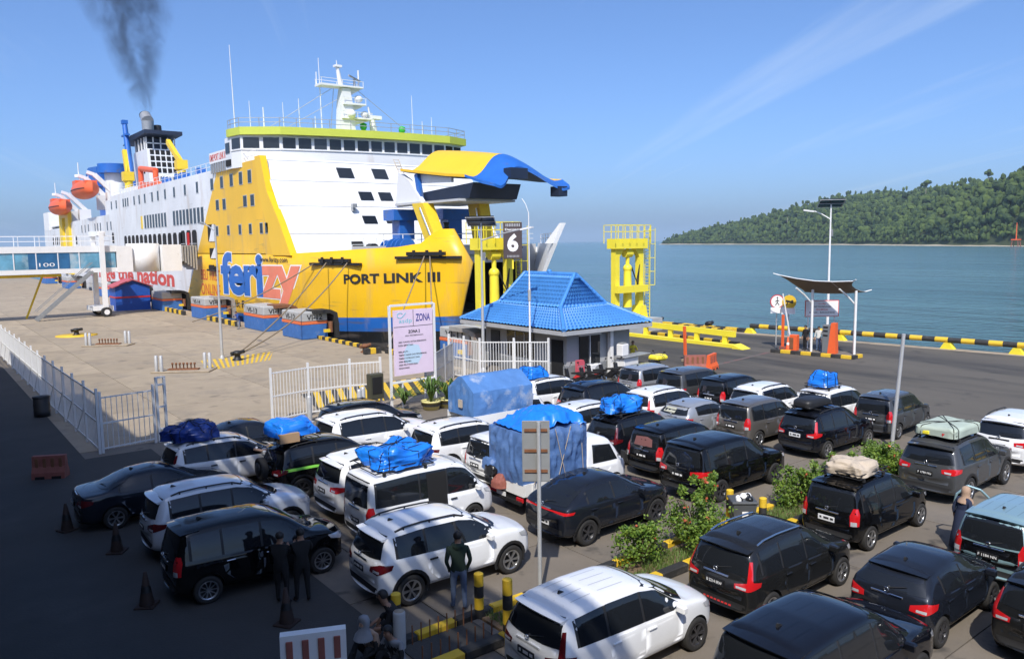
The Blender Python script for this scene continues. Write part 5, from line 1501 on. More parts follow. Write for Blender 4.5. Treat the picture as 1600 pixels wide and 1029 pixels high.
# lifting gantries of the link bridge ---------------------------------------------
def gantry(x0, x1, y, label, ztop=7.75, base=0.0):
    o = thing('lift_gantry', label, 'gantry', (0, 0, 0), 0, 'yellow lifting gantries of the link bridge')
    w = .52
    for x in (x0 + w / 2, x1 - w / 2):
        mb = MB(); mb.box(x - w / 2, x + w / 2, y - w / 2, y + w / 2, base, ztop - .6)
        mb.prism([(-.6, 0), (.6, 0), (.31, 1.1), (-.31, 1.1)], lambda u, v, d: (x + u, y + d, base + v), -.5, .5)
        mb.build('leg', M['yellow_bright'], o)
    MB().box(x0 - .2, x1 + .2, y - .55, y + .55, ztop - .6, ztop + .25).build('top_beam', M['yellow_bright'], o)
    for s, xx in ((1, x0 + w), (-1, x1 - w)):
        MB().prism([(0, 0), (s * .6, 0), (0, -.7)], lambda u, v, d: (xx + u, y + d, ztop - .6 + v), -.25, .25).build('gusset', M['yellow_bright'], o)
    MB().box(x0 - .15, x1 + .1, y - .75, y - .35, base + 2.3, base + 2.9).build('lower_beam', M['yellow_bright'], o)
    xm = (x0 + x1) / 2
    mb = MB(); mb.cyl((xm, y, base + 1.0), (xm, y, ztop - 2.4), .40, .33, 14); mb.cyl((xm, y, ztop - 2.4), (xm, y, ztop - .6), .18, .18, 10); mb.cyl((xm - .4, y, ztop - 1.0), (xm + .4, y, ztop - 1.0), .36, .36, 12); mb.ball((xm, y, ztop - 2.3), .40, 10, 8); mb.build('hydraulic_ram', M['yellow_bright'], o)
    mb = MB()
    for k in range(3): mb.tube([(xm + .35, y - .2, ztop - 2.2 - k * .1), (xm + .8 + k * .1, y - .3, ztop - 3.4 - k * .2), (xm + 1.2, y - .3, ztop - 2.0)], .035, 5)
    mb.build('hose', M['black'], o)
    mb = MB(); zr = ztop + .25
    for xx in [x0 - .4 + k * (x1 - x0 + .8) / 5 for k in range(6)]:
        for yy in (y - .7, y + .7): mb.bar((xx, yy, zr - .4), (xx, yy, zr + 1.15), .05)
    for z in (zr + .6, zr + 1.15):
        for yy in (y - .7, y + .7): mb.bar((x0 - .4, yy, z), (x1 + .4, yy, z), .05)
        for xx in (x0 - .4, x1 + .4): mb.bar((xx, y - .7, z), (xx, y + .7, z), .05)
    mb.build('guard_rail', M['yellow_bright'], o)
    mb = MB(); lx_ = x1 + .75
    for yy in (y - .3, y + .3): mb.bar((lx_, yy, base), (lx_, yy, zr + 1.1), .05)
    for k in range(int((zr + .8 - base) / .3)): mb.bar((lx_, y - .3, base + .3 + k * .3), (lx_, y + .3, base + .3 + k * .3), .035)
    for k in range(int((zr + .9 - base - 2.8) / 1.2) + 1):
        z = base + 2.8 + k * 1.2; mb.tube([(lx_, y - .35, z), (lx_ + .6, y - .35, z), (lx_ + .6, y + .35, z), (lx_, y + .35, z)], .025, 5)
    for yy in (y - .35, y + .35): mb.bar((lx_ + .6, yy, base + 2.8), (lx_ + .6, yy, zr + .9), .04)
    mb.build('caged_ladder', M['yellow_bright'], o)
    mb = MB()
    for xx in (x0 - .2, x1 - .8): mb.box(xx, xx + 1.0, y - .7, y + .7, base - .2 if base > 0 else 0, base + .06)
    mb.build('base_plate', M['yellow_bright'], o)
    return o
g6 = gantry(33.0, 36.1, 46.6, 'yellow lifting gantry carrying the brown number six sign', 7.9)
gantry(47.9, 51.4, 47.6, 'freestanding yellow lifting gantry against the sea', 7.75, 1.1)
tag(MB().box(47.3, 52.6, 46.2, 49.0, -5, 1.08).build('gantry_foundation', M['fender_grey']), 'grey concrete pier under the freestanding gantry', 'foundation')
tag(MB().box(32.4, 36.9, 45.55, 48.0, -5, 0.0).build('gantry_foundation', M['fender_grey']), 'grey concrete pier under the gantry with the number sign', 'foundation')
o = thing('berth_sign', 'dark brown berth sign with a large white six on the gantry', 'sign', (35.0, 44.9, 0), R(-35))
MB().cbox((0, 0, 7.95), (1.35, .1, 2.6), ch=.02).build('board', M['sign_brown'], o)
MB().cbox((0, .35, 7.6), (.12, .6, 3.4)).build('bracket', M['yellow_bright'], o)
sm_ = lambda x, z: flat_map((x, -.056, z), (1, 0, 0), (0, 0, 1))
text_on('lettering', '6', sm_(-.40, 7.15), .80, 1.30, M['letter_white'], o, .04)
text_on('lettering', 'Dermaga', sm_(-.55, 8.62), 1.1, .2, M['letter_white'], o, .02)
for k in range(9): MB().box(-.5 + k * .12, -.44 + k * .12, -.058, -.052, 8.95, 9.15).build('tick_mark', M['galv'], o)
for k in range(9): MB().box(-.4 + k * .1, -.36 + k * .1, -.058, -.052, 6.75, 6.9).build('tick_mark', M['galv'], o)
lb = thing('link_bridge', 'steel link bridge between the road and the open bow', 'bridge', (0, 0, 0))
MB().box(36.2, 47.0, 45.25, 56, -.5, .12).build('deck', M['asphalt'], lb)
for x in (36.0, 47.1): MB().box(x - .15, x + .15, 45.25, 55.5, -.6, .75).build('girder', M['yellow_bright'], lb)
# yellow crash rail on the approach
gr = thing('crash_rail', 'yellow steel crash rail beside the link bridge approach', 'guard rail', (0, 0, 0))
MB().bar((47.6, 34.9, .95), (47.6, 46.4, 1.1), .28, .42).build('beam', M['yellow_bright'], gr)
MB().bar((47.35, 34.6, .12), (47.3, 46.6, .12), .45, .24).build('base_beam', M['yellow_bright'], gr)
for k in range(5): MB().box(47.5, 47.75, 35.6 + k * 2.6, 35.95 + k * 2.6, .02, .8).build('post', M['yellow_bright'], gr)
MB().prism([(0, 0), (.9, 0), (.2, .25), (0, .3)], lambda u, v, d: (47.35 + d, 34.6 - u, v), -.5, .5).build('end_foot', M['yellow_bright'], gr)
kerb('approach_kerb', [(48.5, 35.2), (49.0, 45.0)], .3, .3, .8)
kerb('pier_edge_kerb', [(55.3, 52.0), (56.0, 39.6)], .4, .34, 1.15)
kerb('pier_inner_kerb', [(54.0, 40.0), (54.1, 45.5)], .5, .45, .62, 1)

# black and yellow pipe along the water
pr = thing('edge_pipe_rail', 'black and yellow striped pipe rail along the water edge', 'guard rail', (0, 0, 0))
pth = [(55.85, 39.4), (58.05, 20.2), (62.0, -12)]
k = 0
for a, b in zip(pth[:-1], pth[1:]):
    a, b = Vector((*a, .62)), Vector((*b, .62)); n = int((b - a).length / .82)
    for i in range(n):
        MB().cyl(a.lerp(b, i / n), a.lerp(b, (i + 1) / n), .19, .19, 10).build('pipe_band', M['kerb_yellow' if k % 2 else 'kerb_black'], pr); k += 1
    for i in range(0, n, 9):
        c = a.lerp(b, i / n)
        MB().prism([(-.45, 0), (.45, 0), (.2, .42), (-.2, .42)], lambda u, v, d: (c.x - .0 + d, c.y + u, v + .004), -.25, .25).build('foot', M['yellow_bright'], pr)

# toll island with canopy -----------------------------------------------------------
tag(MB().prism([(47.4, 31.6), (49.9, 31.9), (50.6, 27.0), (48.3, 26.4)], lambda u, v, d: (u, v, d), 0, .14).build('toll_island', M['concrete_park']), kind='structure')
kerb('toll_island_kerb', [(47.35, 31.7), (47.8, 28.9), (48.2, 26.3), (49.4, 26.3)], .25, .24, .75)
cp = thing('canopy', 'brown fabric canopy on white twin posts over the toll island', 'canopy', (0, 0, 0))
for x, y in ((48.9, 29.6), (49.6, 26.9)):
    for dx in (-.13, .13): MB().cyl((x + dx, y + dx * .6, .1), (x + dx, y + dx * .6, 4.35), .085, .085, 10).build('post', M['white_paint'], cp)
    MB().tube([(x, y, 3.4), (x - .5, y + .3, 4.0), (x - 1.2, y + .5, 4.5)], .06, 6).build('bracket', M['white_paint'], cp)
def canvas(u, v):
    c00, c10, c11, c01 = Vector((47.5, 31.3, 5.35)), Vector((48.3, 26.4, 5.05)), Vector((50.6, 26.8, 4.25)), Vector((50.2, 31.0, 4.1))
    p = c00.lerp(c10, u).lerp(c01.lerp(c11, u), v)
    sag = .20 * math.sin(math.pi * u) * (1 - .4 * v) + .12 * math.sin(math.pi * v) * (.6 + .4 * math.cos(2 * math.pi * u))
    inn = .45 * math.sin(math.pi * v) * (1 if u < .01 else -1 if u > .99 else 0)
    return (p.x, p.y - inn, p.z - sag)
o = MB().grid(16, 12, canvas).build('fabric', M['canvas_brown'], cp)
sd = o.modifiers.new('thick', 'SOLIDIFY'); sd.thickness = .03
mb = MB(); pts = [canvas(u, v) for u, v in ((0, 0), (.25, 0), (.5, 0), (.75, 0), (1, 0))]
mb.tube(pts, .035, 5); mb.tube([canvas(u, 1) for u in (0, .25, .5, .75, 1)], .035, 5); mb.tube([canvas(.72, v) for v in (0, .3, .6, 1)], .045, 5)
for u, v in ((0, 0), (1, 0), (1, 1), (0, 1)): 
    p = canvas(u, v); mb.cyl(p, (p[0] + (.25 if v else -.25), p[1] + (-.3 if u else .3), p[2] + .12), .04, .03, 6)
mb.build('edge_cable', M['white_clean'], cp)
tm = thing('ticket_machine', 'grey and orange ticket machine under the canopy', 'ticket machine', (48.95, 28.2, .14), R(10))
MB().cbox((0, .25, .95), (.5, .5, 1.9), ch=.04).build('body', mat('machine_grey', (.16, .17, .18), .5), tm)
MB().prism([(-.25, 0), (.3, 0), (.22, 2.05), (-.05, 2.05)], lambda u, v, d: (d, -.12 - u, v), -.26, .26).build('side_panel', M['orange'], tm)
for z in (1.2, 1.5, 1.75): MB().cbox((-.26, .28, z), (.02, .3, .1)).build('slot', M['dark_void'], tm)
o = thing('barrier_box', 'orange boom barrier box at the left end of the toll island', 'barrier box', (48.35, 30.55, .14), R(8))
MB().cbox((0, 0, .55), (.45, .5, 1.1), ch=.03).build('cabinet', M['orange'], o)
MB().cbox((-.235, .1, .5), (.02, .26, .8)).build('door', M['rust'], o)
MB().bar((0, .3, .95), (0, .9, 3.9), .09, .05).build('boom', M['white_clean'], o)
o = thing('boom_post', 'upright red-orange boom arm at the left of the toll island', 'boom', (47.95, 31.2, .1))
MB().bar((0, 0, 0), (0, 0, 2.5), .14, .14).build('arm', M['orange'], o)
MB().cbox((0, 0, .15), (.3, .3, .3)).build('socket', M['orange_dull'], o)
o = thing('boom_post', 'upright red-orange boom arm standing alone on the road by the silver cars', 'boom', (39.6, 32.8, 0))
MB().bar((0, 0, 0), (0, .12, 2.3), .15, .15).build('arm', M['orange'], o)
MB().cbox((0, 0, .1), (.4, .4, .2), ch=.03).build('socket', M['concrete'], o)
def round_sign(loc, rz, face, rim, label):
    o = thing('round_sign', label, 'traffic sign', loc, rz)
    MB().cyl((0, 0, 0), (0, 0, 3.9 if 'yellow' in label else 3.5), .045, .045, 8).build('post', M['galv'], o)
    MB().cyl((0, -.05, 3.35), (0, -.08, 3.35), .5, .5, 24).build('rim', M[rim], o)
    MB().cyl((0, -.08, 3.35), (0, -.09, 3.35), .43, .43, 24).build('face', M[face], o)
    return o
s1 = round_sign((49.5, 32.75, 0), R(-40), 'letter_white', 'red', 'white and red round no-pedestrian sign by the water')
mb = MB(); y = -.1
for a, b in (((0, y, 3.55), (0, y, 3.3)), ((0, y, 3.3), (-.13, y, 3.08)), ((0, y, 3.3), (.13, y, 3.1)), ((0, y, 3.46), (-.14, y, 3.34)), ((0, y, 3.46), (.13, y, 3.38))): mb.bar(a, b, .05, .012, upv=(0, 1, 0))
mb.ball((0, y, 3.63), .06, 8, 6, sc=(1, .15, 1)); mb.build('pictogram', M['letter_black'], s1)
MB().cbox((.05, -.07, 2.72), (1.0, .03, .42)).build('plate', M['letter_white'], s1)
s2 = round_sign((49.6, 31.85, 0), R(-40), 'kerb_yellow', 'kerb_yellow', 'yellow round warning sign beside the no-pedestrian sign')
mb = MB(); mb.bar((-.25, y, 3.45), (.28, y, 3.32), .14, .012, upv=(0, 1, 0)); mb.bar((-.1, y, 3.35), (-.2, y, 3.15), .07, .012, upv=(0, 1, 0)); mb.ball((.2, y, 3.4), .1, 8, 6, sc=(1, .12, 1)); mb.build('pictogram', M['letter_black'], s2)
MB().cbox((-.05, -.07, 2.72), (.95, .03, .42)).build('plate', M['letter_white'], s2)
o = thing('notice_board', 'white notice board with red border behind the canopy posts', 'sign', (50.6, 29.9, 0), R(-42))
for x in (-.9, .9): MB().cyl((x, .05, 0), (x, .05, 3.4), .04, .04, 8).build('post', M['white_clean'], o)
MB().cbox((0, 0, 2.95), (2.3, .05, 1.15)).build('border', M['letter_red'], o)
MB().cbox((0, -.03, 2.95), (2.2, .02, 1.05)).build('board', M['white_clean'], o)
for k, (s, mk, w) in enumerate((('asdp', 'letter_red', .5), ('TARIF PENYEBERANGAN', 'letter_black', 1.2), ('PENUMPANG', 'letter_red', .8), ('MERAK - BAKAUHENI', 'letter_black', 1.7))):
    text_on('lettering', s, flat_map((-w / 2, -.045, 3.22 - k * .2), (1, 0, 0), (0, 0, 1)), w, .11, M[mk], o, .01)
def cone(loc, label, mk, h=.75, group=None):
    o = thing('traffic_cone', label, 'traffic cone', loc, random.uniform(0, 1), group)
    MB().cbox((0, 0, .025), (.42, .42, .05), ch=.015).build('base', M[mk], o)
    MB().lathe((0, 0, .05), [(.16, 0), (.035, h - .05), (0, h - .05)], 14).build('body', M[mk], o)
    MB().lathe((0, 0, .05), [(.118, h * .36), (.085, h * .56)], 14).build('band', M['letter_white'] if mk == 'orange' else M['black'], o)
cone((48.15, 30.9, .14), 'bright orange traffic cone on the toll island', 'orange', .95)
for (x, y), lab in zip(((3.12, 24.4), (3.87, 21.8), (3.71, 18.0), (5.79, 15.25)), ('farthest dark cone, beside the dark sedan rear', 'dark cone just below the sedan rear wheel', 'dark cone behind the black people carrier at the left', 'large dark cone at the feet of the two people in black')):
    cone((x, y, 0), lab, 'cone_dark', .78)
def jersey(loc, rz, label, mk, L_=1.5, h=.95, group=None):
    o = thing('plastic_barrier', label, 'barrier', loc, rz, group)
    prof = [(-.24, 0), (.24, 0), (.22, .22), (.12, .42), (.09, h), (-.09, h), (-.12, .42), (-.22, .22)]
    MB().prism(prof, lambda u, v, d: (d, u, v), -L_ / 2, L_ / 2).build('body', M[mk], o)
    for k in range(4):
        x = -L_ * .36 + k * L_ * .24
        for s in (-1, 1): MB().cbox((x, s * .118, h * .68), (L_ * .1, .03, h * .44), ch=.01).build('recess', M['orange_dull' if mk != 'orange_dull' else 'rust'], o)
    for x in (-L_ * .25, L_ * .25): MB().cbox((x, 0, .05), (.3, .5, .1)).build('fork_slot', M['dark_void'], o)
    return o
jersey((37.3, 30.2, 0), R(-35), 'faded pink plastic barrier on the road behind the silver cars, the left one', 'orange_dull', 1.3)
jersey((38.4, 29.8, 0), R(20), 'bright orange plastic barrier on the road, right of the faded one', 'orange', 1.3)
jersey((32.0, 11.9, 0), R(20), 'orange plastic barrier left of the white off-roader at the right edge', 'orange', 1.1)
jersey((33.4, 11.9, 0), R(30), 'faded plastic barrier half hidden by the white off-roader at the right edge', 'orange_dull', 1.3)
jersey((3.55, 30.6, 0), R(-28), 'dull red plastic barrier in the shaded lane at the left', 'orange_dull', 1.05, .78)
jersey((5.35, 12.85, 0), R(-24), 'white and orange plastic barrier at the bottom edge of the picture', 'white_paint', 1.15)
o = thing('waste_drum', 'black plastic drum standing at the left fence', 'drum', (4.75, 42.2, 0))
MB().lathe((0, 0, 0), [(0, 0), (.33, 0), (.36, .3), (.34, .32), (.36, .62), (.34, .64), (.35, .92), (.0, .95)], 16).build('shell', M['plastic_black'], o)
MB().lathe((0, 0, .9), [(.37, 0), (.37, .06), (0, .09)], 16).build('lid', M['black'], o)

# planted island between the lanes ------------------------------------------------------
tag(MB().box(9.0, 28.6, 11.95, 12.75, -.02, .08).build('planter_soil', M['soil']), kind='structure')
kerb('planter_kerb_near', [(6.9, 11.75), (29.0, 11.75)], .24, .2, .93, 1)
kerb('planter_kerb_far', [(6.6, 12.95), (28.8, 12.95)], .2, .16, .93)
kerb('planter_kerb_end', [(29.0, 11.8), (29.0, 12.9)], .22, .18, .6)
tag(MB().box(6.8, 8.95, 11.9, 12.8, -.02, .06).build('planter_paving', M['concrete_park']), kind='structure')
mb = MB(); rg = random.Random(5)
def blade(mb, x, y, z, h, w):
    a = rg.uniform(0, 6.28); lx, ly = math.cos(a) * h * .5, math.sin(a) * h * .5
    mb.add([(x - w * math.sin(a), y + w * math.cos(a), z), (x + w * math.sin(a), y - w * math.cos(a), z), (x + lx, y + ly, z + h)], [(0, 1, 2)])
for k in range(15000):
    x = rg.uniform(9.1, 28.5); y = rg.uniform(11.93, 12.78)
    if noise.noise(Vector((x * .8, y * 1.2, 4))) < -.16: continue
    blade(mb, x, y, .07, rg.uniform(.05, .17), .012)
tag(mb.build('grass', M['grass'], fix=False), 'short rough grass on the planted island', 'grass', kind='stuff')
def bush(loc, rx_, ry_, h, label, n=1500, flowers=30, seed=1, sprigs=3):
    o = thing('flowering_bush', label, 'bush', loc)
    rg = random.Random(seed)
    mb = MB()
    stems = []
    for k in range(9):
        a = rg.uniform(0, 6.28); q = rg.uniform(.2, .8)
        e = (math.cos(a) * rx_ * q, math.sin(a) * ry_ * q, h * rg.uniform(.6, .95)); stems.append(e)
        mb.tube([(rg.uniform(-.08, .08), rg.uniform(-.08, .08), 0), (e[0] * .5, e[1] * .5, e[2] * .6), e], .012, 4)
    mb.build('stems', M['bark'], o)
    lm = MB(); fl = MB()
    clumps = [(rg.uniform(-.75, .75) * rx_, rg.uniform(-.75, .75) * ry_, rg.uniform(.28, .82) * h, rg.uniform(.22, .42)) for _ in range(int(16 * rx_ * ry_ / .5) + 8)]
    for s in range(sprigs):
        a = rg.uniform(0, 6.28); clumps.append((math.cos(a) * rx_ * rg.uniform(.2, 1.05), math.sin(a) * ry_ * rg.uniform(.2, 1.0), h * rg.uniform(.7, 1.18), .11))
    for k in range(n):
        c = rg.choice(clumps)
        d = Vector((rg.gauss(0, 1), rg.gauss(0, 1), rg.gauss(0, 1))).normalized()
        p = Vector(c[:3]) + d * c[3] * rg.uniform(.6, 1.05)
        if p.z < .03: p.z = .03 + rg.random() * .1
        u = (d + Vector((rg.gauss(0, .6), rg.gauss(0, .6), rg.gauss(.25, .4)))).normalized()
        s = u.orthogonal().normalized(); s.rotate(Matrix.Rotation(rg.uniform(0, 6.28), 3, u)); q = u.cross(s)
        L_ = rg.uniform(.05, .085); w = L_ * .42
        v = [p, p + s * w + q * L_ * .55, p + q * L_ * 1.2 + u * .012, p - s * w + q * L_ * .55]
        lm.add(v, [(0, 1, 2, 3)])
    lm.build('leaves', M['leaf'], o, fix=False)
    for k in range(flowers):
        c = rg.choice(clumps); d = Vector((rg.gauss(0, 1), rg.gauss(-.6, 1), rg.gauss(.4, .8))).normalized(); p = Vector(c[:3]) + d * c[3] * 1.05
        for _ in range(5):
            e = Vector((rg.gauss(0, .03), rg.gauss(0, .03), rg.gauss(0, .03))); s = Vector((rg.gauss(0, 1), rg.gauss(0, 1), rg.gauss(0, 1))).normalized() * .035; q = s.cross(d).normalized() * .035
            fl.add([p + e - s, p + e + q, p + e + s, p + e - q], [(0, 1, 2, 3)])
    if flowers: fl.build('flowers', M['leaf_flower'], o, fix=False)
bush((13.5, 12.45, .06), .62, .5, .95, 'small light green bush on the grass island, nearest the camera', 2312, 3, 3, 9)
bush((15.35, 12.3, .06), .75, .6, 1.5, 'taller bush with red flowers beside the striped posts', 3944, 15, 4, 10)
bush((20.3, 12.5, .06), .8, .55, 1.05, 'bush with reddish tips left of the beige luggage', 3536, 9, 6, 8)
bush((22.4, 12.45, .06), 1.1, .55, 1.0, 'wide hedge-like bush behind the beige luggage', 4352, 8, 9, 8)
bush((24.9, 12.5, .06), 1.2, .55, .95, 'farthest hedge-like bush at the end of the grass island', 4352, 6, 12, 8)
def striped_post(loc, label, h=1.05):
    o = thing('striped_post', label, 'bollard', loc)
    n = 4
    for k in range(n): MB().cyl((0, 0, k * h / n), (0, 0, (k + 1) * h / n), .1, .1, 14).build('band', M['kerb_black' if k % 2 == 0 else 'kerb_yellow'], o)
    MB().lathe((0, 0, h), [(.1, 0), (.07, .02), (0, .025)], 14).build('cap', M['kerb_yellow'], o)
striped_post((9.0, 12.85, 0), 'yellow and black post beside the person in the green hoodie', 1.0)
striped_post((8.95, 11.8, .05), 'yellow and black post at the rear corner of the nearest white car', 1.2)
striped_post((7.4, 13.5, 0), 'yellow-topped post behind the seated people', .8)
striped_post((17.5, 12.9, 0), 'yellow and black post left of the grey bin', 1.0)
striped_post((17.6, 11.92, .05), 'yellow-topped post right of the grey bin', .95)
bn = thing('wheeled_bin', 'grey plastic wheeled bin overflowing with rubbish', 'bin', (17.3, 12.35, .08), R(-40))
MB().prism([(-.24, 0), (.24, 0), (.31, .8), (-.31, .8)], lambda u, v, d: (u, d * (1 + .25 * v / .8), v), -.24, .24).build('body', M['bin_grey'], bn)
MB().cbox((0, 0, .83), (.68, .66, .07), ch=.02).build('rim', M['bin_grey'], bn)
MB().cbox((0, -.315, .52), (.16, .01, .18)).build('label', M['letter_white'], bn)
mb = MB(); rg2 = random.Random(4)
for k in range(9): mb.ball((rg2.uniform(-.2, .2), rg2.uniform(-.2, .2), .88), rg2.uniform(.06, .12), 7, 5, k % 2)
mb.build('rubbish', [M['bag_black'], M['letter_white']], bn)
gt = thing('tree_guard', 'low rusty steel bar cage on the paved end of the island', 'cage', (7.9, 12.35, .06))
for k in range(9): MB().bar((-.8 + k * .2, .35, 0), (-.8 + k * .2, .35, .42), .02).build('bar', M['rust'], gt); MB().bar((-.8 + k * .2, -.35, 0), (-.8 + k * .2, -.35, .36), .02).build('bar', M['rust'], gt)
MB().box(-.85, .85, -.4, .4, 0, .03).build('base', M['asphalt_and_shade'], gt)
o = thing('concrete_stub', 'short grey concrete post behind the seated people', 'post', (7.05, 12.75, 0)); MB().lathe((0, 0, 0), [(.12, 0), (.12, .8), (.1, .83), (0, .83)], 14).build('shaft', M['fender_grey'], o); MB().lathe((0, 0, .83), [(.1, 0), (.03, .01), (0, .02)], 14).build('cap', M['concrete'], o)
# back of a road sign on a pole
rs = thing('road_sign', 'grey back of a road sign on a steel pole in the grass island', 'road sign', (10.55, 12.72, .05), R(-40))
MB().cyl((0, 0, 0), (0, 0, 3.95), .045, .045, 10).build('pole', M['galv'], rs)
MB().cbox((-.06, .09, 3.28), (.60, .025, 1.35), ch=.01).build('plate', M['sign_grey'], rs)
for z in (2.85, 3.3, 3.75): MB().cbox((-.06, .062, z), (.5, .03, .06)).build('bracket', M['rust'], rs)
o = thing('steel_post', 'thin leaning steel post at the far end of the hedge', 'post', (28.75, 14.0, 0)); MB().cyl((0, 0, 0), (.12, -.22, 4.3), .075, .065, 10).build('shaft', M['galv'], o); MB().lathe((0, 0, 0), [(.14, 0), (.14, .03), (.075, .05)], 10).build('foot_plate', M['galv'], o)
# rubbish heap at the end of the island
rh = thing('rubbish_heap', 'heap of black rubbish bags with yellow cloth at the end of the island', 'rubbish', (28.3, 12.4, .05))
rg2 = random.Random(9)
for k in range(6):
    mb = MB(); mb.ball((rg2.uniform(-.6, .6), rg2.uniform(-.5, .5), rg2.uniform(.2, .5)), rg2.uniform(.28, .42), 10, 8, 0, (1, 1, .85)); mb.build('bag', M['bag_black'], rh)
for x, y, z, r in ((-.3, -.5, .62, .16), (.3, -.3, .85, .2)): MB().ball((x, y, z), r, 8, 6, 0, (1.4, .6, .5)).build('paper', M['letter_white'], rh)
MB().tube([(-.35, -.2, .95), (.1, -.3, 1.1), (.35, -.35, .8), (.38, -.45, .5)], .1, 7).build('yellow_cloth', M['yellow_bright'], rh)
MB().lathe((.6, -.2, .45), [(.0, 0), (.22, .02), (.28, .55), (.3, .55), (.3, .6), (0, .62)], 12).build('bucket', M['galv'], rh)
# ------------------------------------------------------------------ cars
def ev(c, x):
    if x <= c[0][0]: return c[0][1]
    for (a, va), (b, vb) in zip(c[:-1], c[1:]):
        if x <= b: return lerp(va, vb, (x - a) / (b - a))
    return c[-1][1]

def apply_mods(o):
    dg = bpy.context.evaluated_depsgraph_get()
    dg.update()
    return bpy.data.meshes.new_from_object(o.evaluated_get(dg))

def loft_body(sp):
    T, B, Wc, Wr, zb, L_ = sp['T'], sp['B'], sp['Wc'], sp['Wr'], sp['zb'], sp['L']
    xs = sorted(set([round(x, 3) for x, _ in T] + [round(x, 3) for x, _ in Wc] + [L_ * .2, L_ * .3, L_ * .4, L_ * .5]))
    xs2 = [xs[0]]
    for x in xs[1:]:
        if x - xs2[-1] > .018: xs2.append(x)
    xs = xs2
    V = []; n = 22
    for x in xs:
        w, t = ev(Wc, x), ev(T, x); b = min(ev(B, x), t - .05)
        g = max(0.0, min(1.0, (t - b - .06) / .30))
        end = min(x, L_ - x)
        zb_ = zb + (.10 if end < .05 else .05 if end < .2 else 0)
        wr = min(w - .04, Wr)
        lo = [(0, zb_), (w * .8, zb_), (w * .955, zb_ + .07), (w, lerp(zb_, b, .32)), (w * .995, lerp(zb_, b, .66)), (w * .975, b - .02)]
        ho = [(w * .93, t - .035), (w * .84, t - .012), (w * .70, t), (w * .52, t + .006), (w * .28, t + .012), (0, t + .014)]
        gr = [(w * .945, b + .02), (lerp(w * .945, wr, .5) + .012, lerp(b, t, .48)), (wr, t - .10), (wr - .07, t - .028), (wr * .5, t), (0, t + .008)]
        half = lo + [(lerp(h[0], q[0], g), lerp(h[1], q[1], g)) for h, q in zip(ho, gr)]
        ring = half + [(-y, z) for y, z in half[-2:0:-1]]
        for y, z in ring:
            k = sp.get('plan_r', .10) * max(0, 1 - x / .5) * (y / w) ** 2 - sp.get('plan_f', .22) * max(0, 1 - (L_ - x) / .7) * (y / w) ** 2
            V.append((x + k, y, z))
    n = len(ring)
    F = []
    for i in range(len(xs) - 1):
        for j in range(n): F.append((i * n + j, (i + 1) * n + j, (i + 1) * n + (j + 1) % n, i * n + (j + 1) % n))
    # end caps as quads across
    m_ = n // 2
    for base, rev in ((0, False), ((len(xs) - 1) * n, True)):
        for j in range(m_):
            a, b, c, d = j, j + 1, (n - j - 1) % n, (n - j) % n
            q = [base + a, base + b, base + c, base + d]
            q = list(dict.fromkeys(q))
            if len(q) > 2: F.append(tuple(q if not rev else q[::-1]))
    me = bpy.data.meshes.new('body'); me.from_pydata(V, [], F)
    bm = bmesh.new(); bm.from_mesh(me); bmesh.ops.recalc_face_normals(bm, faces=bm.faces); bm.to_mesh(me); bm.free()
    o = bpy.data.objects.new('tmp', me); COL.objects.link(o)
    s = o.modifiers.new('s', 'SUBSURF'); s.levels = 2; s.render_levels = 2
    plain = apply_mods(o)
    cut = None
    if sp.get('axles'):
        Rw = sp['R'] + .055
        mb = MB()
        for ax in sp['axles']:
            for sd in (-1, 1): mb.cyl((ax, sd * (sp['W'] - .30), sp['R']), (ax, sd * (sp['W'] + .3), sp['R']), Rw, Rw, 28)
        cm = mb.mesh('cut'); 
        bm = bmesh.new(); bm.from_mesh(cm); bmesh.ops.remove_doubles(bm, verts=bm.verts, dist=.0005); bmesh.ops.recalc_face_normals(bm, faces=bm.faces); bm.to_mesh(cm); bm.free()
        cut = bpy.data.objects.new('cut', cm); COL.objects.link(cut)
        bo_ = o.modifiers.new('b', 'BOOLEAN'); bo_.object = cut; bo_.operation = 'DIFFERENCE'; bo_.solver = 'EXACT'
    me2 = apply_mods(o)
    bpy.data.objects.remove(o)
    if cut: bpy.data.objects.remove(cut)
    if sp.get('axles'):
        for p in me2.polygons:
            c = p.center
            p.use_smooth = True
            for ax in sp['axles']:
                r = math.hypot(c.x - ax, c.z - sp['R'])
                if r < Rw + .002 and abs(c.y) < sp['W'] + .1 and (r > Rw - .02 and abs(p.normal.y) < .3 or r < Rw - .001 and abs(abs(c.y) - (sp['W'] - .30)) < .01):
                    p.material_index = 1; p.use_smooth = False
    else:
        for p in me2.polygons: p.use_smooth = True
    pb = bvh_of(plain)
    vn = {}
    for p in me2.polygons:
        if p.material_index == 0:
            for vi in p.vertices:
                if vi not in vn:
                    co = me2.vertices[vi].co
                    h, nr, fi, _ = pb.find_nearest(co)
                    acc = Vector()
                    for q in plain.polygons[fi].vertices:
                        qv = plain.vertices[q]; acc += qv.normal / ((qv.co - h).length + .001)
                    vn[vi] = acc.normalized()
    ln = [(0, 0, 1)] * len(me2.loops)
    for p in me2.polygons:
        for li in p.loop_indices:
            ln[li] = tuple(vn[me2.loops[li].vertex_index]) if p.material_index == 0 else tuple(p.normal)
    me2.normals_split_custom_set(ln)
    return me2, plain

def bvh_of(me):
    b = BVHTree.FromPolygons([v.co.copy() for v in me.vertices], [tuple(p.vertices) for p in me.polygons])
    BODY_OF[id(b)] = (b, me)
    return b
BODY_OF = {}

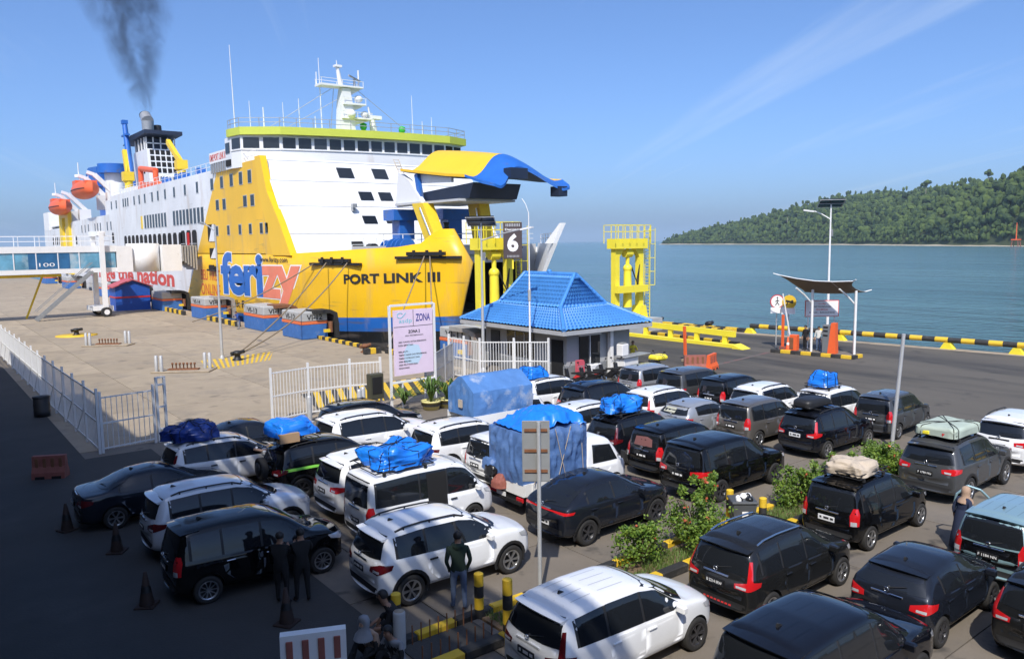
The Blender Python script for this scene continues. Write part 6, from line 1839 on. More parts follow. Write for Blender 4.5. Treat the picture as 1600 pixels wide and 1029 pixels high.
class Panel:
    """polygons laid onto the body surface by projection"""
    def __init__(s, bvh, L_, W): s.b, s.L, s.W = bvh, L_, W
    def frame(s, plane):
        if plane == 'r': return Vector((0, -3, 0)), Vector((1, 0, 0)), Vector((0, 0, 1)), Vector((0, 1, 0))
        if plane == 'l': return Vector((0, 3, 0)), Vector((1, 0, 0)), Vector((0, 0, 1)), Vector((0, -1, 0))
        if plane == 'back': return Vector((-2, 0, 0)), Vector((0, 1, 0)), Vector((0, 0, 1)), Vector((1, 0, 0))
        if plane == 'front': return Vector((s.L + 2, 0, 0)), Vector((0, 1, 0)), Vector((0, 0, 1)), Vector((-1, 0, 0))
        if plane == 'top': return Vector((0, 0, 4)), Vector((1, 0, 0)), Vector((0, 1, 0)), Vector((0, 0, -1))
        k, sd = plane[:2], (-1 if plane[2] == 'r' else 1)
        c, sn = math.cos(R(42)), math.sin(R(42))
        if k == 'cb':                                        # rear corner
            d = Vector((c, -sd * sn, 0)); u = Vector((sn, sd * c, 0)); o = Vector((.10, sd * s.W * .90, 0)) - d * 2
        else:                                                # front corner
            d = Vector((-c, -sd * sn, 0)); u = Vector((-sn, sd * c, 0)); o = Vector((s.L - .22, sd * s.W * .84, 0)) - d * 2
        return o, u, Vector((0, 0, 1)), d
    def make(s, name, poly, plane, off=.006, cell=.14, ring=0.0, thick=0.0, depth_max=1.4):
        o, u, v, d = s.frame(plane)
        bm = bmesh.new()
        vs_ = [bm.verts.new((a, b, 0)) for a, b in poly]
        f = bm.faces.new(vs_)
        if ring > 0:
            r = bmesh.ops.inset_individual(bm, faces=[f], thickness=ring)
            for q in r['faces']: q.material_index = 1
            for q in bm.faces:
                q.material_index = 0 if q == f else 1
        for ax in (0, 1):
            lo = min(p[ax] for p in poly); hi = max(p[ax] for p in poly)
            n = int((hi - lo) / cell)
            for i in range(1, n + 1):
                c = lo + (hi - lo) * i / (n + 1)
                no = (1, 0, 0) if ax == 0 else (0, 1, 0)
                bmesh.ops.bisect_plane(bm, geom=bm.verts[:] + bm.edges[:] + bm.faces[:], plane_co=(c if ax == 0 else 0, c if ax == 1 else 0, 0), plane_no=no)
        body = BODY_OF[id(s.b)][1]
        norms = []
        bm.verts.index_update()
        for w in bm.verts:
            og = o + u * w.co.x + v * w.co.y
            h, nr, fi, dist = s.b.ray_cast(og, d, 8)
            if h is None: h, nr, fi, dist = s.b.find_nearest(og + d * 1.2)
            acc = Vector()
            for vi in body.polygons[fi].vertices:
                q = body.vertices[vi]; acc += q.normal / ((q.co - h).length + .002)
            if acc.length > 1e-6 and acc.normalized().dot(nr) > .6: nr = acc.normalized()
            if nr.dot(d) > 0: nr = -nr
            w.co = h + nr * off
            norms.append(nr.copy())
        bmesh.ops.recalc_face_normals(bm, faces=bm.faces)
        bm.normal_update()
        if bm.faces:
            avg = sum((q.normal * q.calc_area() for q in bm.faces), Vector())
            if avg.dot(d) > 0: bmesh.ops.reverse_faces(bm, faces=bm.faces)
        me = bpy.data.meshes.new(name); bm.to_mesh(me); bm.free()
        for p in me.polygons: p.use_smooth = True
        if len(norms) == len(me.vertices): me.normals_split_custom_set_from_vertices([tuple(q) for q in norms])
        return me

def wheel_meshes(Rw, w, style):
    t = MB().lathe((0, 0, 0), [(Rw * .66, w * .42), (Rw * .72, w * .5), (Rw * .93, w * .5), (Rw, w * .38), (Rw, -w * .38), (Rw * .93, -w * .5), (Rw * .72, -w * .5), (Rw * .66, -w * .42)], 28, axis='y').mesh('tyre')
    mb = MB()
    mb.lathe((0, 0, 0), [(Rw * .69, -w * .46), (Rw * .64, -w * .47), (Rw * .60, -w * .40), (Rw * .58, -w * .15), (0, -w * .12)], 28, axis='y', mi=1)
    mb.lathe((0, 0, 0), [(Rw * .69, -w * .465), (Rw * .60, -w * .475), (Rw * .58, -w * .40)], 28, axis='y', mi=0)
    ns = {'multi': 10, 'five': 5, 'split': 6}[style]
    for k in range(ns):
        a = 2 * math.pi * k / ns
        for da in ((-.10, .10) if style == 'split' else (0,)):
            c = Vector((math.cos(a), 0, math.sin(a))); e = Vector((math.cos(a + da), 0, math.sin(a + da)))
            mb.bar(c * Rw * .08 + Vector((0, -w * .36, 0)), e * Rw * .60 + Vector((0, -w * .43, 0)), Rw * (.13 if style == 'five' else .065), .03, 0, upv=(0, 1, 0))
    mb.cyl((0, -w * .3, 0), (0, -w * .42, 0), Rw * .15, Rw * .13, 12, 0)
    return t, mb.mesh('rim')

def std(T, L_, W, Wr, B, zb, axles, Rw, **k):
    d = dict(T=T, L=L_, W=W, Wr=Wr, B=B, zb=zb, axles=axles, R=Rw, Wc=[(0, W * .84), (.08, W * .91), (.25, W * .965), (.6, W * .99), (1.2, W), (L_ - 1.1, W), (L_ - .6, W * .97), (L_ - .25, W * .90), (L_ - .08, W * .82), (L_, W * .74)])
    d.update(k); return d
SPEC = {
 'mpv': std([(0, .66), (.025, .84), (.06, 1.05), (.14, 1.38), (.24, 1.60), (.42, 1.68), (1.2, 1.71), (2.05, 1.69), (2.5, 1.61), (2.9, 1.33), (3.25, 1.07), (3.65, 1.01), (3.98, .91), (4.12, .76), (4.19, .60)], 4.19, .83, .63, [(0, 1.0), (1.5, .98), (3.2, .94)], .24, (.74, 3.39), .315,
   splits=[.42, 1.10, 1.97, 2.92], light='vert', spoiler=.16),
 'mpv_new': std([(0, .68), (.03, .88), (.08, 1.08), (.22, 1.40), (.36, 1.58), (.55, 1.65), (1.3, 1.69), (2.1, 1.67), (2.55, 1.58), (3.0, 1.28), (3.38, 1.05), (3.8, .99), (4.15, .90), (4.33, .74), (4.395, .58)], 4.395, .865, .64, [(0, 1.05), (1.5, 1.0), (3.3, .95)], .25, (.80, 3.55), .325,
   splits=[.52, 1.22, 2.10, 3.05], light='boomerang', spoiler=.2),
 'suv': std([(0, .70), (.03, .90), (.09, 1.10), (.26, 1.46), (.40, 1.62), (.58, 1.68), (1.3, 1.72), (2.2, 1.70), (2.6, 1.62), (2.98, 1.36), (3.3, 1.14), (3.75, 1.08), (4.15, .98), (4.36, .80), (4.435, .62)], 4.435, .85, .63, [(0, 1.08), (1.5, 1.03), (3.2, 1.0)], .28, (.86, 3.545), .345,
   splits=[.56, 1.28, 2.08, 2.98], light='wedge', spoiler=.2, clad=True, rails=True),
 'suv_big': std([(0, .74), (.03, .95), (.09, 1.16), (.24, 1.54), (.38, 1.72), (.58, 1.80), (1.3, 1.84), (2.2, 1.82), (2.7, 1.73), (3.1, 1.46), (3.45, 1.22), (4.0, 1.16), (4.5, 1.07), (4.72, .88), (4.79, .68)], 4.79, .925, .68, [(0, 1.17), (1.5, 1.12), (3.3, 1.07)], .30, (.98, 3.73), .385,
   splits=[.58, 1.38, 2.28, 3.10], light='horiz', spoiler=.18, clad=True, rails=True),
 'innova': std([(0, .70), (.03, .9), (.07, 1.10), (.17, 1.46), (.28, 1.68), (.46, 1.77), (1.3, 1.80), (2.2, 1.78), (2.7, 1.69), (3.15, 1.38), (3.5, 1.13), (4.0, 1.06), (4.45, .96), (4.66, .80), (4.735, .62)], 4.735, .915, .69, [(0, 1.08), (1.5, 1.04), (3.4, 1.0)], .25, (.98, 3.73), .345,
   splits=[.50, 1.30, 2.28, 3.15], light='horiz', spoiler=.14),
 'hatch': std([(0, .64), (.04, .86), (.10, 1.02), (.36, 1.31), (.55, 1.42), (.8, 1.46), (1.4, 1.49), (1.9, 1.46), (2.25, 1.36), (2.6, 1.14), (2.85, 1.0), (3.25, .94), (3.58, .84), (3.74, .68), (3.80, .54)], 3.80, .84, .60, [(0, 1.0), (1.5, .95), (2.8, .91)], .22, (.64, 3.045), .305,
   splits=[.78, 1.62, 2.62], light='wedge', spoiler=.16),
 'coupe_suv': std([(0, .68), (.05, .94), (.12, 1.05), (.5, 1.30), (.95, 1.50), (1.3, 1.57), (1.9, 1.60), (2.3, 1.55), (2.75, 1.32), (3.1, 1.11), (3.3, 1.06), (3.8, 1.0), (4.14, .90), (4.3, .74), (4.385, .58)], 4.385, .90, .64, [(0, 1.05), (1.5, 1.03), (3.1, .99)], .26, (.86, 3.47), .345,
   splits=[.92, 1.85, 2.85], light='bar', spoiler=0, clad=True),
 'sedan': std([(0, .62), (.05, .90), (.12, 1.03), (.55, 1.07), (.72, 1.09), (1.15, 1.32), (1.5, 1.43), (2.1, 1.475), (2.5, 1.43), (2.9, 1.26), (3.28, 1.01), (3.5, .97), (4.0, .90), (4.3, .79), (4.46, .64), (4.52, .5)], 4.52, .875, .60, [(0, .98), (1.5, .95), (3.3, .92)], .2, (.96, 3.55), .32,
   splits=[1.10, 1.95, 2.98], light='wedge', spoiler=0),
 'van': std([(0, .74), (.02, 1.02), (.045, 1.45), (.10, 1.78), (.22, 1.89), (1.4, 1.93), (2.6, 1.91), (3.0, 1.82), (3.35, 1.50), (3.66, 1.16), (3.86, 1.05), (4.05, .92), (4.16, .72), (4.21, .55)], 4.21, .835, .70, [(0, 1.08), (1.5, 1.06), (3.6, 1.02)], .26, (.72, 3.22), .315,
   splits=[.28, 1.55, 2.40, 3.42], light='vert', spoiler=0, plan_r=.04),
}
MODELS = {}
def car_model(kind):
    if kind in MODELS: return MODELS[kind]
    sp = SPEC[kind]; T, B, L_, W, Wr, Rw = sp['T'], sp['B'], sp['L'], sp['W'], sp['Wr'], sp['R']
    body, plain = loft_body(sp); bv = bvh_of(plain); P = Panel(bv, L_, W)
    parts = []                                   # (name, mesh, mats, parent index or None)
    parts.append(('body', body, ['PAINT', 'interior'], None))
    roof = max(z for _, z in T)
    sx = sp['splits']
    def wtop(x): return min(ev(T, x) - .135, roof - .13)
    def wpoly(x0, x1, shrink=.028):
        a, b = x0 + shrink, x1 - shrink
        n = 8; xs = [lerp(a, b, i / n) for i in range(n + 1)]
        lo = [(x, ev(B, x) + .045) for x in xs]
        hi = [(x, max(wtop(x), ev(B, x) + .06)) for x in xs]
        return lo + hi[::-1]
    full = wpoly(sx[0] - .03, sx[-1] + .03, 0)
    for s in 'rl':
        parts.append(('window_surround', P.make('window_surround', full, s, .003, .16), ['plastic_black'], None))
        for a, b in zip(sx[:-1], sx[1:]):
            parts.append(('side_window', P.make('side_window', wpoly(a, b), s, .008, .16), ['GLASS'], None))
    xb = .07
    zr0, zr1 = ev(B, 0) + (.06 if kind != 'sedan' else .13), roof - (.14 if kind != 'sedan' else .10)
    hw0, hw1 = W * .80, Wr - .07
    if kind == 'coupe_suv': zr0, zr1 = 1.10, 1.50
    rw = [(-hw0, zr0), (-hw0 * .5, zr0 - .015), (hw0 * .5, zr0 - .015), (hw0, zr0), (hw1, zr1), (hw1 * .5, zr1 + .015), (-hw1 * .5, zr1 + .015), (-hw1, zr1)]
    parts.append(('rear_window', P.make('rear_window', rw, 'back', .008, .16), ['GLASS'], None))
    zh = ev(T, sx[-1] + .38) + .02
    wf0, wf1 = W * .82, Wr - .05
    ws = [(-wf0, zh + .02), (-wf0 * .5, zh - .02), (wf0 * .5, zh - .02), (wf0, zh + .02), (wf1, roof - .10), (wf1 * .5, roof - .075), (-wf1 * .5, roof - .075), (-wf1, roof - .10)]
    parts.append(('windshield', P.make('windshield', ws, 'front', .008, .16), ['GLASS'], None))
    # doors with dark shut lines and handles
    nd = len(sx) - 1
    dx = [(sx[-3] - .02, sx[-2]), (sx[-2] + .004, sx[-1] + .06)]
    for s in 'rl':
        sd = -1 if s == 'r' else 1
        for k, (a, b) in enumerate(dx):
            z0 = sp['zb'] + .16
            if k == 0:
                cx_ = sp['axles'][0] + Rw + .09
                poly = [(max(a + .28, cx_), z0), (b, z0), (b, ev(B, b) + .02), (a, ev(B, a) + .02), (a, z0 + .42), (max(a + .05, cx_ - .1), z0 + .22)]
            else:
                cx_ = sp['axles'][1] - Rw - .09
                poly = [(a, z0), (min(b, cx_), z0), (min(b, cx_ + .06), z0 + .2), (b, z0 + .42), (b, ev(B, b) + .02), (a, ev(B, a) + .02)]
            idx = len(parts)
            parts.append(('door', P.make('door', poly, s, .004, .16, .012), ['PAINT', 'seam'], None))
            hx = a + .17; hz = ev(B, hx) - .10
            h, nr, _, _ = bv.ray_cast(Vector((hx, sd * 3, hz)), Vector((0, -sd, 0)))
            y = abs(h.y) if h else W
            parts.append(('handle', MB().cbox((hx, sd * (y + .022), hz), (.20, .035, .04), ch=.01).mesh('handle'), ['HANDLE'], idx))
        # mirror
        mx = sx[-1] - .10; mz = ev(B, mx) + .10
        mb = MB(); mb.cbox((mx, sd * (W + .10), mz), (.12, .20, .15), ch=.03); mb.bar((mx - .02, sd * (W - .08), mz - .07), (mx, sd * (W + .04), mz - .04), .04)
        parts.append(('mirror', mb.mesh('mirror'), ['MIRROR'], None))
        # tail lamps
        lt = sp['light']
        if lt == 'vert':
            parts.append(('tail_light', P.make('tail_light', [(-.13, .72), (.08, .74), (.10, 1.02), (.06, 1.16), (-.05, 1.16), (-.13, .98)], 'cb' + s, .012, .08), ['tail_red'], None))
            parts.append(('reverse_lamp', P.make('reverse_lamp', [(-.11, .73), (.02, .74), (.02, .84), (-.11, .84)], 'cb' + s, .018, .08), ['lamp_clear'], None))
        elif lt == 'horiz':
            zc = ev(B, 0) - .13
            parts.append(('tail_light', P.make('tail_light', [(-.30, zc - .07), (-.05, zc - .09), (.22, zc - .02), (.24, zc + .08), (-.02, zc + .09), (-.30, zc + .04)], 'cb' + s, .012, .08), ['tail_red'], None))
            parts.append(('reverse_lamp', P.make('reverse_lamp', [(-.24, zc - .055), (-.10, zc - .07), (-.08, zc - .02), (-.24, zc - .01)], 'cb' + s, .018, .08), ['lamp_clear'], None))
        elif lt == 'boomerang':
            zc = ev(B, 0) - .15
            parts.append(('tail_light', P.make('tail_light', [(-.27, zc - .07), (-.02, zc - .09), (.24, zc - .02), (.26, zc + .06), (.08, zc + .10), (.085, zc + .46), (.02, zc + .46), (-.035, zc + .08), (-.27, zc + .02)], 'cb' + s, .012, .08), ['TAIL'], None))
            parts.append(('reverse_lamp', P.make('reverse_lamp', [(-.24, zc - .055), (-.06, zc - .07), (-.05, zc - .02), (-.24, zc - .01)], 'cb' + s, .018, .08), ['lamp_clear'], None))
        elif lt == 'wedge':
            zc = ev(B, 0) - .15
            parts.append(('tail_light', P.make('tail_light', [(-.26, zc - .06), (-.04, zc - .10), (.24, zc - .02), (.27, zc + .08), (.02, zc + .12), (-.24, zc + .04)], 'cb' + s, .012, .08), ['TAIL'], None))
            parts.append(('reverse_lamp', P.make('reverse_lamp', [(-.16, zc - .055), (.0, zc - .075), (.01, zc - .02), (-.15, zc - .01)], 'cb' + s, .018, .08), ['lamp_clear'], None))
        else:
            parts.append(('tail_light', P.make('tail_light', [(-.30, .945), (0, .915), (.22, .92), (.26, .985), (0, .985), (-.30, .985)], 'cb' + s, .012, .08), ['tail_red'], None))
        zf = ev(T, L_ - .35) - .13
        parts.append(('headlight', P.make('headlight', [(-.26, zf - .10), (.05, zf - .09), (.30, zf + .0), (.34, zf + .09), (0, zf + .07), (-.26, zf - .01)], 'cf' + s, .012, .08), ['lamp_clear' if kind not in ('coupe_suv', 'hatch') else 'lamp_dark'], None))
        if sp.get('clad'):
            for ax in sp['axles']:
                n = 14; R0, R1 = Rw + .05, Rw + .125
                arc = [math.pi * (-.10 + 1.2 * i / n) for i in range(n + 1)]
                poly = [(ax + R1 * math.cos(t), Rw + R1 * math.sin(t)) for t in arc] + [(ax + R0 * math.cos(t), Rw + R0 * math.sin(t)) for t in arc[::-1]]
                mb = MB(); v = []
                for t in arc:
                    for rr, yy in ((R0 - .01, 0), (R0, .022), (R1, .012)):
                        x, z = ax + rr * math.cos(t), Rw + rr * math.sin(t)
                        h, nr, _, _ = bv.ray_cast(Vector((ax + (R1 + .01) * math.cos(t), sd * 3, max(sp['zb'] + .08, Rw + (R1 + .01) * math.sin(t)))), Vector((0, -sd, 0)))
                        y = abs(h.y) if h else W
                        v.append((x, sd * (y + yy), z))
                f = [(3 * i + j, 3 * i + j + 1, 3 * i + j + 4, 3 * i + j + 3) for i in range(n) for j in range(2)]
                mb.add(v, f, 0, True)
                parts.append(('wheel_arch_trim', mb.mesh('wheel_arch_trim'), ['plastic_black'], None))
        a0, a1 = sp['axles'][0] + Rw + .08, sp['axles'][1] - Rw - .08
        parts.append(('sill', P.make('sill', [(a0, sp['zb'] + .03), (a1, sp['zb'] + .03), (a1, sp['zb'] + .13), (a0, sp['zb'] + .13)], s, .008, .3), ['plastic_black' if sp.get('clad') else 'SILL'], None))
        if kind in ('suv', 'suv_big', 'mpv_new'):
            pts = []
            for i in range(9):
                x = lerp(.62, 2.35, i / 8); h, nr, _, _ = bv.ray_cast(Vector((x, sd * (Wr - .06), 3)), Vector((0, 0, -1)))
                pts.append((x, sd * (Wr - .06), (h.z if h else roof) + (.05 if 0 < i < 8 else .005)))
            mb = MB(); mb.tube(pts, .022, 6)
            for i in (1, 4, 7): mb.cyl((pts[i][0], pts[i][1], pts[i][2] - .07), pts[i], .02, .02, 6)
            parts.append(('roof_rail', mb.mesh('roof_rail'), ['RAIL'], None))
    if sp['light'] == 'bar':
        parts.append(('light_bar', P.make('light_bar', [(-.72, .95), (.72, .95), (.72, .985), (-.72, .985)], 'back', .014, .12), ['tail_red'], None))
    # rear bumper trim, plate recess, tailgate seam, wiper, badge
    wz = W * .80
    parts.append(('bumper_trim', P.make('bumper_trim', [(-wz, sp['zb'] + .14), (wz, sp['zb'] + .14), (wz * .97, sp['zb'] + .26), (-wz * .97, sp['zb'] + .26)], 'back', .008, .14), ['plastic_black'], None))
    zt0, zt1 = sp['zb'] + .34, zr0 - .05
    tg = W * .74
    if kind != 'coupe_suv':
        parts.append(('tailgate', P.make('tailgate', [(-tg * .92, zt0), (tg * .92, zt0), (tg, (zt0 + zt1) / 2), (tg, zt1), (-tg, zt1), (-tg, (zt0 + zt1) / 2)], 'back', .005, .14, .012), ['PAINT', 'seam'], None))
    h, nr, _, _ = bv.ray_cast(Vector((-2, 0, zr0 + .02)), Vector((1, 0, 0))); hx = h.x if h else .1
    mb = MB(); mb.cyl((hx - .03, 0, zr0 + .02), (hx - .01 + .05, -.32, zr0 + .10), .012, .008, 5); mb.cyl((hx - .05, 0, zr0), (hx + .02, 0, zr0 + .03), .025, .025, 8)
    parts.append(('wiper', mb.mesh('wiper'), ['plastic_black'], None))
    zg = lerp(zt0, zt1, .92); h, nr, _, _ = bv.ray_cast(Vector((-2, 0, zg)), Vector((1, 0, 0)))
    hx = h.x if h else .05
    parts.append(('garnish', MB().cbox((hx - .012, 0, zg), (.03, .62, .045), ch=.008).mesh('garnish'), ['GARNISH'], None))
    mb = MB(); mb.lathe((hx - .03, 0, zg + .09), [(.05, 0), (.05, -.012), (.036, -.012), (.036, 0)], 14, axis='x'); parts.append(('badge', mb.mesh('badge'), ['chrome'], None))
    if sp['spoiler']:
        xs_ = ev([(t, x) for x, t in T[:8]], roof - .10) if False else .30 if kind != 'hatch' else .48
        h, nr, _, _ = bv.ray_cast(Vector((xs_ + .12, 0, 3)), Vector((0, 0, -1))); zs_ = h.z
        wsp = Wr - .03
        mb = MB(); mb.prism([(xs_ - .14, zs_ - .03), (xs_ + .26, zs_ + .018), (xs_ + .26, zs_ - .05), (xs_ - .10, zs_ - .075)], lambda u, v, d: (u + .10 * (d / wsp) ** 2, d, v - .045 * (d / wsp) ** 2), -wsp, wsp)
        m2 = MB()
        n = 8
        pr_ = [(xs_ - .14, zs_ - .03), (xs_ + .26, zs_ + .014), (xs_ + .26, zs_ - .06), (xs_ - .10, zs_ - .08)]
        v = []
        for i in range(n + 1):
            d = lerp(-wsp, wsp, i / n); q = (d / wsp) ** 2
            v += [(u + .10 * q, d, w - .05 * q) for u, w in pr_]
        f = [(4 * i + j, 4 * i + (j + 1) % 4, 4 * i + 4 + (j + 1) % 4, 4 * i + 4 + j) for i in range(n) for j in range(4)] + [(0, 1, 2, 3), (4 * n + 3, 4 * n + 2, 4 * n + 1, 4 * n)]
        m2.add(v, f); parts.append(('spoiler', m2.mesh('spoiler'), ['SPOILER'], None))
    h, nr, _, _ = bv.ray_cast(Vector((.75 if kind not in ('sedan', 'coupe_suv') else 1.5, 0, 3)), Vector((0, 0, -1)))
    mb = MB(); ax_ = h.x; mb.prism([(0, 0), (.16, 0), (.05, .06), (.02, .06)], lambda u, v, d: (ax_ + u, d, h.z - .005 + v), -.018, .018)
    parts.append(('antenna', mb.mesh('antenna'), ['plastic_black'], None))
    # roof grooves
    if kind in ('mpv', 'innova', 'mpv_new', 'van'):
        for yy in (-.36, -.12, .12, .36):
            parts.append(('roof_groove', P.make('roof_groove', [(.55, yy - .012), (2.25, yy - .012), (2.25, yy + .012), (.55, yy + .012)], 'top', .002, .3), ['seam' if False else 'GROOVE'], None))
    zp = {'mpv': .80, 'mpv_new': .84, 'suv': .86, 'suv_big': .92, 'innova': .84, 'hatch': .60, 'coupe_suv': .62, 'sedan': .76, 'van': .70}[kind]
    h, nr, _, _ = bv.ray_cast(Vector((-2, 0, zp)), Vector((1, 0, 0)))
    MODELS[kind] = dict(sp=sp, parts=parts, plate=(h.x - .015, zp), bvh=bv, roof=roof)
    return MODELS[kind]
WHEELS = {}
def wheels_for(kind, style):
    sp = SPEC[kind]; key = (sp['R'], style)
    if key not in WHEELS: WHEELS[key] = wheel_meshes(sp['R'], .215, style)
    return WHEELS[key]
GROOVE = {}
def car(kind, x0, yc, pt, label, plate=None, plate_col='plate_black', style='five', rim='rim_silver', handle='PAINT', mirror='PAINT', rail='plastic_black', tail='tail_dark', garnish='chrome', spoiler='PAINT', rz=None, group='cars parked in the waiting lanes', glass='glass_dark', name=None, skip=(), cat='car'):
    md = car_model(kind); sp = md['sp']
    o = thing(name or {'mpv': 'people_carrier', 'mpv_new': 'people_carrier', 'innova': 'people_carrier', 'suv': 'off_roader', 'suv_big': 'off_roader', 'hatch': 'hatchback', 'coupe_suv': 'crossover_car', 'sedan': 'sedan', 'van': 'minivan'}[kind], label, cat, (x0, yc, 0), R(random.uniform(-1.2, 1.2)) if rz is None else R(rz), group)
    body_p = PAINT[pt]
    if pt not in GROOVE:
        c = body_p.node_tree.nodes['Principled BSDF'].inputs['Base Color'].default_value
        GROOVE[pt] = paint('groove_' + pt, tuple(v * .72 for v in c[:3]), .2, .4)
    key = {'PAINT': body_p, 'GLASS': M[glass], 'HANDLE': body_p if handle == 'PAINT' else M[handle], 'MIRROR': body_p if mirror == 'PAINT' else M[mirror], 'RAIL': M[rail], 'TAIL': M[tail], 'SILL': body_p, 'GARNISH': M[garnish] if garnish != 'PAINT' else body_p, 'SPOILER': body_p if spoiler == 'PAINT' else M[spoiler], 'GROOVE': GROOVE[pt]}
    made = []
    for nm, me, mats, pi in md['parts']:
        if nm in skip: made.append(None); continue
        q = obj(nm, me, o if pi is None else made[pi], [key.get(k) or M[k] for k in mats])
        made.append(q)
    tm_, rm_ = wheels_for(kind, style)
    for ax in sp['axles']:
        for sd in (-1, 1):
            w = empty('wheel', (ax, sd * (sp['W'] - .115), sp['R']), 0 if sd < 0 else math.pi, o)
            obj('tyre', tm_, w, [M['tyre']])
            obj('rim', rm_, w, [M[rim], M['plastic_black']])
    px, pz = md['plate']
    pl = obj('number_plate', PLATE, o, [M[plate_col]], loc=(px, 0, pz))
    ink = M['letter_white' if plate_col == 'plate_black' else 'letter_black']
    if plate: text_on('lettering', plate, lambda a, b: (px - .016, .19 - a, pz - .03 + b), .38, .065, ink, o, .02).parent = o
    else:
        for k, w_ in enumerate((.05, .14, .08)):
            obj('plate_mark', PLATE, o, [ink], loc=(px - .003, .15 - k * .15, pz + .005), scale=(1.02, w_ / .44, .42))
    return o
PLATE = MB().cbox((0, 0, 0), (.02, .44, .135), ch=.004).mesh('number_plate')

# lane nearest the camera
car('mpv_new', 7.95, 10.0, 'white', 'white people carrier at the bottom centre striped by shadow bars', style='split', rim='rim_dark', rail='plastic_black', garnish='PAINT', rz=.3, skip=('roof_rail',))
car('innova', 9.65, 6.75, 'bluish_black', 'dark blue-black people carrier with ribbed roof cut off by the bottom edge', rz=0, skip=('roof_rail',))
car('mpv_new', 12.75, 9.75, 'dark_grey', 'dark grey people carrier with silver roof rails and red rear reflector strip', 'B 2214 IRW', style='split', rail='chrome', tail='tail_red', rz=.5)
car('hatch', 14.55, 7.1, 'slate', 'dark slate small hatchback at the lower right', style='split', rim='rim_dark', tail='tail_red', spoiler='PAINT', rz=.6)
car('mpv_new', 15.4, 4.8, 'dark_grey', 'dark car cut off at the lower right corner', tail='tail_red', rz=0)
car('mpv', 18.0, 10.35, 'black', 'black people carrier carrying the beige bundle beside the bushes', None, 'plate_white', handle='PAINT', rz=0)
aq = car('mpv', 18.5, 6.8, 'aqua', 'pale aqua people carrier with its left front door open', 'F 1184 NN', rz=0)
car('suv_big', 23.4, 10.4, 'grey', 'mid grey off-roader carrying the green strapped load', 'F 1790 NU', style='split', tail='tail_red', rail='plastic_black', rz=1.0)
car('suv_big', 28.25, 10.25, 'white', 'white off-roader at the right edge with black tailgate bar', style='split', rail='plastic_black', garnish='plastic_black', rz=0)
# lane behind the planted island
rush = car('suv', 7.4, 15.15, 'white', 'white off-roader with black trim beside the person in the green hoodie', style='split', rim='rim_silver', handle='plastic_black', mirror='PAINT', rz=-1.5)
car('coupe_suv', 12.65, 15.2, 'slate', 'dark slate crossover with a full-width red light bar behind the road sign', None, 'plate_white', style='five', rim='rim_dark', handle='PAINT', rz=0)
car('innova', 17.95, 15.15, 'black', 'black people carrier with wide red rear lamps beside the crossover', style='split', rim='rim_dark', garnish='black', glass='glass_dark', rz=0)
car('mpv_new', 24.85, 15.6, 'bluish_black', 'black people carrier carrying the black roof box', None, 'plate_white', style='split', tail='tail_red', rz=-1)
car('mpv', 29.4, 15.2, 'grey', 'dark grey rounded people carrier beside the leaning steel post', style='multi', rz=3)
# second lane
car('mpv', 4.1, 18.05, 'black', 'black people carrier in deep shade with chrome handles at the left', handle='chrome', style='multi', rz=-2.0)
van = car('van', 8.85, 18.25, 'white', 'white minivan carrying the large blue bundle with its side door slid open', handle='plastic_black', style='five', rim='rim_dark', rz=-.8)
car('mpv', 18.8, 17.4, 'black', 'black people carrier with a reddish sunshade in the rear window', style='five', rz=0)
car('mpv', 24.4, 18.05, 'brown_grey', 'brownish grey people carrier between black cars', style='five', rz=.5)
car('mpv', 28.75, 17.4, 'white', 'white people carrier carrying the blue bundle on a black rack at the right', style='multi', rz=0)
# third lane
car('suv', 4.3, 20.95, 'pale_blue', 'pale bluish-white off-roader in shade behind the black people carrier', style='split', handle='PAINT', rz=-1.5)
car('suv_big', 8.95, 20.5, 'white', 'white off-roader with dark glass roof squeezed left of the minivan', tail='tail_red', rz=0)
car('mpv', 13.95, 20.05, 'white', 'white vehicle mostly hidden behind the tarpaulin truck', rz=0)
car('mpv_new', 18.95, 19.6, 'bluish_black', 'dark people carrier carrying the blue bundle in the middle', rz=0)
car('hatch', 23.35, 20.1, 'silver', 'small silver hatchback with pale sunshade in the middle', tail='tail_red', rz=0)
car('suv', 27.2, 19.6, 'white', 'white off-roader between the black people carrier and the blue luggage', rz=0, rail='PAINT' if False else 'plastic_black')
# fourth lane
car('sedan', 3.3, 24.5, 'slate', 'dark sedan in shade at the far left', style='split', rz=-2)
blk = car('suv', 8.45, 23.5, 'black', 'black off-roader with lime green stripes and a spare wheel on its tail', rail='plastic_black', rim='rim_dark', style='split', rz=-1)
car('suv', 13.25, 22.5, 'white', 'white off-roader with a red side line right of the blue bundle', rz=0, style='split', rim='rim_dark')
car('mpv_new', 18.9, 21.9, 'white', 'white car behind the crumpled blue sheet on the truck', rz=0)
car('mpv_new', 23.35, 22.1, 'white', 'clean white people carrier right of the blue bundle in the middle', tail='tail_red', rz=0)
car('mpv', 28.0, 21.9, 'black', 'black people carrier with upright red lamps in the far row', rz=0)
# fifth lane
car('mpv_new', 6.05, 26.0, 'pearl', 'white people carrier with open front door carrying the dark blue bundle', rail='plastic_black', handle='plastic_black', rz=0)
car('suv_big', 11.05, 25.5, 'white', 'large white off-roader behind the black striped off-roader', rz=0)
car('suv_big', 21.7, 24.3, 'bluish_black', 'black off-roader with dark windows in front of the booth fence', rz=0)
car('innova', 27.7, 24.1, 'grey', 'grey people carrier right of the silver one in the far row', rz=1)
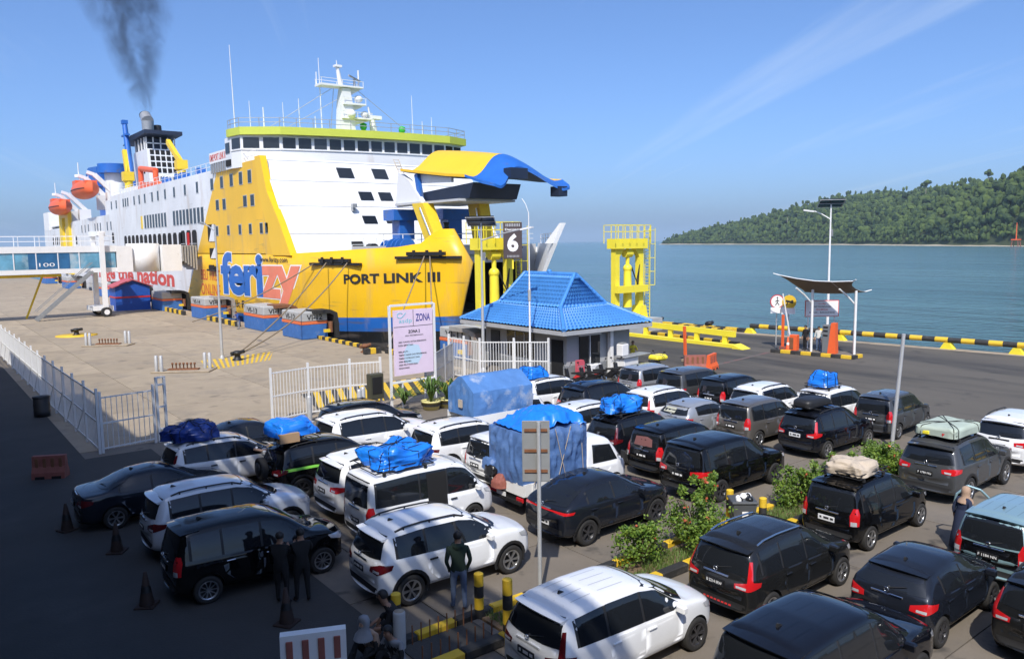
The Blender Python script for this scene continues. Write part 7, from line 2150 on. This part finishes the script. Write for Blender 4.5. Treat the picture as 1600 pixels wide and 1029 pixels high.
# back lane
car('sedan', 7.5, 28.6, 'slate', 'dark-roofed car behind the dark blue luggage', rz=0)
car('suv', 12.15, 27.7, 'black', 'black off-roader farthest back below the gate fence', rz=0)
car('suv_big', 20.9, 26.8, 'white', 'white off-roader with a blue bundle on its roof near the motorcycles', rz=0)
car('mpv', 27.6, 26.5, 'silver', 'silver people carrier at the head of the far row near the booth', tail='tail_red', rz=2)

# one-off details on cars ----------------------------------------------------------
for ch in aq.children:
    if ch.name.startswith('tailgate'): ch.material_slots[0].material = PAINT['black']
# open front door of the aqua car, hinged at its front edge
d = thing('open_car_door', 'open left front door of the aqua people carrier', 'car door', (18.5 + 2.95, 6.8 + .84, 0), R(180 - 62))
mb = MB(); mb.prism([(0, .36), (1.0, .36), (1.05, .95), (.0, .95)], lambda u, v, dd: (u, dd, v), -.04, .04); mb.build('panel', PAINT['aqua'], d)
mb = MB(); mb.prism([(.06, .42), (.96, .42), (1.0, .9), (.05, .9)], lambda u, v, dd: (u, dd, v), .045, .07); mb.build('lining', M['door_card'], d)
mb = MB(); mb.prism([(.06, .42), (.96, .42), (1.0, .9), (.05, .9)], lambda u, v, dd: (u, dd, v), -.07, -.045); mb.build('lining', M['door_card'], d)
mb = MB(); mb.tube([(1.03, 0, .95), (.98, 0, 1.25), (.75, 0, 1.5), (.45, 0, 1.42), (.0, 0, .98)], .03, 6); mb.build('window_frame', PAINT['aqua'], d)
# spare wheel and green stripes on the black off-roader
tm_, rm_ = wheels_for('suv', 'split')
w = empty('spare_wheel', (-.10, 0, .98), R(-90), blk); obj('tyre', tm_, w, [M['tyre']]); MB().lathe((0, 0, 0), [(.2, -.1), (.2, -.14), (0, -.16)], 14, axis='y').build('cover', M['plastic_black'], w)
P_ = Panel(MODELS['suv']['bvh'], SPEC['suv']['L'], SPEC['suv']['W'])
for poly, mk in (([(.05, 1.03), (1.3, 1.03), (2.3, .93), (2.3, .87), (1.3, .95), (.05, .94)], 'sticker_green'), ([(1.5, .78), (1.9, .72), (1.9, .60), (1.5, .66)], 'sticker_green'), ([(1.75, .72), (2.15, .66), (2.15, .58), (1.75, .63)], 'sticker_pink'), ([(1.9, .52), (2.5, .62), (2.5, .56), (1.9, .46)], 'sticker_green')):
    obj('sticker', P_.make('sticker', poly, 'r', .012, .2), blk, [M[mk]])
# open dark doorway and red ball-shaped cushion in the minivan
P_ = Panel(MODELS['van']['bvh'], SPEC['van']['L'], SPEC['van']['W'])
obj('open_doorway', P_.make('open_doorway', [(1.78, .42), (2.38, .42), (2.38, 1.72), (1.78, 1.74)], 'r', .012, .2), van, [M['dark_void']])
MB().ball((2.1, -.80, .62), .17, 10, 8, 0, (1.2, .4, .7)).build('red_cushion', M['red'], van)
# red reflector strip
for c in list(bpy.data.objects):
    if c.get('label', '').startswith('dark grey people carrier with silver'):
        P2 = Panel(MODELS['mpv_new']['bvh'], SPEC['mpv_new']['L'], SPEC['mpv_new']['W'])
        for k in range(8): obj('reflector', P2.make('reflector', [(-.36 + k * .09, .40), (-.30 + k * .09, .40), (-.30 + k * .09, .44), (-.36 + k * .09, .44)], 'back', .016, .2), c, [M['red']])
    if 'reddish sunshade' in c.get('label', ''):
        P2 = Panel(MODELS['mpv']['bvh'], SPEC['mpv']['L'], SPEC['mpv']['W'])
        obj('sunshade', P2.make('sunshade', [(-.4, 1.12), (.38, 1.1), (.34, 1.38), (-.15, 1.42), (-.36, 1.36)], 'back', .010, .2), c, [mat('shade_red', (.20, .09, .085), .3)])
    if 'pale sunshade' in c.get('label', ''):
        P2 = Panel(MODELS['hatch']['bvh'], SPEC['hatch']['L'], SPEC['hatch']['W'])
        obj('sunshade', P2.make('sunshade', [(-.1, 1.10), (.5, 1.1), (.42, 1.28), (-.1, 1.28)], 'back', .010, .2), c, [mat('shade_pale', (.45, .45, .36), .3)])

# luggage ---------------------------------------------------------------------------
def bundle(loc, size, label, mk, seed, rz=0.0, rope=True, sq=.55, amp=.16, cat='luggage', name='luggage_bundle', nu=36, nv=18):
    o = thing(name, label, cat, loc, R(rz))
    sx_, sy_, sz_ = size[0] / 2, size[1] / 2, size[2]
    def sg(v, e): return math.copysign(abs(v) ** e, v)
    def pt(u, v):
        a = 2 * math.pi * u; b = math.pi / 2 * v
        cb, sb = math.cos(b) ** sq, math.sin(b) ** sq
        d = Vector((sg(math.cos(a), sq) * cb, sg(math.sin(a), sq) * cb, sb))
        q = Vector((d.x * sx_ * 2.0, d.y * sy_ * 2.0, d.z * sz_ * 2.0))
        f = 1 + amp * noise.noise(q * 1.1 + Vector((seed, 0, 0))) * 2.1
        r = 1 - abs(noise.noise(q * 2.6 + Vector((0, seed, 0))))
        r2 = 1 - abs(noise.noise(q * 5.5 + Vector((0, 0, seed))))
        f += amp * (.55 * (r ** 4 - .4) + .22 * (r2 ** 3 - .4))
        if v < .02: f *= 1.0
        return (d.x * sx_ * f, d.y * sy_ * f, max(0, d.z * sz_ * (f if v > 0 else 1)))
    me = MB().grid(nu * 2, nv * 2, pt).mesh(name)
    me.materials.append(M[mk]); obj('cover', me, o)
    if rope:
        mb = MB()
        for k in range(5):
            u0 = .08 + k * .2; pts = []
            for i in range(13):
                v = i / 12; uu = u0 if v < .5 else u0 + .5
                vv = v * 2 if v < .5 else 2 - v * 2
                p = Vector(pt(uu % 1, vv)); pts.append(p * 1.012 + Vector((0, 0, .008)))
            mb.tube(pts, .011, 4)
        mb.build('strap', M['seam'], o)
    return o
def rack(loc, L_, W_, rz=0, label='', tray=False):
    o = thing('roof_rack', label, 'roof rack', loc, R(rz))
    mb = MB()
    for y in (-W_ / 2, W_ / 2): mb.tube([(-L_ / 2, y, .06), (L_ / 2, y, .06)], .018, 6); mb.tube([(-L_ / 2, y, .16), (L_ / 2, y, .16)], .014, 6)
    for x in (-L_ / 2, L_ / 2): mb.tube([(x, -W_ / 2, .16), (x, W_ / 2, .16)], .014, 6)
    mb.build('side_rail', M['plastic_black'], o)
    for k in range(5):
        x = lerp(-L_ / 2, L_ / 2, k / 4); MB().tube([(x, -W_ / 2, .06), (x, W_ / 2, .06)], .014, 5).build('crossbar', M['plastic_black'], o)
    for x in (-L_ * .35, L_ * .35):
        for y in (-W_ / 2, W_ / 2): MB().cbox((x, y, .01), (.08, .06, .11), ch=.01).build('foot', M['plastic_black'], o)
    return o
rack((10.05, 18.2, 1.92), 1.75, 1.2, -.8, 'wire roof rack under the large blue bundle on the minivan')
bundle((10.1, 18.2, 1.98), (1.75, 1.25, .52), 'large bright blue bundle on the white minivan', 'tarp_blue', 3.1, amp=.2)
bundle((6.95, 26.0, 1.69), (1.35, 1.15, .48), 'dark blue shiny bundle on the white people carrier at the left', 'tarp_navy', 7.7, amp=.22)
rack((9.35, 23.5, 1.73), 1.5, 1.1, -1, 'roof rack under the draped blue sheet on the striped black off-roader')
bundle((9.35, 23.5, 1.95), (1.35, 1.15, .42), 'blue sheet draped over a carton on the striped black off-roader', 'tarp_blue', 2.2, amp=.14, rope=False, sq=.38)
o = thing('carton', 'brown cardboard carton under the draped blue sheet', 'carton', (9.05, 23.1, 1.80)); MB().cbox((0, 0, .14), (.62, .5, .28)).build('box', M['cardboard'], o); MB().cbox((0, 0, .283), (.62, .06, .004)).build('tape', M['tarp_beige'], o)
rack((20.05, 19.6, 1.70), 1.3, 1.05, 0, 'black roof rack under the blue bundle in the middle of the lanes')
bundle((20.05, 19.6, 1.80), (1.45, 1.1, .46), 'blue bundle on the dark people carrier in the middle', 'tarp_blue', 5.5, amp=.2)
bundle((21.95, 26.8, 1.87), (1.3, 1.0, .42), 'blue bundle on the white off-roader near the motorcycles', 'tarp_blue', 9.4, amp=.16)
rack((29.7, 17.4, 1.72), 1.1, 1.0, 0, 'black roof rack under the boxy blue bundle at the right')
bundle((29.7, 17.4, 1.80), (.95, .85, .58), 'boxy blue bundle on the white people carrier at the right', 'tarp_blue', 1.4, amp=.12, sq=.4)
rack((19.3, 10.35, 1.72), 1.4, 1.05, 0, 'black roof rack under the beige bundle')
bundle((19.3, 10.35, 1.80), (1.35, 1.0, .32), 'beige canvas bundle strapped on the black people carrier', 'tarp_beige', 6.3, amp=.2, rope=False)
rack((24.8, 10.4, 1.85), 1.6, 1.15, 1, 'black roof rack under the green strapped load')
bundle((24.8, 10.4, 1.93), (1.7, 1.25, .30), 'pale green load under a black strap net on the grey off-roader', 'tarp_green', 4.4, amp=.06, sq=.24)
for k, (x, mk) in enumerate(((23.98, 'red'), (23.96, 'yellow_bright'))): tag(MB().cbox((x, 10.1 + k * .55, 2.0), (.1, .2, .14), ch=.03).build('strap_end', M[mk]), ('red' if k == 0 else 'yellow') + ' strap end at the back of the green load', 'strap')
o = thing('roof_box', 'glossy black aerodynamic roof box on the black people carrier', 'roof box', (25.95, 15.6, 1.72), R(-1))
mb = MB()
def rb(u, v):
    a = 2 * math.pi * u; b = math.pi / 2 * v
    c, s = math.cos(a), math.sin(a)
    q = .45
    x = math.copysign(abs(c) ** q, c) * math.cos(b) ** .35 * .78; y = math.copysign(abs(s) ** q, s) * math.cos(b) ** .35 * .40
    return (x, y, .10 + .26 * math.sin(b) ** .5 * (1 - .28 * max(0, x / .78)))
mb.grid(40, 12, rb); mb.build('lid', M['black'], o)
MB().cbox((0, 0, .07), (1.5, .74, .08), ch=.03).build('tray', M['plastic_black'], o)
for x in (-.4, .4): MB().bar((x, -.6, .02), (x, .6, .02), .05, .03).build('crossbar', M['plastic_black'], o)
bundle((20.3, 27.6, 1.2), (.5, .7, .35), 'small dark bag strapped on the cycle carrier left of the white off-roader', 'tarp_navy', 8.8, amp=.15, cat='bag', name='travel_bag')

# pick-up trucks with tarpaulins ---------------------------------------------------------
CAB = std([(0, 1.2), (.03, 1.5), (.10, 1.78), (.30, 1.86), (.8, 1.86), (1.05, 1.76), (1.35, 1.42), (1.62, 1.12), (1.78, 1.02), (1.92, .90), (1.98, .66)], 1.98, .83, .68, [(0, 1.06), (2, 1.02)], .3, (1.15,), .315, Wc=[(0, .82), (.3, .83), (1.3, .83), (1.7, .78), (1.98, .66)], plan_r=.0)
cab_me, cab_plain = loft_body(CAB); cab_bv = bvh_of(cab_plain); CP = Panel(cab_bv, 1.98, .83)
def pickup(x0, yc, label, rz=0):
    o = thing('pickup_truck', label, 'truck', (x0, yc, 0), R(rz), 'pick-up trucks with covered loads')
    cab = obj('cab', cab_me, o, [PAINT['white'], M['interior']], loc=(2.45, 0, 0))
    for s in 'rl':
        obj('side_window', CP.make('side_window', [(.25, 1.10), (1.28, 1.08), (1.02, 1.58), (.28, 1.66)], s, .008, .16), cab, [M['glass_dark']])
        obj('door', CP.make('door', [(.16, .5), (.74, .5), (.8, .72), (1.0, .86), (1.42, .9), (1.42, 1.05), (.16, 1.06)], s, .004, .16, .012), cab, [PAINT['white'], M['seam']])
        sd = -1 if s == 'r' else 1
        MB().cbox((.36, sd * .85, .94), (.18, .03, .05), ch=.01).build('handle', M['plastic_black'], cab)
        mb = MB(); mb.cbox((1.32, sd * 1.0, 1.26), (.06, .16, .26), ch=.02); mb.bar((1.3, sd * .78, 1.2), (1.32, sd * .96, 1.22), .03); mb.build('mirror', M['plastic_black'], cab)
        obj('headlight', CP.make('headlight', [(-.15, .66), (.15, .68), (.15, .86), (-.15, .82)], 'cf' + s, .012, .08), cab, [M['lamp_clear']])
    obj('windshield', CP.make('windshield', [(-.66, 1.14), (.66, 1.14), (.58, 1.74), (-.58, 1.74)], 'front', .008, .16), cab, [M['glass_dark']])
    MB().box(.05, 3.9, -.4, .4, .38, .56).build('chassis', M['black'], o)
    MB().box(.0, 2.40, -.80, .80, .60, .68).build('bed_floor', M['white_paint'], o)
    for nm, b in (('bed_side', (.03, 2.40, -.83, -.79, .62, .98)), ('bed_side', (.03, 2.40, .79, .83, .62, .98)), ('tailgate', (-.02, .02, -.82, .82, .62, .98)), ('headboard', (2.38, 2.43, -.8, .8, .62, 1.3))):
        MB().box(*b).build(nm, M['white_paint'], o)
    for x in (.3, .9, 1.5, 2.1): MB().box(x - .02, x + .02, -.85, -.83, .64, .96).build('rib', M['white_paint'], o)
    for y in (-.62, .62):
        MB().cbox((-.0, y, .50), (.05, .3, .12), ch=.01).build('tail_light', M['tail_red'], o)
    MB().cbox((-.05, 0, .42), (.08, 1.5, .1)).build('bumper', M['black'], o)
    MB().cbox((-.06, .2, .52), (.02, .42, .14)).build('number_plate', M['plate_white'], o)
    tm2, rm2 = wheels_for('mpv', 'five')
    for ax in (.62, 2.45 + 1.15):
        for sd in (-1, 1):
            w = empty('wheel', (ax, sd * .70, .315), 0 if sd < 0 else math.pi, o); obj('tyre', tm2, w, [M['tyre']]); obj('rim', rm2, w, [M['rim_silver'], M['plastic_black']])
    return o
pk = pickup(13.5, 17.75, 'white pick-up truck with tall grey-blue tarpaulin load and rusty ladder board', -.5)
def tarp_box(loc, size, label, mk, seed, top=None, amp=.05, rz=0, n=26):
    o = thing('tarpaulin_load', label, 'tarpaulin', loc, R(rz))
    mb = MB(); L_, W_, H_ = size
    def wob(p, nr):
        q = Vector(p) * 1.3 + Vector((seed, seed * .5, 0))
        fold = (1 - abs(noise.noise(Vector((p[0] * 3.2 + p[1] * 3.2, p[2] * .9, seed))))) ** 5
        f2 = (1 - abs(noise.noise(Vector((p[0] * 6, p[1] * 6, p[2] * 3.0 + seed))))) ** 4
        return Vector(p) + Vector(nr) * (amp * noise.noise(q) + amp * .9 * fold + amp * .35 * f2)
    topf = top or (lambda x, y: H_)
    sides = [((-L_ / 2, W_ / 2), (-L_ / 2, -W_ / 2), (-1, 0, 0)), ((-L_ / 2, -W_ / 2), (L_ / 2, -W_ / 2), (0, -1, 0)), ((L_ / 2, -W_ / 2), (L_ / 2, W_ / 2), (1, 0, 0)), ((L_ / 2, W_ / 2), (-L_ / 2, W_ / 2), (0, 1, 0))]
    V = {}
    def key(p): return (round(p[0], 4), round(p[1], 4), round(p[2], 4))
    for (a, b, nr) in sides:
        def fn(u, v):
            x, y = lerp(a[0], b[0], u), lerp(a[1], b[1], u); z = topf(x, y) * v
            edge = min(u, 1 - u, 1.0) * 8
            return wob((x, y, z), Vector(nr) * min(1, edge) * min(1, .25 + v * 3) * min(1, (1 - v) * 9 + .05))
        mb.grid(n, 18, fn)
    mb.grid(n, n, lambda u, v: wob((lerp(-L_ / 2, L_ / 2, u), lerp(-W_ / 2, W_ / 2, v), topf(lerp(-L_ / 2, L_ / 2, u), lerp(-W_ / 2, W_ / 2, v))), Vector((0, 0, .8)) * min(1, 8 * min(u, 1 - u, v, 1 - v))))
    mb.build('sheet', M[mk], o)
    return o
tarp_box((14.7, 17.75, .95), (2.45, 1.62, 1.5), 'tall grey-blue tarpaulin wrapped load on the white pick-up', 'tarp_grey_blue', 3.0, None, .12, -.5, 40)
mb = MB()
for x0_, x1_ in ((.2, .9), (.7, .3), (1.1, 1.5), (1.7, 1.2), (2.1, 2.2)): mb.cyl((13.5 + x0_, 16.84, 2.45), (13.5 + x1_, 16.84, .95), .012, .012, 4)
tag(mb.build('lashing_rope', M['tarp_beige']), 'thin pale lashing ropes down the side of the wrapped load', 'rope')
def crumple(u, v):
    x = lerp(13.5, 15.8, u); y = lerp(17.05, 18.4, v)
    a = math.sin(math.pi * min(1, max(0, (u - .12) / .95))) ** .7 if u > .12 else 0
    z = 2.5 + .42 * a * (.55 + .45 * math.sin(math.pi * v)) + .09 * (1 - abs(noise.noise(Vector((x * 3, y * 3, 5))))) ** 3 + .05 * noise.noise(Vector((x * 6, y * 6, 2)))
    y -= .16 * (1 - v) * (1 + noise.noise(Vector((x * 2.5, 0, 1))))
    if v < .08: z -= .22 + .2 * noise.noise(Vector((x * 3, 1, 8)))
    return (x, y, z)
cs = MB().grid(46, 30, crumple).build('crumpled_sheet', M['tarp_blue']); sd = cs.modifiers.new('t', 'SOLIDIFY'); sd.thickness = .02
tag(cs, 'crumpled bright blue sheet lying on top of the wrapped load', 'tarpaulin')
for k, (dx_, dy_, dz_, mk) in enumerate(((-.06, .62, .80, 'bag_black'), (-.08, .45, 1.05, 'bag_black'), (-.05, .74, 1.15, 'tarp_grey_blue'), (-.05, .2, .70, 'orange_dull'))):
    bundle((13.42 + dx_, 17.75 + dy_, dz_), (.26, .46, .30), ['lower black bag', 'upper black bag', 'blue-grey cloth wad', 'orange cloth'][k] + ' hanging at the tail of the wrapped load', mk, 3.3 + k * 2.7, rope=False, sq=.7, amp=.3, cat='bundle', name='loose_bundle', nu=14, nv=7)
pickup(16.3, 24.5, 'white pick-up truck under the faded ridge-topped blue canopy', 0)
ridge = lambda x, y: .95 + .5 * (1 - min(1, max(0, abs(y) - .14) / .72))
tarp_box((17.9, 24.5, 1.32), (2.85, 1.72, 1.5), 'faded blue ridge-topped tarpaulin canopy with a pale patch', 'tarp_faded', 6.0, ridge, .05, 0)
tag(MB().box(16.38, 16.43, 24.3, 24.53, 1.62, 1.92).build('patch', M['tarp_beige']), 'small beige patch on the end of the faded canopy', 'patch')
o = thing('bed_skirt', 'white side boards under the faded blue canopy', 'truck bed', (17.9, 24.5, .62)); 
for s in (-1, 1): MB().box(-1.45, 1.45, s * .87 - .02, s * .87 + .02, 0, .75).build('board', M['white_paint'], o)
# ------------------------------------------------------------------ people
def person(loc, rz, label, top, legs, pose='stand', hair='hair', h=1.70, scarf=None, skin='skin', shoe='shoe', lean=0.0, arms='pocket', long_dress=False, hood=False):
    o = thing('person', label, 'person', loc, R(rz))
    k = h / 1.70
    V, E, RAD = [], [], []
    def v(p, r, prev=None):
        V.append(Vector(p) * k); RAD.append(r * k); i = len(V) - 1
        if prev is not None: E.append((prev, i))
        return i
    # local: faces +x, y left, z up
    if pose == 'sit':
        pz = .14; knee = lambda s: (.36, s * .16, .46); ank = lambda s: (.52, s * .15, .08); toe = lambda s: (.66, s * .16, .04); chest = (.10 + lean, 0, pz + .40); neck = (.14 + lean * 1.3, 0, pz + .56); head = (.19 + lean * 1.5, 0, pz + .70)
    else:
        pz = .92; st = .10 if pose == 'stand' else .22
        knee = lambda s: (.03 + (.05 if s > 0 else 0), s * .11, .50); ank = lambda s: (-.02 + (st if s > 0 else 0), s * .12, .09); toe = lambda s: (.16 + (st if s > 0 else 0), s * .15, .04)
        chest = (.0 + lean, 0, 1.28); neck = (.015 + lean * 1.2, 0, 1.46); head = (.04 + lean * 1.3, 0, 1.58)
    pel = v((0, 0, pz), .145)
    wst = v((lean * .5, 0, lerp(pz, chest[2], .5)), .125, pel)
    ch = v(chest, .15, wst)
    nk = v(neck, .058, ch)
    hd = v(head, .085, nk)
    v((head[0] + .005, 0, head[2] + .09), .075, hd)
    for s in (-1, 1):
        hip = v((0.02, s * .10, pz - .06), .10, pel)
        kn = v(knee(s), .068, hip); an = v(ank(s), .045, kn); v(toe(s), .036, an)
        sh = v((chest[0] - .01, s * .19, chest[2] + .10), .065, ch)
        if pose == 'sit': el = (chest[0] + .08, s * .27, chest[2] - .16); wr = (chest[0] + .26, s * .18, chest[2] - .22)
        elif arms == 'pocket': el = (-.04 + lean, s * .255, 1.12); wr = (.07 + lean, s * .20, .92)
        elif arms == 'up': el = (.16 + lean, s * .27, 1.16); wr = (.30 + lean, s * .12, 1.26)
        else: el = (-.02, s * .27, 1.10); wr = (.04, s * .27, .86)
        e1 = v(el, .047, sh); w1 = v(wr, .034, e1)
        d = (Vector(wr) - Vector(el)).normalized()
        side = Vector((0, 1, 0)) - d * d.y; side.normalize()
        nrm = d.cross(side)
        palm = v(Vector(wr) + d * .065, .034, w1)
        for q, (off, ln) in enumerate(((-.03, .07), (-.01, .085), (.012, .08), (.032, .062))):
            b = v(Vector(wr) + d * .105 + side * off, .0105, palm)
            v(Vector(wr) + d * (.105 + ln * .8) + side * off * 1.05 + nrm * s * .02, .009, b)
        th = v(Vector(wr) + d * .045 - side * s * .045 + nrm * .01, .012, w1); v(Vector(wr) + d * .085 - side * s * .062 + nrm * .015, .010, th)
    me = bpy.data.meshes.new('body'); me.from_pydata([tuple(p) for p in V], E, [])
    t = bpy.data.objects.new('t', me); COL.objects.link(t)
    sk = t.modifiers.new('s', 'SKIN'); sk.use_smooth_shade = True
    ly = me.skin_vertices[0].data
    for i, r in enumerate(RAD): ly[i].radius = (r, r)
    ly[0].use_root = True
    ss = t.modifiers.new('ss', 'SUBSURF'); ss.levels = 2; ss.render_levels = 2
    m2 = apply_mods(t); bpy.data.objects.remove(t)
    for p in (top, legs, skin, shoe): m2.materials.append(M[p])
    hz, nz_ = head[2] * k, (neck[2] + .01) * k
    for p in m2.polygons:
        c = p.center; p.use_smooth = True
        hand = abs(c.y) > .03 and any((c - wv * 1).length < .115 * k for wv in [V[i] for i in range(len(V)) if abs(RAD[i] - .034 * k) < 1e-6])
        if c.z > nz_: p.material_index = 2
        elif hand and arms != 'pocket': p.material_index = 2
        elif pose == 'sit':
            p.material_index = 3 if (c.z < .12 * k and c.x > .46 * k) else 1 if (c.x > .22 * k and c.z < .56 * k or c.z < .2 * k) else 0
        else: p.material_index = 3 if c.z < .075 * k else 1 if c.z < .90 * k and not (abs(c.y) > .17 * k) else 0
    obj('body', m2, o)
    hc = Vector(head) * k
    # face: nose, eyes, ears, mouth
    mb = MB(); mb.ball((hc.x + .088 * k, 0, hc.z + .02 * k), .014 * k, 6, 5, 0, (1.2, .8, 1.6))
    for s in (-1, 1): mb.ball((hc.x, s * .082 * k, hc.z + .025 * k), .02 * k, 6, 5, 0, (.8, .4, 1.3))
    mb.build('nose_and_ears', M[skin], o)
    mb = MB()
    for s in (-1, 1): mb.ball((hc.x + .078 * k, s * .03 * k, hc.z + .045 * k), .009 * k, 6, 4)
    mb.box(hc.x + .078 * k, hc.x + .086 * k, -.02 * k, .02 * k, hc.z - .03 * k, hc.z - .024 * k)
    mb.build('eyes_and_mouth', M['hair'], o)
    if scarf:
        mb = MB(); prof = [(.20, -.26), (.17, -.18), (.10, -.10), (.112, .0), (.118, .08), (.09, .15), (.04, .18), (0, .185)]
        mb.lathe((0, 0, 0), [(r * k, z * k) for r, z in prof], 18)
        mb.v = [(x + hc.x - .012 * k, y, z + hc.z) if not (x > .062 * k and -.05 * k < z < .11 * k) else (x * .62 + hc.x - .012 * k, y, z + hc.z) for x, y, z in mb.v]
        mb.build('headscarf', M[scarf], o)
    else:
        mb = MB()
        def hp(u, w):
            a = 2 * math.pi * u; b = math.pi * (.02 + .60 * w * (1.0 if math.cos(a) < .3 else .62))
            r = .103 * k
            return (hc.x - .012 * k + r * math.sin(b) * math.cos(a), r * .93 * math.sin(b) * math.sin(a), hc.z + .055 * k + r * 1.05 * math.cos(b))
        mb.grid(18, 8, hp); mb.build('hair', M[hair], o)
    if hood:
        mb = MB(); mb.lathe((Vector(neck) * k).to_tuple(), [(.075 * k, .03 * k), (.13 * k, .02 * k), (.15 * k, -.04 * k), (.12 * k, -.09 * k)], 14); mb.build('hood', M[top], o)
    if long_dress:
        mb = MB(); mb.lathe((0, 0, 0), [(.15 * k, 1.15 * k), (.19 * k, .9 * k), (.24 * k, .5 * k), (.29 * k, .10 * k), (.27 * k, .09 * k)], 18); mb.build('dress', M[legs], o)
    return o
person((8.9, 13.45, 0), 60, 'person in a dark green hoodie and jeans standing beside the white off-roader', 'cloth_green', 'cloth_denim', h=1.72, arms='pocket', hood=True)
person((6.05, 16.15, 0), 50, 'left one of two people in black standing at the black people carrier', 'cloth_black', 'cloth_black', h=1.62, arms='up')
person((6.45, 15.95, 0), 80, 'right one of two people in black, with bare ankles, at the black people carrier', 'cloth_black', 'cloth_black', h=1.66, arms='up', shoe='skin')
person((6.55, 12.75, 0), 195, 'seated person in a grey headscarf and beige top at the bottom edge', 'cloth_beige', 'cloth_black', 'sit', scarf='cloth_grey', lean=.08, skin='skin_light')
person((6.75, 12.2, 0), 200, 'seated person in a pale grey shirt beside the headscarf at the bottom edge', 'cloth_grey', 'cloth_black', 'sit', lean=.10)
pb = person((7.35, 13.15, 0), 150, 'seated person in a black shirt with white print on the back', 'cloth_black', 'cloth_black', 'sit', lean=.12, arms='up', h=1.8)
for k in range(4): text_on('back_print', ['DRIVER', 'TEAM', 'ROAD', 'CREW'][k][0:0] or '---', lambda a, b, k=k: (-.115 + .02 * k, .12 - a, .52 - k * .06 + b), .2 - .03 * k, .03, M['letter_white'], pb, .06)
person((20.5, 8.15, 0), -20, 'person in a tan headscarf and long dark dress at the open aqua door', 'cloth_navy', 'cloth_navy', h=1.58, scarf='cloth_beige', arms='down', long_dress=True, lean=.05)
person((24.9, 74.2, 0), 200, 'person in a blue shirt bending over beside the rust-arched fender', 'cloth_blue', 'cloth_grey', h=1.7, arms='up', lean=.2)
person((49.4, 29.35, .14), 190, 'person in a white top standing under the canopy', 'cloth_white', 'cloth_denim', h=1.66, arms='down')
person((49.0, 30.1, .14), 170, 'person in black standing half behind the left canopy post', 'cloth_black', 'cloth_black', h=1.7, arms='down')
person((35.3, 33.4, 0), 230, 'person with a yellow vest and dark sleeves behind the ticket counter', 'cloth_yellow', 'cloth_black', h=1.68, arms='up', lean=.1)
# passenger arm out of the window of the white car at the left
mb = MB(); mb.tube([(8.75, 25.25, 1.16), (8.95, 25.05, 1.12), (9.2, 25.02, 1.14)], .045, 8); mb.ball((9.25, 25.02, 1.15), .05, 8, 6, 0, (1.4, .8, .7))
for q in range(4): mb.cyl((9.28, 24.99 + q * .02, 1.15), (9.34, 24.99 + q * .022, 1.13), .010, .008, 5)
tag(mb.build('person', M['skin_light']), 'bare forearm resting out of the window of the white people carrier at the left', 'person')
# ------------------------------------------------------------------ sea haze in the air
hz = MB().box(-29000, 31000, -29000, 31000, -9.0, 300.0).mesh('haze')
hm = bpy.data.materials.new('haze'); hm.use_nodes = True
hn = hm.node_tree; hn.nodes.remove(hn.nodes['Principled BSDF'])
pv = hn.nodes.new('ShaderNodeVolumePrincipled')
pv.inputs['Color'].default_value = (.60, .80, 1.0, 1)
pv.inputs['Density'].default_value = .00010
pv.inputs['Anisotropy'].default_value = 0.0
hn.links.new(pv.outputs[0], hn.nodes['Material Output'].inputs['Volume'])
hz.materials.append(hm)
tag(obj('haze', hz), 'pale sea haze filling the air over the water', 'haze', kind='stuff')
